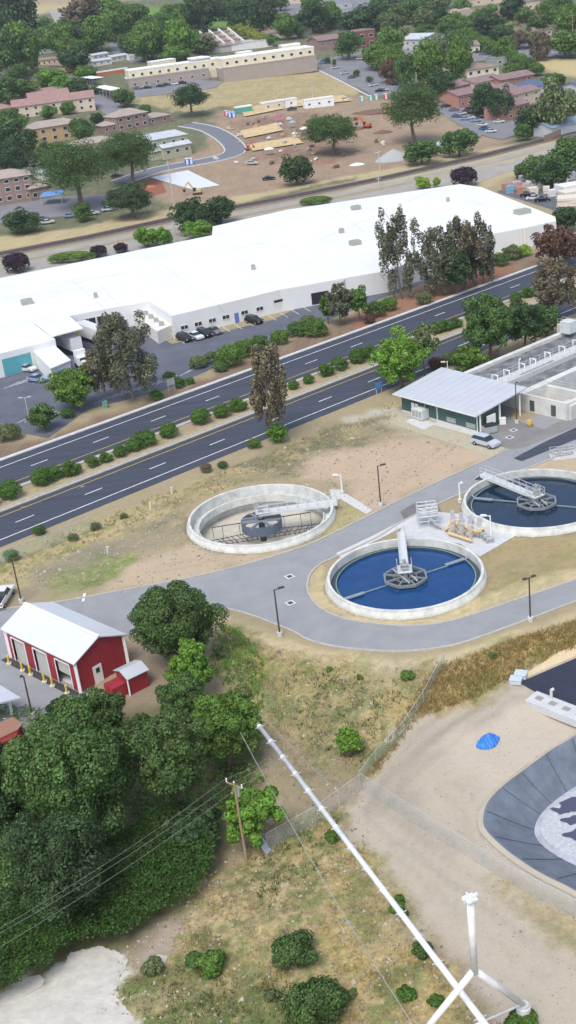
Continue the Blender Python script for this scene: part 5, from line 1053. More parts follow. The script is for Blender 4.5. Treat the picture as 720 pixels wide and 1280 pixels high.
# --- near trees (own crowns)
tree(222, 832, 722, 104, 'oak', 'large round dark oak between the red garage and the ring road', own=True, n=22000, leaf=.33, name='oak_tree')
tree(243, 868, 800, 56, 'bright', 'smaller bright green tree tucked below the round oak', own=True, n=9000, leaf=.3)
tree(236, 905, 838, 60, 'mid', 'mid-green bushy tree between the bright one and the big lower oak', own=True, n=9000, leaf=.32)
tree(285, 960, 862, 84, 'green', 'leafy green tree reaching over the start of the white pipe', own=True, n=13000, leaf=.34)
tree(226, 1030, 884, 96, 'oak', 'big dark oak left of where the white pipe begins', own=True, n=22000, leaf=.34, name='oak_tree')
tree(86, 930, 868, 54, 'dark', 'dark tree crown directly in front of the red garage doors', own=True, n=9000, leaf=.32)
tree(132, 945, 862, 70, 'oak', 'oak crown beside the red shed, right of the dark one', own=True, n=9000, leaf=.32, name='oak_tree')
tree(112, 1072, 885, 136, 'mid', 'broad dark oak in the centre of the lower left grove', own=True, n=34000, leaf=.34, name='oak_tree')
tree(4, 1062, 925, 98, 'dark', 'spreading oak cut by the left edge below the carport', own=True, n=22000, leaf=.34, name='oak_tree')
tree(88, 1165, 1010, 112, 'dark', 'dark blue-green tree standing lowest in the left grove', own=True, n=16000, leaf=.3)
tree(322, 1058, 980, 66, 'bright', 'bright leafy bush tree right of the wooden utility pole', own=True, n=8000, leaf=.36)
tree(45, 1120, 1040, 70, 'mid', 'bushy tree low at the left under the spreading oak', own=True, n=8000, leaf=.34)
tree(437, 944, 908, 34, 'bright', 'tiny bright sapling alone on the dry grass slope', own=True, n=1300, leaf=.3, pale=True)
tree(250, 1060, 1008, 66, 'dark', 'low dark tree behind the wooden utility pole', own=True, n=9000, leaf=.33)
# --- highway trees
tree(343, 552, 412, 50, 'brown', 'tall thin brownish gum tree between the two carriageways', own=True, n=7500, leaf=.4, name='gum_tree', pale=True, rzf=.48, nbm=.75)
tree(348, 553, 528, 26, 'bright', 'small green bush at the foot of the tall brownish gum', own=True, n=1500, leaf=.4, trunk=False)
tree(503, 486, 413, 66, 'bright', 'bright green round tree by the green building corner', own=True, n=12000, leaf=.38)
tree(532, 470, 402, 34, 'olive', 'grey-green tree just behind the bright green one', own=True, n=3500, leaf=.4)
tree(168, 500, 384, 84, 'gum', 'big grey-green gum tree in front of the loading dock', own=True, n=13000, leaf=.42, name='gum_tree', pale=True, rzf=.45, nbm=.8)
tree(133, 502, 430, 48, 'brown', 'brownish lower gum left of the big grey gum tree', own=True, n=5000, leaf=.42, name='gum_tree', pale=True)
tree(92, 512, 457, 60, 'green', 'dense green tree in the yard left of the grey gums', own=True, n=9000, leaf=.4)
tree(57, 538, 503, 36, 'mid', 'small rounded green tree below the yard lamp', own=True, n=4000, leaf=.36)
tree(612, 452, 368, 62, 'mid', 'large dark green tree behind the foamy basin', own=True, n=12000, leaf=.42)
tree(655, 438, 376, 48, 'dark', 'darker tree right of the large one behind the basin', own=True, n=6000, leaf=.42)
tree(585, 465, 430, 40, 'green', 'low green tree near the corner of the foamy basin', own=True, n=4000, leaf=.38)
tree(697, 402, 318, 60, 'brown', 'brown-leaved tree at the right edge above the basin', own=True, n=10000, leaf=.42)
tree(696, 335, 282, 52, 'rust', 'reddish-purple tree at the right edge beside the highway', own=True, n=8000, leaf=.42)
tree(503, 374, 250, 54, 'gum', 'tallest gum tree in front of the warehouse, leftmost of its group', own=True, n=6000, leaf=.5, name='gum_tree', rzf=.48, nbm=.55)
tree(550, 368, 278, 56, 'gum', 'grey gum tree second from the left in the warehouse group', own=True, n=7500, leaf=.48, name='gum_tree', rzf=.48, pale=True)
tree(580, 362, 272, 50, 'brown', 'dusky gum tree third in the warehouse group', own=True, n=6500, leaf=.48, name='gum_tree', rzf=.48)
tree(604, 356, 272, 38, 'gum', 'rightmost slim gum tree in the warehouse group', own=True, n=5500, leaf=.48, name='gum_tree', rzf=.48)
tree(572, 368, 312, 34, 'dark', 'dark green leafy tree low among the gum trunks', own=True, n=3500, leaf=.45)
tree(427, 407, 352, 34, 'gum', 'grey rounded gum by the warehouse dock wall', own=True, n=4500, leaf=.45, name='gum_tree')
tree(450, 402, 358, 24, 'green', 'green tree right of the grey rounded gum', own=True, n=2500, leaf=.42)
tree(410, 405, 370, 18, 'green', 'narrow green tree left of the grey rounded gum', own=True, n=1800, leaf=.42)
tree(684, 420, 380, 34, 'mid', 'green tree in front of the brown-leaved tree by the basin', own=True, n=4000, leaf=.42)
tree(708, 290, 258, 34, 'dark', 'dark green tree on the right edge by the storage yard', own=True, n=3500, leaf=.45)
# --- hedges and banks
bank = [(265, 452, 20, 'olive'), (248, 458, 22, 'olive'), (288, 455, 36, 'green'), (305, 444, 30, 'green'), (276, 462, 20, 'mid'), (325, 436, 26, 'mid'), (350, 428, 24, 'green'), (372, 418, 26, 'mid'), (395, 418, 30, 'green'), (385, 408, 22, 'olive'), (212, 473, 16, 'mid'), (224, 482, 18, 'hedge'), (196, 498, 18, 'hedge'), (238, 478, 12, 'hedge'), (12, 548, 30, 'olive'), (470, 394, 26, 'mid'), (486, 386, 22, 'green'), (640, 322, 24, 'olive'), (625, 330, 22, 'mid'), (655, 318, 18, 'lime'), (660, 296, 14, 'lime'), (85, 520, 18, 'mid'), (530, 378, 22, 'olive'), (462, 402, 16, 'rust')]
side = ['at the left end', 'in the left part', 'in the middle part', 'in the right part']
for i, (x, y, w, k) in enumerate(sorted(bank)):
    shrub(x, y + 2, w, '%s bush on the warehouse bank, %s of %s' % ({'olive': 'dusty olive', 'green': 'leafy green', 'mid': 'dark green', 'hedge': 'clipped bright', 'lime': 'lime green', 'rust': 'reddish'}[k], ['just right', 'close to the left', 'just below'][i % 3], ['the yard lamp', 'the small rounded tree', 'the dense yard tree', 'the grey gums', 'the road sign back', 'the parked cars', 'the brownish gum top', 'the dock wall'][min(7, int(x / 62))]) if x < 430 else '%s roadside bush by the upper lanes near %s' % ({'olive': 'dusty olive', 'green': 'leafy green', 'mid': 'dark green', 'hedge': 'clipped bright', 'lime': 'lime green', 'rust': 'reddish'}[k], ['the tallest gum', 'the gum trunks', 'the tan warehouse wall', 'the reddish tree'][min(3, int((x - 430) / 60))]), k, 'bushes along the warehouse bank', .85)
med = [(-16, 634, 30), (14, 623, 32), (54, 606, 30), (68, 600, 26), (90, 594, 26), (116, 584, 20), (133, 578, 18), (151, 571, 20), (168, 564, 24), (183, 558, 30), (212, 547, 26), (252, 530, 28), (278, 522, 24), (298, 514, 24), (328, 502, 18), (367, 487, 16), (386, 480, 16), (408, 470, 22), (425, 463, 24), (448, 454, 26), (464, 447, 22), (545, 417, 20), (557, 414, 20), (570, 410, 18), (645, 379, 18), (660, 372, 18), (675, 366, 16), (598, 400, 20), (620, 392, 20)]
for i, (x, y, w) in enumerate(med):
    nm_ = ['first', 'second', 'third', 'fourth', 'fifth', 'sixth', 'seventh', 'eighth', 'ninth', 'tenth', 'eleventh', 'twelfth', 'thirteenth', 'fourteenth', 'fifteenth', 'sixteenth', 'seventeenth', 'eighteenth', 'nineteenth', 'twentieth', 'twenty-first', 'twenty-second', 'twenty-third', 'twenty-fourth', 'twenty-fifth', 'twenty-sixth', 'twenty-seventh', 'twenty-eighth', 'twenty-ninth'][i]
    shrub(x, y - 1, w * .95, '%s rounded green median shrub, counted from the left' % nm_, 'hedge', 'rounded shrubs in the highway median', .85, 'median_shrub')
verge = [(50, 668, 18, 'mid', 'green bush by the left end of the highway fence'), (258, 590, 16, 'brown', 'dry brownish bush on the lower highway verge'), (279, 585, 14, 'mid', 'dark bush beside the dry brownish one on the lower verge'), (318, 560, 18, 'green', 'green bush on the verge near the brownish gum base'), (120, 662, 14, 'olive', 'dusty bush near the weed patch above the pavement'), (155, 648, 10, 'olive', 'small dusty bush on the dry verge'), (545, 460, 20, 'rust', 'reddish bush by the dark fence'), (562, 456, 22, 'olive', 'olive bush by the dark fence'), (575, 450, 22, 'rust', 'second reddish bush farther along the dark fence'), (15, 700, 20, 'hedge', 'low green weeds against the highway fence'), (92, 676, 14, 'olive', 'dry bush beside the fence end post')]
for x, y, w, k, lb in verge: shrub(x, y, w, lb, k)
near_sh = [(366, 1200, 56, 'oak', 'round dark bush alone on the lower grass slope'), (397, 1268, 74, 'oak', 'largest round bush at the bottom of the grass slope'), (529, 1192, 24, 'oak', 'small dark bush partly under the white pipe near the tower'), (509, 1248, 22, 'hedge', 'small bright bush left of the pipe near the tower'), (268, 1212, 36, 'green', 'spreading green bush beside the pale sand'), (245, 1205, 24, 'mid', 'little dark bush on the edge of the pale sand'), (417, 1050, 20, 'green', 'small bush under the pipe near the fence crossing'), (496, 1138, 18, 'green', 'small bush under the middle of the pipe'), (500, 1128, 14, 'hedge', 'tiny bush close above the one under the pipe'), (510, 848, 17, 'green', 'small round bush near the top of the greenish fence'), (412, 838, 8, 'green', 'tiny weed bush below the ring road curve'), (450, 848, 8, 'green', 'tiny weed bush between the curve and the fence top'), (616, 822, 10, 'mid', 'dark little bush on the golden embankment'), (505, 1145, 12, 'hedge', 'low weed bush right under the pipe'), (190, 1215, 26, 'olive', 'dusty olive bush above the pale sand tongue'), (20, 1095, 34, 'dark', 'dark bush near the dead branches at the left edge'), (652, 1282, 36, 'hedge', 'bright green bush at the foot of the right tower pedestal'), (285, 880, 24, 'green', 'green bush on the slope right of the grove'), (303, 870, 20, 'olive', 'olive bush on the weedy slope'), (300, 905, 30, 'mid', 'dark bush just above the pipe end'), (280, 820, 18, 'olive', 'low olive bush right of the round oak'), (440, 1245, 14, 'olive', 'tiny olive bush right of the largest round bush'), (340, 1248, 18, 'olive', 'tiny olive bush left of the largest round bush'), (545, 1255, 18, 'hedge', 'tiny bright bush between pipe and tower leg')]
for x, y, w, k, lb in near_sh:
    b = P(x, y); R = w / 2 / pxm(b); o = bpy.data.objects.new('shrub', crown_mesh('foliage', int(x + y), R, R, R * .75, 16 + int(R * 10), int(1500 + 4500 * R), .12 if R < 1 else .16, LEAF[k if k in LEAF else KIND[k]['m']], (.3, .5))); C.objects.link(o); o.location = b + Vector((0, 0, R * .5)); tag(o, lb, 'shrub')

# --- ground cover mass at the lower left, dry grass, litter (uncountable)
def scatter(name, polys, dens, h0, h1, wdt, m, label, cat, mode='grass', seed=1, gmask=False, blades=3, ymax=1e9):
    r = np.random.default_rng(seed); allp = []
    for poly in polys:
        pl = [tuple(P(*p)[:2]) for p in poly]; xa, ya = np.array(pl).T; ar = (xa.max() - xa.min()) * (ya.max() - ya.min()); n = int(ar * dens)
        X = r.uniform(xa.min(), xa.max(), n); Y = r.uniform(ya.min(), ya.max(), n); k = pmask(pl, X, Y, .01) > .5; X, Y = X[k], Y[k]
        if gmask:
            g = GRS[np.clip(np.searchsorted(MASKY, Y), 0, len(MASKY) - 1), np.clip(np.searchsorted(MASKX, X), 0, len(MASKX) - 1)]; cl = vnoise(X, Y, .7, 91) * .6 + vnoise(X, Y, 2.3, 92) * .4; k = r.random(len(X)) < np.clip(g, 0, 1) * sstep((cl - .3) / .3); X, Y = X[k], Y[k]
        allp.append(np.stack([X, Y], 1))
    p = np.concatenate(allp); n = len(p); Z_ = T(p[:, 0], p[:, 1]); qs = []
    for b_ in range(blades):
        if mode == 'grass':
            an = r.uniform(0, 6.28, n); hh = r.uniform(h0, h1, n); ww = wdt * r.uniform(.5, 1.2, n); ox = r.normal(0, .12, (n, 2)); ln_ = r.normal(0, .35, (n, 2)) * hh[:, None]
            base = np.concatenate([p + ox, (Z_ - .03)[:, None]], 1); dx_ = np.stack([np.cos(an) * ww, np.sin(an) * ww, np.zeros(n)], 1); tip = base + np.concatenate([ln_, hh[:, None]], 1)
            qs.append(np.stack([base - dx_, base + dx_, tip + dx_ * .3, tip - dx_ * .3], 1))
        else:
            lump = vnoise(p[:, 0], p[:, 1], .18, 33) * .45 + np.sqrt(vnoise(p[:, 0], p[:, 1], .75, 34)) * .35 + vnoise(p[:, 0], p[:, 1], 1.7, 35) * .2; hh = h0 + (h1 - h0) * lump * (1 - .35 * r.random(n) ** 2); c = np.concatenate([p + r.normal(0, .2, (n, 2)), (Z_ + hh)[:, None]], 1)
            nr = r.normal(0, .55, (n, 3)) + np.array([0, 0, 1]); nr /= np.linalg.norm(nr, axis=1)[:, None]; a = np.cross(nr, r.normal(size=(n, 3))); a /= np.linalg.norm(a, axis=1)[:, None]; b = np.cross(nr, a); s = (wdt * r.uniform(.6, 1.4, n))[:, None]
            qs.append(np.stack([c - a * s, c - b * s * .7, c + a * s, c + b * s * .7], 1))
    o = bpy.data.objects.new(name, quads_mesh(name, np.concatenate(qs), m)); C.objects.link(o); return tag(o, label, cat, kind='stuff')
GC = [(-60, 1085), (60, 1070), (160, 1062), (215, 1030), (262, 1040), (275, 1060), (268, 1100), (245, 1130), (215, 1150), (180, 1172), (150, 1190), (118, 1192), (82, 1205), (70, 1225), (30, 1248), (-60, 1290)]
scatter('ground_cover', [GC], 75, .3, 3.6, .12, leafm('bramble', (.052, .115, .022), .5), 'dense dark green bramble cover filling the lower left corner', 'ground cover', 'leaf', 5, blades=2)
scatter('undergrowth', [[(150, 905), (330, 905), (330, 990), (270, 1040), (215, 1040), (160, 1062), (60, 1070), (-40, 1085), (-40, 880), (60, 890)]], 9, .1, 1.1, .15, LEAF['green'], 'thin green undergrowth beneath the oaks', 'undergrowth', 'leaf', 6, blades=2)
drym = mat('dry_grass_blades', (.46, .38, .21), .95, noise=0, isl=.3, spec=.1, trans=.5); grnm = leafm('weeds', (.11, .16, .055), .4); goldm = mat('golden_grass_blades', (.42, .32, .13), .95, noise=0, isl=.35, spec=.1, trans=.5)
FG = [(130, 1330), (150, 1190), (215, 1140), (270, 1085), (335, 1000), (318, 905), (262, 780), (330, 806), (480, 834), (560, 826), (545, 870), (455, 985), (470, 1075), (530, 1150), (600, 1230), (680, 1330)]
scatter('dry_grass', [FG], 24, .08, .3, .035, drym, 'dry straw-coloured grass on the foreground slope', 'grass', seed=11, gmask=True)
scatter('golden_grass', [[(545, 835), (640, 800), (800, 750), (800, 800), (700, 815), (600, 870), (520, 900), (470, 965), (452, 975), (500, 900)]], 26, .2, .55, .045, goldm, 'tall golden-brown grass on the embankment between road and dirt yard', 'grass', seed=12)
scatter('green_weeds', [[(272, 778), (300, 790), (332, 830), (335, 880), (312, 900), (290, 870), (262, 830)]], 11, .2, .6, .06, LEAF['bright'], 'green weeds on the slope beside the grove', 'weeds', seed=13)
scatter('green_weeds', [[(130, 1250), (200, 1200), (280, 1220), (420, 1235), (440, 1320), (120, 1320)], [(300, 1080), (420, 1010), (440, 1050), (330, 1140)], [(352, 850), (400, 835), (520, 850), (450, 960), (380, 930)]], 7, .1, .4, .06, grnm, 'patchy green weeds among the dry foreground grass', 'weeds', seed=14, gmask=True)
scatter('verge_grass', [[(-60, 735), (-60, 700), (0, 700), (120, 650), (330, 568), (500, 498), (500, 520), (400, 560), (330, 592), (200, 645), (60, 705), (0, 740)]], 4, .15, .5, .08, drym, 'dry yellow grass along the highway verge', 'grass', seed=15, gmask=True)
# loose stones on the yard, the slope and the verge
def stones(poly, n, label, seed, s0=.05, s1=.16):
    r = random.Random(seed); pl = [tuple(P(*p)[:2]) for p in poly]; X0, X1 = min(p[0] for p in pl), max(p[0] for p in pl); Y0, Y1 = min(p[1] for p in pl), max(p[1] for p in pl); mb = MB(); k = 0
    while k < n:
        x, y = r.uniform(X0, X1), r.uniform(Y0, Y1)
        if not inside(x, y, pl) or inside(x, y, POND_RIM) or any(math.hypot(x - c.x, y - c.y) < q + .6 for c, q in TANKS): continue
        k += 1; s = r.uniform(s0, s1) * (2 if r.random() < .03 else 1); z = float(T(x, y)); a = r.uniform(0, 6.28); c_, s_ = math.cos(a) * s, math.sin(a) * s
        mb.add([(x + c_, y + s_, z), (x - s_ * .8, y + c_ * .8, z), (x - c_, y - s_, z), (x + s_ * .7, y - c_ * .7, z), (x + c_ * .2, y + s_ * .2, z + s * .9)], [(0, 1, 4), (1, 2, 4), (2, 3, 4), (3, 0, 4)])
    solo('loose_stones', mb, mat('stone', (.34, .30, .24), 1, noise=0, isl=.45), label, 'stones', kind='stuff')
stones([(448, 985), (505, 918), (600, 870), (650, 835), (720, 1130), (760, 1250), (680, 1330), (600, 1230), (530, 1150), (470, 1080), (432, 1020)], 700, 'loose stones and clods scattered on the dirt yard', 3, .03, .1)
stones(FG, 2600, 'stones and bare clods among the dry grass of the slope', 4, .06, .2)
stones([(0, 735), (120, 650), (330, 568), (500, 505), (580, 552), (560, 600), (446, 652), (330, 705), (150, 742)], 1800, 'stones and clods on the bare dirt beside the highway', 5, .08, .22)
# dead branches at the left edge
mb = MB(); b = P(12, 1090)
rn = random.Random(3)
for k in range(16): a = rn.uniform(0, 6.28); e = b + Vector((math.cos(a) * rn.uniform(.8, 2), math.sin(a) * rn.uniform(.8, 2), rn.uniform(.2, 1.4))); mb.tube([b + Vector((0, 0, .1)), b.lerp(e, .5) + Vector((0, 0, .3)), e], [.07, .05, .02], 5)
solo('dead_branches', mb, bark_p, 'bleached dead branches at the left edge of the grove', 'branches', loc=tuple(b))
# --- trees of the yards and the town
yd = 'trees round the railway and construction site'
for x, y, ty, w, k, lb in [
    (186, 309, 282, 26, 'bright', 'bright green tree at the far wall of the warehouse, left one of two'), (207, 308, 283, 19, 'bright', 'bright green tree at the far wall of the warehouse, right one of two'),
    (241, 292, 249, 42, 'dark', 'dark round tree beyond the warehouse roof notch'), (276, 280, 244, 36, 'dark', 'dark round tree right above the warehouse roof notch'), (250, 298, 276, 30, 'bright', 'low lime-green tree at the warehouse roof notch'),
    (167, 273, 232, 58, 'dark', 'wide dark bushy tree on the dry grass by the rails'), (30, 292, 263, 38, 'dark', 'dark low tree beside the railway at the left'), (105, 277, 254, 20, 'mid', 'small green tree between two dark ones by the rails'),
    (103, 262, 176, 90, 'oak', 'largest oak over the round mulch garden'), (165, 232, 168, 66, 'oak', 'large oak left of the white concrete slab'), (12, 225, 182, 60, 'dark', 'dark oak behind the brick house at the left edge'), (372, 231, 196, 35, 'dark', 'round dark tree standing alone near the rails'),
    (416, 194, 144, 62, 'oak', 'spreading oak in the middle of the construction site'), (519, 180, 110, 64, 'oak', 'tall oak at the right of the construction site'), (527, 206, 176, 40, 'mid', 'low bushy tree under the tall construction-site oak'), (574, 196, 163, 38, 'mid', 'rounded bushy tree by the white tent near the rails'),
    (240, 146, 108, 42, 'dark', 'dark oak alone on the dry field below the school'), (530, 236, 220, 18, 'lime', 'lime green tree behind the warehouse roof, left'), (546, 235, 221, 10, 'lime', 'slim lime green tree behind the warehouse roof, right'),
    (668, 232, 196, 32, 'mid', 'tree over the stone yard, leftmost'), (690, 236, 200, 40, 'dark', 'dark tree over the stone yard'), (712, 215, 172, 40, 'mid', 'tall tree at the right edge above the stone yard'), (654, 222, 205, 20, 'mid', 'small tree by the rails left of the stone yard')]:
    tree(x, y, ty, w, k, lb, yd, trunk=True, own=w > 40, n=15000 if w > 55 else 8000, leaf=.5)
for x, y, w, lb in [(124, 322, 22, 'dark purple bush behind the warehouse roof, near the middle'), (152, 316, 18, 'purple bush right of the wider purple one'), (22, 340, 34, 'wide purple bush behind the warehouse at the left'), (580, 233, 34, 'purple bush line at the far warehouse edge'), (654, 226, 16, 'purple bush by the stone yard')]: shrub(x, y, w, lb, 'purple', 'purple bushes behind the warehouse')
shrub(90, 328, 60, 'long low green hedge behind the warehouse roof', 'green', hf=.25, elong=.3); shrub(395, 256, 40, 'low green strip behind the warehouse roof', 'green', hf=.3, elong=.4)
town = [  # x, base y, top y, width, kind, label
    (22, 62, -8, 50, 'dark', 'tall dark pine at the top left corner'), (12, 98, 42, 34, 'mid', 'green tree at the left edge below the tall pine'), (34, 94, 36, 36, 'green', 'bright wide tree below the tall pine'), (28, 90, 56, 12, 'conifer', 'narrow dark cypress left of the long shed'), (55, 66, 38, 30, 'mid', 'tree between the pine and the dirt lane'),
    (76, 72, 34, 28, 'green', 'tree above the long brown shed'), (108, 44, 2, 42, 'brown', 'brownish-purple tree at the top left'), (122, 66, 26, 34, 'green', 'rounded tree right of the long shed, upper'), (88, 80, 46, 26, 'green', 'lighter tree directly over the long shed end'), (98, 90, 62, 34, 'dark', 'dark squat tree at the end of the long shed'), (109, 101, 83, 26, 'green', 'small round tree on the lawn beside the long shed'),
    (148, 52, 8, 36, 'green', 'tree at top, right of the brownish-purple one'), (172, 44, 12, 30, 'mid', 'mid-green tree at the top near the green lawn'), (140, 34, -4, 40, 'green', 'tree crown cut by the top edge over the lane'), (165, 66, 44, 26, 'mid', 'tree beside the school lane'),
    (184, 78, 36, 34, 'green', 'tree left behind the school roof'), (206, 74, 40, 30, 'olive', 'olive tree behind the school roof'), (228, 76, 30, 34, 'bright', 'bright tall tree behind the school roof'), (200, 52, 22, 32, 'mid', 'tree above the olive tree behind the school'), (222, 82, 58, 34, 'green', 'low tree touching the school roof'), (246, 66, 42, 24, 'green', 'tree by the terraced roof'), (240, 36, 6, 30, 'green', 'tree at the edge of the green lawn'), (215, 36, 8, 28, 'green', 'second tree at the edge of the green lawn'),
    (258, 42, -6, 46, 'dark', 'big dark tree near the top, right of the lawn'), (302, 40, 4, 30, 'dark', 'dark tree behind the yellow hedge'), (330, 44, -2, 34, 'dark', 'tall dark tree right of the yellow hedge'), (322, 22, -6, 26, 'mid', 'tree at the top edge over the yellow hedge'), (359, 50, 18, 26, 'green', 'round tree behind the school end'), (340, 58, 44, 14, 'green', 'small tree on the school roof line'), (392, 42, 8, 36, 'dark', 'wide dark tree right of the brick school office'), (414, 34, 4, 22, 'green', 'tree beside the long pale roof'), (374, 48, 30, 16, 'mid', 'small tree left of the brick office'),
    (10, 132, 100, 32, 'mid', 'tree left of the red roofs'), (30, 124, 100, 28, 'green', 'tree next to the red roofs'), (66, 112, 92, 34, 'bright', 'bright tree above the red roofs, left'), (80, 116, 96, 26, 'bright', 'bright tree above the red roofs, right'), (100, 122, 106, 22, 'dark', 'dark tree between the red roofs and the white carport'), (120, 118, 108, 14, 'mid', 'small tree by the white carport'), (158, 134, 112, 24, 'mid', 'tree at the right end of the white carport'),
    (62, 150, 132, 20, 'green', 'small tree against the cream wall under the red roof'), (8, 180, 140, 46, 'mid', 'wide tree at the left edge beside the orange house'), (26, 160, 144, 20, 'green', 'small tree beside the orange house'), (22, 205, 160, 46, 'dark', 'dark oak under the orange house'), (70, 215, 178, 44, 'oak', 'oak above the brick house'), (122, 155, 142, 16, 'dark', 'dark bush tree between the orange and brick houses'), (182, 148, 132, 14, 'mid', 'bush tree behind the brick house'),
    (437, 75, 42, 28, 'mid', 'spreading tree in the school car park'), (418, 82, 75, 5, 'mid', 'little lollipop tree in the car park, left'), (446, 96, 88, 7, 'mid', 'little lollipop tree in the car park, middle'), (462, 103, 96, 7, 'mid', 'little lollipop tree in the car park, right'), (410, 80, 72, 6, 'mid', 'little lollipop tree close to the school corner'),
    (454, 48, 12, 46, 'dark', 'big pine behind the brick flats'), (470, 88, 54, 30, 'green', 'street tree right of the car park, nearer'), (488, 74, 38, 32, 'green', 'street tree right of the car park, farther'), (492, 94, 58, 28, 'green', 'street tree by the rust-coloured one'), (488, 104, 78, 22, 'rust', 'rust-coloured small tree beside the street'), (508, 110, 72, 26, 'mid', 'tree right of the rust-coloured one'), (535, 108, 55, 38, 'green', 'tall green tree in front of the cream flats'), (575, 104, 50, 30, 'green', 'tall narrow green tree left of the cream flats'), (572, 66, 40, 28, 'mid', 'tree behind the cream flats roof'), (552, 124, 90, 28, 'dark', 'dark tree left of the red-roofed flats'), (606, 145, 106, 30, 'dark', 'dark tree before the red-roofed flats, left'), (627, 150, 114, 28, 'dark', 'dark tree before the red-roofed flats, right'), (668, 168, 132, 38, 'dark', 'wide dark tree at the end of the town car park'), (654, 176, 156, 18, 'mid', 'small tree at the foot of the wide dark one'), (694, 168, 108, 44, 'olive', 'feathery pale tree by the rails at right'), (640, 96, 80, 22, 'green', 'tree beside the cream flats'), (692, 112, 96, 26, 'mid', 'tree beside the blue roof'), (712, 150, 118, 30, 'olive', 'pale tree at the right edge by the blue roof'),
    (388, 16, -6, 20, 'green', 'tree at the top edge above the pale roof'), (478, 22, -8, 26, 'mid', 'tree at the top edge near the middle'), (500, 24, -4, 34, 'olive', 'pale tree at the top edge right of the middle'), (520, 30, 2, 30, 'mid', 'tree at the top left of the tan houses'), (548, 36, 14, 26, 'dark', 'dark tree in front of the tan houses, left'), (556, 12, -6, 14, 'green', 'small street tree at the top'), (576, 20, 0, 20, 'green', 'tree among the tan houses, left'), (569, 40, 18, 28, 'green', 'green tree in front of the tan houses'), (614, 26, 8, 18, 'green', 'tree between the two tan houses'), (610, 48, 22, 40, 'dark', 'broad dark tree in front of the tan houses'), (592, 44, 28, 26, 'mid', 'tree left of the broad dark one'), (630, 78, 48, 26, 'green', 'round green tree by the long hedge'), (650, 62, 40, 20, 'brown', 'grey-brown tree near the brown house'), (676, 76, 44, 24, 'brown', 'half-bare brownish tree by the dry lot'), (656, 28, 10, 22, 'green', 'tree left of the pink fence'), (678, 36, 24, 20, 'dark', 'dark tree below the pink fence'), (712, 44, 10, 30, 'green', 'tree at the top right edge'), (694, 30, 2, 22, 'mid', 'tree behind the tall pole at top right'), (706, 72, 42, 34, 'green', 'green tree above the dry lot at right'), (700, 14, -6, 30, 'dark', 'dark tree at the top right corner'), (640, 40, 28, 16, 'yellow', 'yellowish tree by the brown house'), (486, 46, 26, 16, 'mid', 'tree left of the pale apartment roofs'), (504, 58, 40, 18, 'green', 'tree right of the pale apartment roofs'), (532, 48, 32, 20, 'mid', 'tree behind the tall green one'), (545, 72, 48, 26, 'olive', 'grey-olive tree behind the cream flats'), (600, 62, 46, 16, 'mid', 'tree by the small white house'), (660, 92, 74, 18, 'mid', 'tree at the end of the long hedge')]
for x, y, ty, w, k, lb in town: tree(x, y, ty, w, k, lb, 'town trees', trunk=True)
# trees packed so closely into the far belts that nothing tells them apart
rb_ = random.Random(21)
for (x0, x1, ya, yb, n_, kinds, lb) in [(0, 130, 30, 70, 13, ['mid', 'green', 'dark'], 'one of the closely packed trees of the belt at the top left'), (130, 262, 22, 74, 14, ['green', 'mid', 'olive'], 'one of the closely packed trees behind the school'), (262, 420, 10, 44, 9, ['dark', 'mid', 'green'], 'one of the trees between the lawn and the top centre roofs'), (470, 560, 10, 60, 12, ['mid', 'green', 'olive'], 'one of the garden trees of the upper centre-right town'), (560, 720, 14, 60, 12, ['mid', 'dark', 'green'], 'one of the garden trees of the upper right town'), (0, 30, 100, 200, 4, ['dark', 'mid'], 'one of the trees crowding the left edge beside the town houses'), (84, 112, 112, 196, 3, ['mid', 'green'], 'one of the small trees between the left town houses')]:
    for k in range(n_):
        x = x0 + (x1 - x0) * (k + rb_.random()) / n_; y = rb_.uniform(ya, yb); w = rb_.uniform(16, 26); tree(x, y, y - w * rb_.uniform(.85, 1.25), w, rb_.choice(kinds), lb, 'packed town trees')
# long clipped hedge in the town, yellow hedge
for i in range(9): shrub(582 + i * 11, 52 + i * 5.4 if i < 9 else 0, 20, 'bushy section %s of the long hedge slanting across the town, from its upper end' % ['one', 'two', 'three', 'four', 'five', 'six', 'seven', 'eight', 'nine'][i], 'green', 'long town hedge', .9, 'hedge', 'hedge')
for i in range(5): shrub(292 + i * 8.5, 41 + i * 3.6, 16, 'yellow-green bush %s beside the terraced roof, from the left' % ['one', 'two', 'three', 'four', 'five'][i], 'yellow', 'yellow hedge by the terraced roof', 1.0)
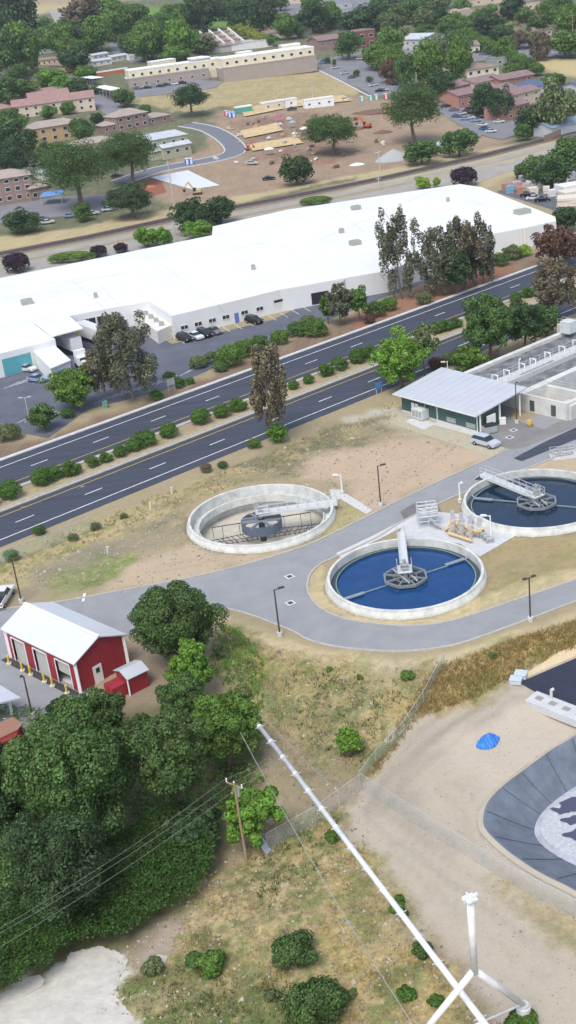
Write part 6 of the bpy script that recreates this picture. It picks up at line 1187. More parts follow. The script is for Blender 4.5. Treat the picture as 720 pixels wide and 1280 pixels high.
# ------------------------------------------------------------------ houses and town buildings
def W_(nm, c): return mat('wall_' + nm, c, .85, noise=.08, scale=.3, coord='World')
def Rf(nm, c): return mat('roof_' + nm, c, .85, noise=.14, scale=.5, coord='World')
def house(a, b, depth, h, label, wall, roof, kind='gable', rh=1.6, wins=None, side=None, name='house', cat='house', group=None, over=.5, ridge='x', parent=None, z0=0, doors=0, parts=None, trim=None):
    """a, b: photo pixels of the base of the front wall's left and right end. wins: [(count, z, w, h)]"""
    A = P(*a); Bv = P(*b); zb = min(A.z, Bv.z) if not parent else A.z
    dx = Vector((Bv.x - A.x, Bv.y - A.y, 0)); L = dx.length; dx.normalize(); rz = math.atan2(dx.y, dx.x)
    if parent is None: t = thing(name, label, cat, (A.x, A.y, zb), rz, group); O = Vector((0, 0, 0)); base = zb
    else: t = parent; M = Matrix.Rotation(-t.rotation_euler.z, 3, 'Z'); O = M @ (A - t.location); O.z = 0
    mb = MB(); D = depth; z1 = h
    rot = (rz - (t.rotation_euler.z)) if parent else 0; ca, sa = math.cos(rot), math.sin(rot)
    def q(x, y, z): return (O.x + x * ca - y * sa, O.y + x * sa + y * ca, z)
    mb.add([q(0, 0, -2.5), q(L, 0, -2.5), q(L, D, -2.5), q(0, D, -2.5), q(0, 0, z1), q(L, 0, z1), q(L, D, z1), q(0, D, z1)], [(3, 2, 1, 0), (4, 5, 6, 7), (0, 1, 5, 4), (1, 2, 6, 5), (2, 3, 7, 6), (3, 0, 4, 7)])
    if kind == 'gable':
        if ridge == 'x': mb.add([q(0, 0, z1), q(0, D, z1), q(0, D / 2, z1 + rh), q(L, 0, z1), q(L, D, z1), q(L, D / 2, z1 + rh)], [(0, 1, 2), (5, 4, 3)])
        else: mb.add([q(0, 0, z1), q(L, 0, z1), q(L / 2, 0, z1 + rh), q(0, D, z1), q(L, D, z1), q(L / 2, D, z1 + rh)], [(0, 1, 2), (5, 4, 3)])
    w = part('wall', mb, wall, t, True); o = over; mb = MB(); zo = z1 - o * rh / ((D if ridge == 'x' else L) / 2) if kind == 'gable' else z1
    def slab(pts, th=.16):
        n = len(pts); mb.add(pts + [(p[0], p[1], p[2] + th) for p in pts], [tuple(range(n))[::-1], tuple(range(n, 2 * n))] + [(i, (i + 1) % n, n + (i + 1) % n, n + i) for i in range(n)])
    if kind == 'flat':
        slab([q(-.05, -.05, z1), q(L + .05, -.05, z1), q(L + .05, D + .05, z1), q(-.05, D + .05, z1)], .12)
        for x0, y0, x1, y1 in ((0, 0, L, 0), (L, 0, L, D), (L, D, 0, D), (0, D, 0, 0)): mb.beam(q(x0, y0, z1 + .3), q(x1, y1, z1 + .3), .22, .6)
    elif kind == 'gable' and ridge == 'x':
        slab([q(-o, -o, zo), q(L + o, -o, zo), q(L + o, D / 2, z1 + rh), q(-o, D / 2, z1 + rh)]); slab([q(-o, D + o, zo), q(-o, D / 2, z1 + rh), q(L + o, D / 2, z1 + rh), q(L + o, D + o, zo)])
    elif kind == 'gable':
        slab([q(-o, -o, zo), q(L / 2, -o, z1 + rh), q(L / 2, D + o, z1 + rh), q(-o, D + o, zo)]); slab([q(L + o, -o, zo), q(L + o, D + o, zo), q(L / 2, D + o, z1 + rh), q(L / 2, -o, z1 + rh)])
    elif kind == 'hip':
        i = min(D, L) / 2; e = [q(-o, -o, z1), q(L + o, -o, z1), q(L + o, D + o, z1), q(-o, D + o, z1)]
        r = [q(i, D / 2, z1 + rh), q(L - i, D / 2, z1 + rh)] if L >= D else [q(L / 2, i, z1 + rh), q(L / 2, D - i, z1 + rh)]
        fs = [(0, 1, 5, 4), (1, 2, 5), (2, 3, 4, 5), (3, 0, 4)] if L >= D else [(0, 1, 4), (1, 2, 5, 4), (2, 3, 5), (3, 0, 4, 5)]
        lo = [(p[0], p[1], p[2] - .15) for p in e]; mb.add(e + r + lo, fs + [(9, 8, 7, 6), (0, 6, 7, 1), (1, 7, 8, 2), (2, 8, 9, 3), (3, 9, 6, 0)])
    elif kind == 'shed': slab([q(-o, -o, z1 + .05), q(L + o, -o, z1 + .05), q(L + o, D + o, z1 + rh), q(-o, D + o, z1 + rh)])
    r_ = part('roof', mb, roof, t, True)
    tr = trim or frame_m
    def win(c, ax, nr, ww, wh, nm='window', m=glass):
        mb = MB(); p0 = Vector(c) + Vector(nr) * .04; a_ = Vector(ax) * ww / 2; mb.beam(p0 - a_, p0 + a_, .06, wh); o_ = part(nm, mb, m, t, True)
        mb = MB(); p1 = Vector(c) + Vector(nr) * .07
        for s in (-1, 1): mb.beam(p1 - a_ * 1.12 + Vector((0, 0, s * wh / 2)), p1 + a_ * 1.12 + Vector((0, 0, s * wh / 2)), .08, .14); mb.beam(p1 + a_ * s * 1.06 - Vector((0, 0, wh / 2)), p1 + a_ * s * 1.06 + Vector((0, 0, wh / 2)), .14, .08)
        part('window_frame', mb, tr, o_, True)
    ex = Vector((ca, sa, 0)); ey = Vector((-sa, ca, 0))
    for (n, z, ww, wh) in wins or []:
        for k in range(n): win(q(L * (k + .5) / n, 0, z), ex, -ey, ww, wh)
    for (n, z, ww, wh) in side or []:
        for k in range(n): win(q(L, D * (k + .5) / n, z), ey, ex, ww, wh); win(q(0, D * (k + .5) / n, z), ey, -ex, ww, wh)
    for k in range(doors): win(q(L * (k + .5) / doors, 0, 1.05), ex, -ey, 1, 2.1, 'door', W_('door', (.25, .2, .16)))
    return t, q, L
cream, tan, taupe, orange, brick, redb, greenb, whitew, brown, pinkish = W_('cream', (.72, .66, .50)), W_('tan', (.60, .45, .26)), W_('taupe', (.36, .31, .28)), W_('orange', (.47, .33, .17)), W_('brick', (.29, .20, .175)), W_('red', (.38, .19, .15)), W_('sage', (.42, .42, .30)), W_('white', (.72, .71, .68)), W_('brown', (.24, .15, .11)), W_('pink', (.62, .50, .40))
r_tan, r_red, r_brown, r_white, r_grey, r_blue, r_lt, r_mar = Rf('tan', (.36, .30, .26)), Rf('red', (.31, .19, .17)), Rf('brown', (.26, .20, .17)), Rf('white', (.80, .80, .80)), Rf('grey', (.34, .35, .36)), Rf('slate_blue', (.08, .12, .22)), Rf('pale_blue_grey', (.48, .52, .56)), Rf('maroon', (.25, .165, .165))
# school: long two-tone building, cream upper storey over taupe lower one
S_, q, L = house((162, 108), (262, 97), 14, 4.2, 'long two-tone school building with cream upper storey and white flat roofs', taupe, r_white, 'flat', name='school_building', cat='school')
for (a, b, h, dpt, w_, y0, z0) in (((163, 108), (262, 97), 8.2, 12, cream, 1.2, 4.2),):
    house(a, b, dpt, h, None, cream, r_white, 'flat', parent=S_, wins=[(9, 6.2, 1.3, 1.3)])
house((248, 98.5), (266, 96), 13, 9.6, None, taupe, r_white, 'flat', parent=S_, wins=[(1, 2, 2.6, 2.6), (1, 7, 2, 1.8)], over=1)
house((262, 97.5), (285, 94.5), 15, 8.2, None, cream, r_white, 'flat', parent=S_, wins=[(2, 6.4, 1.4, 1.4)])
house((280, 102), (396, 89), 17, 4.4, None, taupe, r_white, 'flat', parent=S_, wins=[(5, 2, 1.2, 1.2)])
house((281, 101.8), (395, 88.9), 16, 8.8, None, cream, r_white, 'flat', parent=S_, wins=[(10, 6.9, 1.5, 1.3)])
house((281, 103), (397, 90), 3, 4.6, None, taupe, taupe, 'flat', parent=S_); house((162, 109.5), (262, 98.5), 3, 4.3, None, taupe, taupe, 'flat', parent=S_, wins=[(7, 1.9, 1, 1.4)])
house((192, 96), (222, 92), 8, 9.6, None, cream, r_white, 'flat', parent=S_); house((355, 86), (378, 83.5), 7, 10.2, None, cream, r_white, 'flat', parent=S_); house((300, 92), (318, 90), 6, 9.6, None, cream, r_white, 'flat', parent=S_)
# terraced roof building behind the school
t, q, L = house((258, 68), (306, 62), 26, 3.5, 'building with stepped grey roof terraces and white dividing walls behind the school', W_('grey', (.45, .42, .40)), r_brown, 'shed', rh=7, name='terraced_building', cat='building')
for k in range(5): mb = MB(); mb.beam(q(L * k / 4, 0, 4.4), q(L * k / 4, 26, 11.4), .7, 1.6); part('dividing_wall', mb, whitew, t, True)
for y, z in ((6, 5.6), (14, 7.8), (22, 9.9)): mb = MB(); mb.beam(q(0, y, z), q(L, y, z), 1.6, 1.2); part('roof_step', mb, r_brown, t, True)
house((290, 64), (342, 58), 16, 4, 'low building with a flat pale grey roof between terraces and school', whitew, Rf('pg', (.5, .52, .52)), 'flat', name='flat_roofed_hall', cat='hall')
# brick office and neighbours right of the school
house((400, 64), (428, 60), 15, 5.5, 'brick school office with a brown roof and white porch gable', brick, r_mar, 'gable', 2, [(4, 3.5, 1.2, 1.2)], name='brick_office', cat='office'); house((387, 58), (400, 62), 10, 4.5, 'white-fronted wing with brown roof left of the brick office', whitew, r_mar, 'gable', 1.8, ridge='y', name='porch_wing', cat='house')
house((438, 62), (470, 58), 16, 9, 'dark red flats with round-topped openings beside the big pine', W_('dred', (.22, .08, .08)), r_brown, 'flat', wins=[(3, 2.4, 2.2, 1.8), (3, 6.4, 2.2, 1.8)], name='apartment_building', cat='apartments')
house((375, 26), (420, 22), 14, 4, 'long low building with a pale blue-grey roof near the top', pinkish, r_lt, 'gable', 1.6, name='long_shed', cat='building'); house((356, 6), (390, 3), 12, 5, 'cream house cut by the top edge above the pale roof', pinkish, r_brown, 'gable', 2, [(4, 3, 1.2, 1)])
house((372, 44), (392, 42), 10, 4, 'small green-grey roofed house left of the wide dark tree', W_('g', (.4, .4, .38)), Rf('greyg', (.22, .30, .26)), 'gable', 1.6); house((330, 50), (372, 46), 8, 4, 'maroon-roofed low house behind the school end', whitew, r_mar, 'gable', 1.5)
house((484, 58), (530, 66), 16, 7, 'pale grey roofed apartments behind the street trees', W_('pale', (.55, .55, .52)), r_lt, 'gable', 2.2, [(6, 2, 1.4, 1.2), (6, 5, 1.4, 1.2)], name='apartment_building', cat='apartments')
house((500, 92), (545, 100), 14, 6.5, 'cream flats half hidden by the tall green tree', cream, r_brown, 'hip', 2, [(5, 2, 1.4, 1.2), (5, 5, 1.4, 1.2)], name='apartment_building', cat='apartments')
house((584, 106), (624, 100), 12, 6.6, 'white two-storey flats with brown roof right of the narrow green tree', cream, r_brown, 'hip', 1.8, [(4, 1.9, 1.6, 1.4), (4, 5, 1.6, 1.4)], name='apartment_building', cat='apartments')
for k, (a, b, lb) in enumerate([((562, 126), (592, 118), 'red-roofed flat left of all, by the dark tree'), ((574, 136), (600, 130), 'red-roofed flat with a coral wall facing the town car park'), ((594, 120), (628, 112), 'red-roofed flat in the back row, left'), ((626, 116), (668, 108), 'red-roofed flat in the back row, right'), ((612, 132), (646, 124), 'red-roofed flat in the middle of the cluster'), ((640, 136), (676, 126), 'red-roofed flat at the right of the cluster'), ((634, 152), (662, 144), 'red-roofed flat at the near end of the cluster')]):
    house(a, b, 12, 5.4, lb, redb if k in (0, 1, 3, 6) else pinkish, r_mar, 'gable', 1.8, [(3, 1.8, 1.4, 1.3), (3, 4.2, 1.4, 1)], name='red_roofed_flat', cat='flats', group='red-roofed flats')
house((654, 122), (692, 116), 14, 4, 'house with a slate blue roof left of the round tree', W_('bl', (.5, .52, .55)), r_blue, 'hip', 2.4); house((694, 116), (735, 124), 14, 4, 'house with a slate blue roof at the right edge', W_('bl', (.5, .52, .55)), r_blue, 'gable', 2.4, ridge='y'); house((690, 172), (735, 162), 10, 3.5, 'long blue-roofed shed behind the rail fence', W_('bl', (.5, .52, .55)), Rf('bl2', (.22, .30, .42)), 'gable', 1.6, name='shed', cat='shed')
for a, b, dp_, h, lb, w_, r_, kd, rd in [((584, 30), (612, 26), 16, 5.5, 'tan house with a wide gable among the top right trees', tan, r_brown, 'gable', 'y'), ((620, 28), (640, 26), 12, 5.5, 'bright tan gabled house beside the wide one', tan, r_brown, 'gable', 'y'), ((636, 18), (690, 12), 14, 7, 'long cream two-storey block with brown hip roof at top right', pinkish, r_brown, 'hip', 'x'), ((664, 24), (690, 22), 6, 3, 'pink-walled garage below the long cream block', W_('pk', (.5, .24, .18)), r_brown, 'flat', 'x'), ((560, 24), (588, 22), 12, 4, 'tan-roofed low house left of the wide gable', pinkish, r_tan, 'gable', 'x'), ((566, 34), (600, 32), 10, 4.5, 'cream house with a grey-white roof front of the tan houses', cream, r_lt, 'gable', 'x'), ((630, 48), (652, 44), 10, 5, 'brown house with a porch in the right town trees', W_('bh', (.42, .33, .26)), r_brown, 'gable', 'y'), ((642, 58), (656, 56), 8, 3.5, 'small bright white house by the long hedge', whitew, r_white, 'gable', 'y'), ((668, 46), (690, 44), 12, 3.5, 'low brown-roofed house under the tall pole', pinkish, r_brown, 'gable', 'x'), ((680, 62), (700, 60), 10, 3.5, 'pink-tan house beside the half-bare tree', pinkish, r_tan, 'gable', 'x'), ((578, 68), (600, 66), 12, 4, 'cream house with brown roof at the upper end of the hedge', cream, r_brown, 'gable', 'x'), ((520, 20), (560, 14), 12, 5, 'brown-roofed house at the top right of the middle', pinkish, r_brown, 'gable', 'x'), ((590, 8), (640, 2), 14, 5, 'brown-roofed row cut by the top edge', pinkish, r_brown, 'gable', 'x'), ((395, 14), (440, 10), 12, 4, 'grey-roofed workshop at the top edge', W_('wk', (.4, .4, .42)), r_grey, 'flat', 'x'), ((455, 40), (482, 38), 12, 4, 'low grey-roofed house behind the big pine', pinkish, r_grey, 'gable', 'x'), ((620, 82), (650, 78), 10, 3.5, 'grey-roofed carport row in front of the round hedge tree', W_('cp', (.35, .35, .36)), r_grey, 'flat', 'x')]:
    house(a, b, dp_, h, lb, w_, r_, kd, 2, [(3, h * .5, 1.4, 1.2)], ridge=rd)
# left town
house((34, 82), (78, 80), 7, 3.2, 'long low motel-like shed with brown roof on the lawn', tan, r_brown, 'gable', 1, [(7, 1.7, 1, 1.4)], name='long_shed', cat='shed'); house((60, 82), (84, 90), 7, 3.2, 'right wing of the low brown-roofed shed, turned toward the trees', tan, r_brown, 'gable', 1, name='shed_wing', cat='shed')
house((73, 38), (90, 36), 12, 4, 'cream house with tan roof between trees at the top left', pinkish, r_tan, 'gable', 1.6, ridge='x'); house((33, 28), (44, 27), 6, 3.4, 'small orange hut by the lane at the top left', orange, r_brown, 'gable', 1.2, name='hut', cat='hut')
for k, (a, b, lb) in enumerate([((115, 84), (140, 80), 'pale mobile home row behind the school, front'), ((117, 76), (136, 72), 'pale mobile home row behind the school, middle'), ((140, 78), (160, 74), 'pale mobile home next to the school lane'), ((44, 68), (70, 66), 'white-roofed mobile home among the trees above the long shed'), ((102, 66), (116, 62), 'pale mobile home under the rounded tree')]): house(a, b, 6, 2.8, lb, whitew, r_lt, 'gable', .8, [(3, 1.6, 1, .8)], name='mobile_home', cat='mobile home', group='mobile homes')
house((120, 96), (160, 90), 2, 1.8, 'orange-red fenced store beside the school end', W_('og', (.5, .14, .05)), r_white, 'flat', name='fenced_store', cat='store'); house((162, 76), (186, 72), 3, 2.4, 'low white roofed shelter on the school lane', whitew, r_white, 'flat', name='shelter', cat='shelter')
R1, q, L = house((18, 148), (120, 138), 12, 6.2, 'long cream building with red tiled roof and back wings', pinkish, r_red, 'gable', 2.6, [(9, 2, 1.2, 1.3), (9, 4.8, 1.2, 1.3)], [(2, 4.4, 1.2, 1.3)], name='red_tiled_building', cat='building')
for k in range(3): house((38 + k * 6, 134 - k * 9), (88 - k * 8, 128 - k * 9), 9, 7, None, pinkish, r_red, 'gable', 2.4, parent=R1)
house((-30, 152), (18, 146), 14, 6, None, pinkish, r_red, 'hip', 2.6, parent=R1)
house((36, 182), (104, 172), 12, 6.6, 'two-storey orange building with tan hip roof', orange, r_tan, 'hip', 2.2, [(5, 2, 1.6, 1.5), (5, 5, 1.6, 1.5)], [(2, 5, 1.2, 1.3)], name='orange_building', cat='building'); house((102, 172), (114, 168), 9, 4.2, 'low orange wing with tan roof at the right of the orange building', orange, r_tan, 'hip', 1.4, [(1, 2, 1.4, 1.4)], name='orange_wing', cat='building'); house((26, 190), (50, 186), 7, 3.4, 'small tan-roofed porch house at the lower left of the orange building', orange, r_tan, 'hip', 1.4, [(2, 1.8, 1.2, 1.2)])
house((148, 166), (187, 158), 11, 6.4, 'two-storey brick building with tan hip roof and gables', brick, r_tan, 'hip', 2.4, [(4, 2, 1.5, 1.5), (4, 5, 1.5, 1.5)], [(2, 5, 1.2, 1.3)], name='brick_building', cat='building'); house((130, 168), (148, 165), 9, 3.4, 'low tan-roofed wing left of the brick building', brick, r_tan, 'hip', 1.4, [(2, 1.8, 1.2, 1.2)], name='brick_wing', cat='building'); house((184, 158), (214, 152), 9, 3.2, 'low tan-roofed wing right of the brick building', brick, r_tan, 'hip', 1.6, [(2, 1.8, 1.2, 1.2)], name='brick_wing', cat='building')
house((94, 194), (150, 184), 11, 3.4, 'long low tan-roofed house in front of the brick building', pinkish, r_tan, 'hip', 1.8, [(4, 1.8, 1.3, 1.2)])
G1, q, L = house((190, 196), (236, 188), 13, 6.2, 'sage green house with pale blue-grey roof inside the bend of the street', greenb, r_lt, 'shed', 1.0, [(4, 4.6, 1.2, 1.1)], [(2, 4.6, 1, 1)], name='sage_building', cat='building'); house((206, 200), (240, 193), 5, 3.8, None, greenb, r_lt, 'gable', 1.0, parent=G1, wins=[(3, 1.9, 1.4, 1.3)]); house((190, 201), (206, 198), 4, 2.6, None, greenb, r_lt, 'shed', .5, parent=G1)
house((-30, 260), (44, 250), 12, 9.0, 'three-storey brick building with tan roof at the left edge', brick, r_tan, 'hip', 2.2, [(6, 2, 1.6, 1.5), (6, 5, 1.6, 1.5), (6, 7.8, 1.6, 1.2)], [(2, 5, 1.2, 1.3), (2, 7.8, 1.2, 1.2)], name='brick_building', cat='building', trim=white_p); house((40, 252), (62, 247), 9, 4.4, 'low tan-roofed brick wing beside the three-storey building', brick, r_tan, 'hip', 1.6, [(2, 2, 1.6, 1.5)], name='brick_wing', cat='building'); house((54, 226), (82, 220), 9, 2.6, 'pale curved-roof shelter behind the brick wing', whitew, r_lt, 'shed', .6, name='shelter', cat='shelter'); house((22, 208), (52, 203), 7, 3.6, 'small tan-roofed house under the dark oaks', pinkish, r_tan, 'hip', 1.4, [(2, 1.8, 1.2, 1.2)])
t = thing('blue_canopy', 'small blue canopy on posts beside the brick wing', 'canopy', P(66, 254)); q0 = P(66, 254); mb = MB(); mb.add([tuple(q0 + Vector(v_)) for v_ in ((-4, -3, 2.8), (4, -3, 2.8), (4.5, 3.5, 3.5), (-3, 3.5, 3.5), (-4, -3, 3.0), (4, -3, 3.0), (4.5, 3.5, 3.7), (-3, 3.5, 3.7))], [(3, 2, 1, 0), (4, 5, 6, 7), (0, 1, 5, 4), (1, 2, 6, 5), (2, 3, 7, 6), (3, 0, 4, 7)]); part('canopy', mb, mat('blue_canopy', (.14, .28, .55), .6), t)
for x, y in ((-3.5, -2.7), (3.7, -2.7), (3.9, 3), (-2.8, 3)): mb = MB(); mb.tube([q0 + Vector((x, y, 0)), q0 + Vector((x, y, 2.9))], .1, 6); part('post', mb, steel, t)
# white carports
for k, (a, b, lb) in enumerate([((118, 116), (140, 130), 'long white carport roof beside the dark lane'), ((100, 104), (118, 112), 'shorter white carport roof above the long one')]):
    A = P(*a); Bv = P(*b); dd = Vector((Bv.x - A.x, Bv.y - A.y, 0)); ln = dd.length; dd.normalize(); t = thing('carport', lb, 'carport', A, math.atan2(dd.y, dd.x), 'white carports in the town'); mb = MB(); mb.box((ln / 2, 3, 2.9), (ln, 6, .18)); part('roof', mb, r_white, t, True)
    for i in range(5):
        for y in (.4, 5.6): mb = MB(); mb.tube([(ln * (i + .5) / 5, y, -1), (ln * (i + .5) / 5, y, 2.85)], .1, 6); part('post', mb, steel, t, True)
# --- construction site
def trailer(a, b, label, m=white_p, h=3.2, d=3.2, win_=3, nm='site_trailer'):
    return house(a, b, d, h, label, m, mat('trailer_roof2', (.8, .8, .78), .6, coord='World'), 'flat', name=nm, cat='trailer', wins=[(win_, h * .55, .9, .9)] if win_ else None, over=.1)
trailer((381, 136), (418, 132), 'long white site trailer with dark windows on the construction site', h=3.6); trailer((329, 139), (356, 135), 'beige container in the row left of the white site trailer', W_('be', (.62, .56, .46)), win_=2); trailer((357, 135), (372, 132.5), 'short white container between the beige one and the site trailer', win_=1)
trailer((296, 143), (316, 140), 'teal green container left of the beige one', mat('teal_container', (.08, .35, .30), .6), h=2.6, win_=0, nm='shipping_container')
for i, (x, y, m, lb) in enumerate([(287, 147, 'blue', 'blue portable toilet by the teal container, left'), (292, 147, 'blue', 'blue portable toilet by the teal container, right'), (283, 145, 'red', 'red machine beside the blue portable toilets'), (234, 206, 'blue', 'blue portable toilet at the street bend, left'), (239, 205.5, 'blue', 'blue portable toilet at the street bend, right'), (452, 127, 'green', 'green portable toilet by the school kerb, left'), (463, 126, 'green', 'green portable toilet by the school kerb, middle'), (470, 125, 'green', 'green portable toilet by the school kerb, right'), (482, 124, 'red', 'red portable toilet right of the green ones')]):
    t = thing('portable_toilet', lb, 'portable toilet', P(x, y), .3, 'portable toilets'); mb = MB(); mb.box((0, 0, 1.1), (1.4, 1.4, 2.2)); part('cabin', mb, mat('plastic_' + m, {'blue': (.06, .2, .6), 'red': (.55, .08, .08), 'green': (.1, .45, .32)}[m], .5), t, True); mb = MB(); mb.box((0, 0, 2.3), (1.3, 1.3, .25)); part('roof', mb, white_p, t, True); mb = MB(); mb.box((0, -.72, 1.05), (.8, .05, 1.8)); part('door', mb, white_p, t, True)
def excavator(x, y, label, m, rz=0, s=1.0):
    t = thing('excavator', label, 'excavator', P(x, y), rz); t.scale = (s, s, s)
    for sy in (-1, 1): mb = MB(); mb.box((0, sy * 1.1, .45), (3.6, .6, .9)); part('track', mb, dark_steel, t, True)
    mb = MB(); mb.box((-.3, 0, 1.6), (3.2, 2.6, 1.2)); c = part('body', mb, m, t, True); mb = MB(); mb.box((.9, .8, 2.3), (1.2, 1, 1.6)); part('cab', mb, glass, c, True)
    mb = MB(); mb.beam((1.2, 0, 2), (3.6, 0, 5.6), .5, .7); mb.beam((3.6, 0, 5.6), (5.6, 0, 3.0), .35, .5); part('boom', mb, m, t, True); mb = MB(); mb.box((5.6, 0, 2.2), (1.0, 1.2, 1.2)); part('bucket', mb, dark_steel, t, True)
excavator(459, 160, 'orange-red excavator with its boom raised on the construction site', mat('orange_machine', (.65, .12, .03), .5), 2.6, .85); excavator(484, 142, 'yellow loader on the dark soil near the tall oak', mat('yellow_machine', (.6, .42, .06), .5), .2, .8); excavator(247, 243, 'tan wheeled loader at the end of the white slab', mat('tan_machine', (.55, .42, .2), .5), 3.0, .8); excavator(309, 188, 'small red loader at the street bend', mat('plastic_red', (.55, .08, .08), .5), .3, .5)
def heap(x, y, w, hgt, label, m, name='soil_heap', cat='heap', dy=.6):
    b = P(x, y); R = w / 2 / pxm(b); mb = MB(); r = random.Random(int(x * y)); n = 18
    for i in range(5):
        f = i / 4; mb.v += [tuple(b + Vector((R * (1 - f) * math.cos(a) * (1 + .15 * r.uniform(-1, 1)), R * dy * (1 - f) * math.sin(a) * (1 + .15 * r.uniform(-1, 1)), hgt * f ** .8 - (.3 if i == 0 else 0)))) for a in [2 * math.pi * k / n for k in range(n)]]
    mb.f = [(i * n + k, i * n + (k + 1) % n, (i + 1) * n + (k + 1) % n, (i + 1) * n + k) for i in range(4) for k in range(n)]; mb.m = [0] * len(mb.f); mb.smooth = True
    solo(name, mb, m, label, cat, loc=tuple(b))
gravel = mat('gravel_heap', (.36, .38, .38), 1, noise=.15, coord='World'); soil = mat('dark_soil', (.17, .10, .07), 1, noise=.25, coord='World')
heap(492, 200, 46, 4, 'broad grey gravel heap left of the low bushy tree', gravel); heap(465, 140, 62, 1.2, 'flat dark brown soil heap near the yellow loader', soil); heap(446, 162, 20, 1.5, 'dark soil heap at the excavator', soil); heap(478, 166, 26, 1.2, 'long dark soil heap right of the excavator', soil); heap(402, 204, 40, .8, 'reddish soil strip below the spreading oak', mat('red_soil', (.28, .15, .1), 1, coord='World')); heap(184, 234, 22, .8, 'orange-red mulch heap beside the large oak', mat('orange_mulch', (.5, .16, .07), 1, coord='World'))
heap(528, 186, 10, 2, 'yellow tank-like tarp heap under the tall oak', mat('yellow_tarp', (.65, .42, .05), .6)); heap(446, 206, 22, .8, 'crumpled white sheeting by the rails', white_p, 'sheeting', 'sheeting')
def tent(x, y, w, m, label, h=2.4, name='sun_canopy'):
    b = P(x, y); t = thing(name, label, 'canopy', b, .2); mb = MB(); s = w / pxm(b) / 2; mb.add([(-s, -s * .7, h), (s, -s * .7, h), (s, s * .7, h), (-s, s * .7, h), (0, 0, h + .8), (-s, -s * .7, h - .2), (s, -s * .7, h - .2), (s, s * .7, h - .2), (-s, s * .7, h - .2)], [(0, 1, 4), (1, 2, 4), (2, 3, 4), (3, 0, 4), (5, 6, 1, 0), (6, 7, 2, 1), (7, 8, 3, 2), (8, 5, 0, 3)]); part('cover', mb, m, t, True)
    for i, j in ((-1, -1), (1, -1), (1, 1), (-1, 1)): mb = MB(); mb.tube([(i * s * .95, j * s * .65, 0), (i * s * .95, j * s * .65, h)], .06, 5); part('leg', mb, steel, t, True)
tent(337, 194, 11, white_p, 'white sun canopy near the silver car on the construction site'); tent(349, 153, 8, mat('magenta_cloth', (.6, .04, .22), .6), 'magenta sun canopy between the lumber rows'); tent(381, 168, 10, white_p, 'white sun canopy left of the spreading oak'); tent(366, 160, 8, mat('palebluecloth', (.3, .4, .55), .6), 'pale blue canopy between the lumber rows'); tent(552, 187, 16, mat('aqua_cloth', (.35, .62, .68), .5), 'aqua and white tent between the two bushy trees'); tent(369, 174, 6, white_p, 'small white umbrella left of the white sun canopy', name='umbrella'); tent(351, 162, 5, mat('pinkcloth', (.6, .45, .5), .6), 'small pale pink umbrella by the lumber', name='umbrella')
rn = random.Random(5); pos = [(320, 160), (300, 170), (356, 180), (340, 205), (470, 178), (480, 180), (430, 195), (386, 188), (330, 148), (310, 156), (362, 150), (270, 200), (420, 210), (444, 150), (500, 160), (372, 206)]
wh = ['left of the upper lumber row', 'beside the street bend kerb', 'below the small umbrella', 'left of the lone round tree', 'near the blue timber rack', 'right of the blue timber rack', 'below the spreading oak trunk', 'above the lone round tree', 'under the beige container', 'between two lumber rows', 'under the short white container', 'below the street bend', 'beside the crumpled sheeting', 'above the orange excavator', 'beside the tall oak', 'right of the lone round tree']
for (x, y), w_ in zip(pos, wh):
    b = P(x, y, .1); mb = MB()
    for k in range(3): mb.box((rn.uniform(-.4, .4), rn.uniform(-.2, .2), .25 + k * .35), (2.4 - k * .4, 1.2, .3), rn.uniform(-.2, .2))
    solo('material_stack', mb, mat(*rn.choice([('raw_lumber', (.55, .42, .22)), ('stack_grey', (.4, .4, .42)), ('stack_brown', (.2, .13, .1)), ('stack_white', (.7, .7, .68))])), 'small stack of building material %s' % w_, 'stack', 'material stacks', b, rn.uniform(0, 3), local=True)
rn = random.Random(15)
for k in range(34):
    x, y = rn.uniform(285, 480), rn.uniform(146, 208)
    if x > 430 and y < 165: continue
    b = P(x, y, .1); mb = MB(); w_ = rn.uniform(.8, 2.6)
    for q in range(rn.choice((1, 2, 3))): mb.box((rn.uniform(-.4, .4), rn.uniform(-.3, .3), .2 + q * .3), (w_, rn.uniform(.5, 1.3), .28), rn.uniform(-.5, .5))
    solo('material_stack', mb, mat(*rn.choice([('raw_lumber', (.55, .42, .22)), ('stack_grey', (.4, .4, .42)), ('stack_brown', (.2, .13, .1)), ('stack_white', (.7, .7, .68))])), 'one of the tiny stacks of timber and blocks strewn over the construction site', 'stack', 'strewn site materials', b, rn.uniform(0, 3), local=True)
# --- stone yard at right
rn = random.Random(9)
cols = [('cream_bag', (.68, .62, .52)), ('white_bag', (.75, .76, .76)), ('terracotta', (.45, .22, .15)), ('blue_tote', (.15, .35, .5)), ('pink_stone', (.5, .36, .38)), ('grey_stone', (.36, .36, .37))]
cn_ = ['cream', 'white', 'terracotta', 'blue', 'pinkish', 'grey']
def pallet(x, y, ci, label, w=9, h=2.0):
    b = P(x, y); s = w / 2 / pxm(b); t = thing('pallet_stack', label, 'pallet', b, rn.uniform(-.3, .5), 'pallets of stone in the yard'); mb = MB(); mb.box((0, 0, .08), (2 * s, 1.6 * s, .16)); part('pallet', mb, mat('raw_lumber', (.55, .42, .22)), t, True); mb = MB()
    for k in range(3): mb.box((rn.uniform(-.08, .08), rn.uniform(-.08, .08), .18 + h * (k + .5) / 3), (2 * s * .92, 1.5 * s, h / 3 - .05), rn.uniform(-.06, .06))
    part('load', mb, mat(*cols[ci]), t, True)
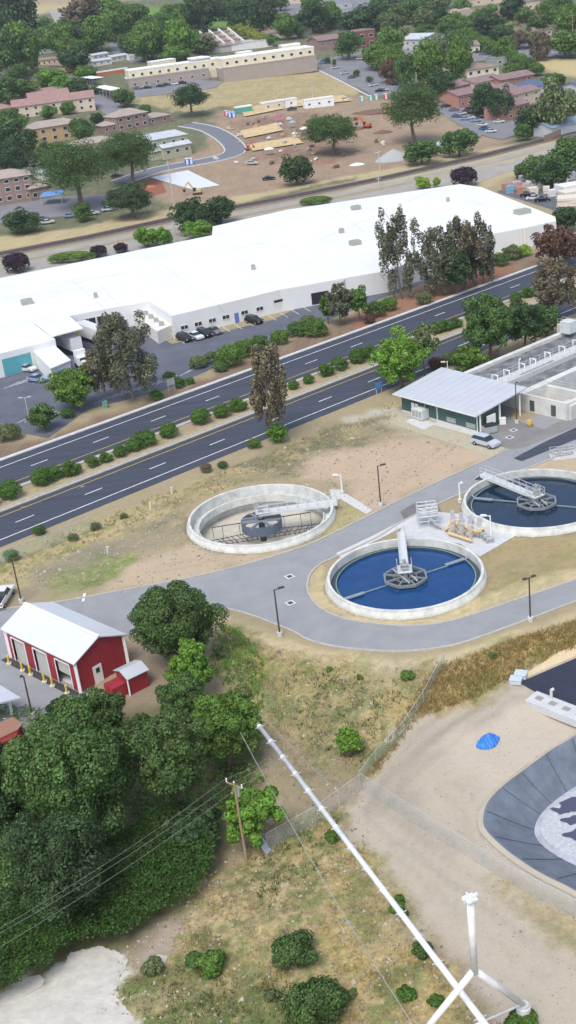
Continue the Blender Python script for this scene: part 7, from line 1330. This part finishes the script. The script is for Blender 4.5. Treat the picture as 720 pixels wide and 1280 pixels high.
PL = [(632, 238, 2), (638, 241, 3), (645, 236, 4), (650, 242, 2), (658, 238, 4), (664, 234, 1), (670, 230, 1), (677, 226, 0), (684, 222, 0), (690, 228, 1), (676, 236, 0), (666, 243, 0), (683, 242, 0), (698, 238, 1), (700, 232, 5), (706, 228, 1), (714, 224, 5), (655, 228, 5), (690, 246, 1)]
for i, (x, y, ci) in enumerate(PL): pallet(x, y, ci, '%s pallet load in the stone yard, %s' % (cn_[ci], ['at its left corner', 'second from the left corner', 'beside the small tree by the rails', 'directly above the black car', 'behind the terracotta loads', 'in the back row left', 'in the back row under the trees', 'in the back row middle', 'in the back row right', 'between the back row and long rows', 'in the middle of the yard', 'just above the white car', 'above the dark cars, right', 'left end of the long white rows', 'behind the long white rows', 'back right, farther in', 'back right at the edge', 'by the purple bush', 'nearest to the long white rows'][i]), 8 + (i % 3) * 2)
for k, (x, y) in enumerate([(712, 240), (714, 248), (712, 256)]): pallet(x, y, [1, 0, 0][k], '%s long row of wrapped stone at the right edge of the yard' % ['farthest', 'middle', 'nearest'][k], 30, 2.2)
# --- small cars
def tcar(x, y, deg, cl, lb, kind='car', group='cars parked in the town'): car_px(x, y, deg, cl, lb, kind, group, small=False)
tc = [(403, 80, 20, LBL, 'light blue car beside the school corner'), (406, 77, 20, GRY, 'grey car behind the light blue one at the school corner'), (419, 86, 25, WHT, 'white car in the school car park, upper of three'), (431, 93, 25, WHT, 'white car in the school car park, middle of three'), (440, 98, 25, GRY, 'grey car left of the middle lollipop tree'), (467, 108, 20, WHT, 'white car beside the right lollipop tree'), (480, 114, 15, WHT, 'white car at the lower end of the school car park'), (475, 115, 15, BLK, 'black car behind the white one at the lower end'), (487, 104, -30, RED, 'red car under the rust-coloured tree'), (493, 107, -30, BLK, 'black car next to the red car'), (444, 75, 10, GRY, 'grey car under the car park tree'), (450, 75, 10, WHT, 'white car under the car park tree'), (432, 126, 10, WHT, 'white van beside the long site trailer'), (365, 138, 5, NVY, 'dark car in front of the short white container'), (418, 173, -10, GRY, 'grey car under the spreading oak'),
      (551, 128, -25, WHT, 'white car at the upper end of the town car park'), (560, 132, -25, SLV, 'silver car below the white one in the town car park'), (583, 141, -25, MRN, 'maroon car along the red-roofed flats'), (588, 137, -20, BLK, 'black car behind the maroon one'), (590, 143, -25, BLK, 'black car right of the maroon one'), (571, 147, -25, BLU, 'blue car in the middle of the town car park'), (582, 150.5, -20, LBL, 'light blue car right of the blue one'), (604, 148, -25, NVY, 'navy car between the two dark trees'), (603, 158, -40, WHT, 'white car, upper of the pair at the low end'), (606, 163, -40, BLU, 'blue car between the pair at the low end'), (614, 166, -25, WHT, 'white SUV at the low end of the town car park'), (624, 154, -15, WHT, 'white car in front of the right dark tree'), (594, 172, -25, LBL, 'light blue car near the rounded bushy tree'),
      (315, 206, -20, SLV, 'silver car alone on the construction site dirt'), (336, 225, 8, BLK, 'black pickup beside the lone round tree'), (150, 58, -60, WHT, 'white car on the lane behind the school'), (156, 62, -50, BLK, 'dark car below the white one on the lane'), (163, 66, -50, BLK, 'dark car farther down the lane'), (169, 69, -50, NVY, 'dark car at the end of the lane row'),
      (184, 111, -10, BLK, 'black car below the school, left of four'), (201, 109, -10, BLK, 'black car below the school, second of four'), (218, 106.5, -10, WHT, 'white car below the school, third of four'), (227, 105, -10, BLK, 'black car below the school, fourth of four'), (172, 112, -10, GRY, 'grey car below the left end of the school'), (54, 276, 12, GRY, 'grey car in the lot by the railway, left'), (60, 280, 12, WHT, 'white car in the lot by the railway, nearest the rails'), (88, 272, 12, LBL, 'light blue car in the lot left of the small green tree'), (116, 269, 12, WHT, 'white car right of the small green tree by the rails'), (136, 264, 12, WHT, 'white car beside the wide dark bushy tree'), (46, 196, 0, BLU, 'blue car in front of the orange building'), (146, 222, 15, NVY, 'navy car on the street behind the large oak'),
      (668, 250, -25, WHT, 'white car parked in the stone yard'), (678, 252, -10, BLK, 'black car parked right of the white one in the stone yard'), (660, 246, -15, BLK, 'black car left of the white one in the stone yard'), (617, 72, 0, NVY, 'navy car by the hedge in the upper right town'), (626, 76, 5, WHT, 'white car right of the navy one by the hedge'), (606, 68, 0, WHT, 'white car at the left by the hedge'), (580, 44, 0, RED, 'red car in the trees of the upper right town'), (656, 8, 20, BLU, 'blue car at the top edge on the right'), (386, 30, 0, WHT, 'white car on the street near the wide dark tree'), (375, 45, -50, BLK, 'black car parked left of the brick office'), (347, 50, -50, GRY, 'grey car parked behind the school end'), (640, 84, 0, WHT, 'white car beneath the long hedge'), (615, 54, 0, WHT, 'white car under the broad dark tree')]
for a in tc: tcar(*a)
rc = random.Random(4); CN = [WHT, SLV, GRY, BLK, NVY, LBL]; NM = ['white', 'silver', 'grey', 'black', 'navy', 'pale blue']
for (x0, y0, x1, y1, n_, where) in [(586, 62, 640, 84, 7, 'in the row along the long hedge'), (560, 50, 600, 58, 5, 'on the lane behind the cream flats'), (388, 10, 500, 6, 8, 'on the wide street at the top edge'), (168, 112, 236, 104, 4, 'in the front lot of the school'), (555, 133, 600, 155, 5, 'in the inner rows of the town car park'), (36, 190, 60, 240, 4, 'between the orange and brick buildings')]:
    for k in range(n_):
        i = (k * 5 + int(x0)) % 6; f = (k + .3 + .3 * rc.random()) / n_; tcar(x0 + (x1 - x0) * f, y0 + (y1 - y0) * f, rc.uniform(-30, 20), CN[i], '%s car %s, %s from left' % (NM[i], where, ['first', 'second', 'third', 'fourth', 'fifth', 'sixth', 'seventh', 'eighth'][k]))
# utility poles of the town and along the rails
for x, y, ty, lb in [(655, 29, 9, 'pale tall pole above the town trees at top right'), (650, 50, 34, 'pole beside the brown house'), (716, 62, 24, 'pole at the right edge among trees'), (334, 44, 30, 'pole with cross arm left of the wide dark tree'), (591, 36, 22, 'small pole among the tan houses'), (475, 215, 190, 'thin pole by the gravel heap'), (218, 262, 205, 'thin tall pole beside the railway at left'), (220, 302, 278, 'thin pole rising behind the bright warehouse trees'), (392, 131, 110, 'thin lamp pole behind the long site trailer'), (706, 160, 122, 'white tall pole by the feathery pale tree'), (666, 160, 140, 'lamp pole near the wide dark tree'), (474, 237, 222, 'short pole behind the warehouse roof')]:
    b = P(x, y); h = (y - ty) / (pxm(b) * math.cos(dep(b))); t = thing('utility_pole', lb, 'utility pole', b, .4, 'poles in the town'); mb = MB(); mb.tube([(0, 0, 0), (0, 0, h)], [.2, .14], 6); part('pole', mb, wood if ty < 100 else steel, t, True); mb = MB(); mb.beam((-1, 0, h - .6), (1, 0, h - .6), .14, .16); part('crossarm', mb, wood if ty < 100 else steel, t, True)
fence([(680, 178), (715, 164), (760, 155)], 2.4, 'wooden fence between the feathery tree and the rails', W_('fence_wood', (.3, .2, .14)), 4, 'wooden_fence')
# --- air: thin even haze over the whole valley
mb = MB(); mb.box((500, 3900, 140), (9900, 8300, 292)); hz = solo('haze', mb, None, 'thin pale haze over the valley', 'haze', kind='stuff')
hm = bpy.data.materials.new('haze'); hm.use_nodes = True; hn = hm.node_tree; hn.nodes.remove(hn.nodes['Principled BSDF']); pv = hn.nodes.new('ShaderNodeVolumePrincipled'); pv.inputs['Color'].default_value = (.85, .92, 1, 1); pv.inputs['Density'].default_value = .00012; pv.inputs['Anisotropy'].default_value = .3
hn.links.new(pv.outputs[0], hn.nodes['Material Output'].inputs['Volume']); hz.data.materials.clear(); hz.data.materials.append(hm)
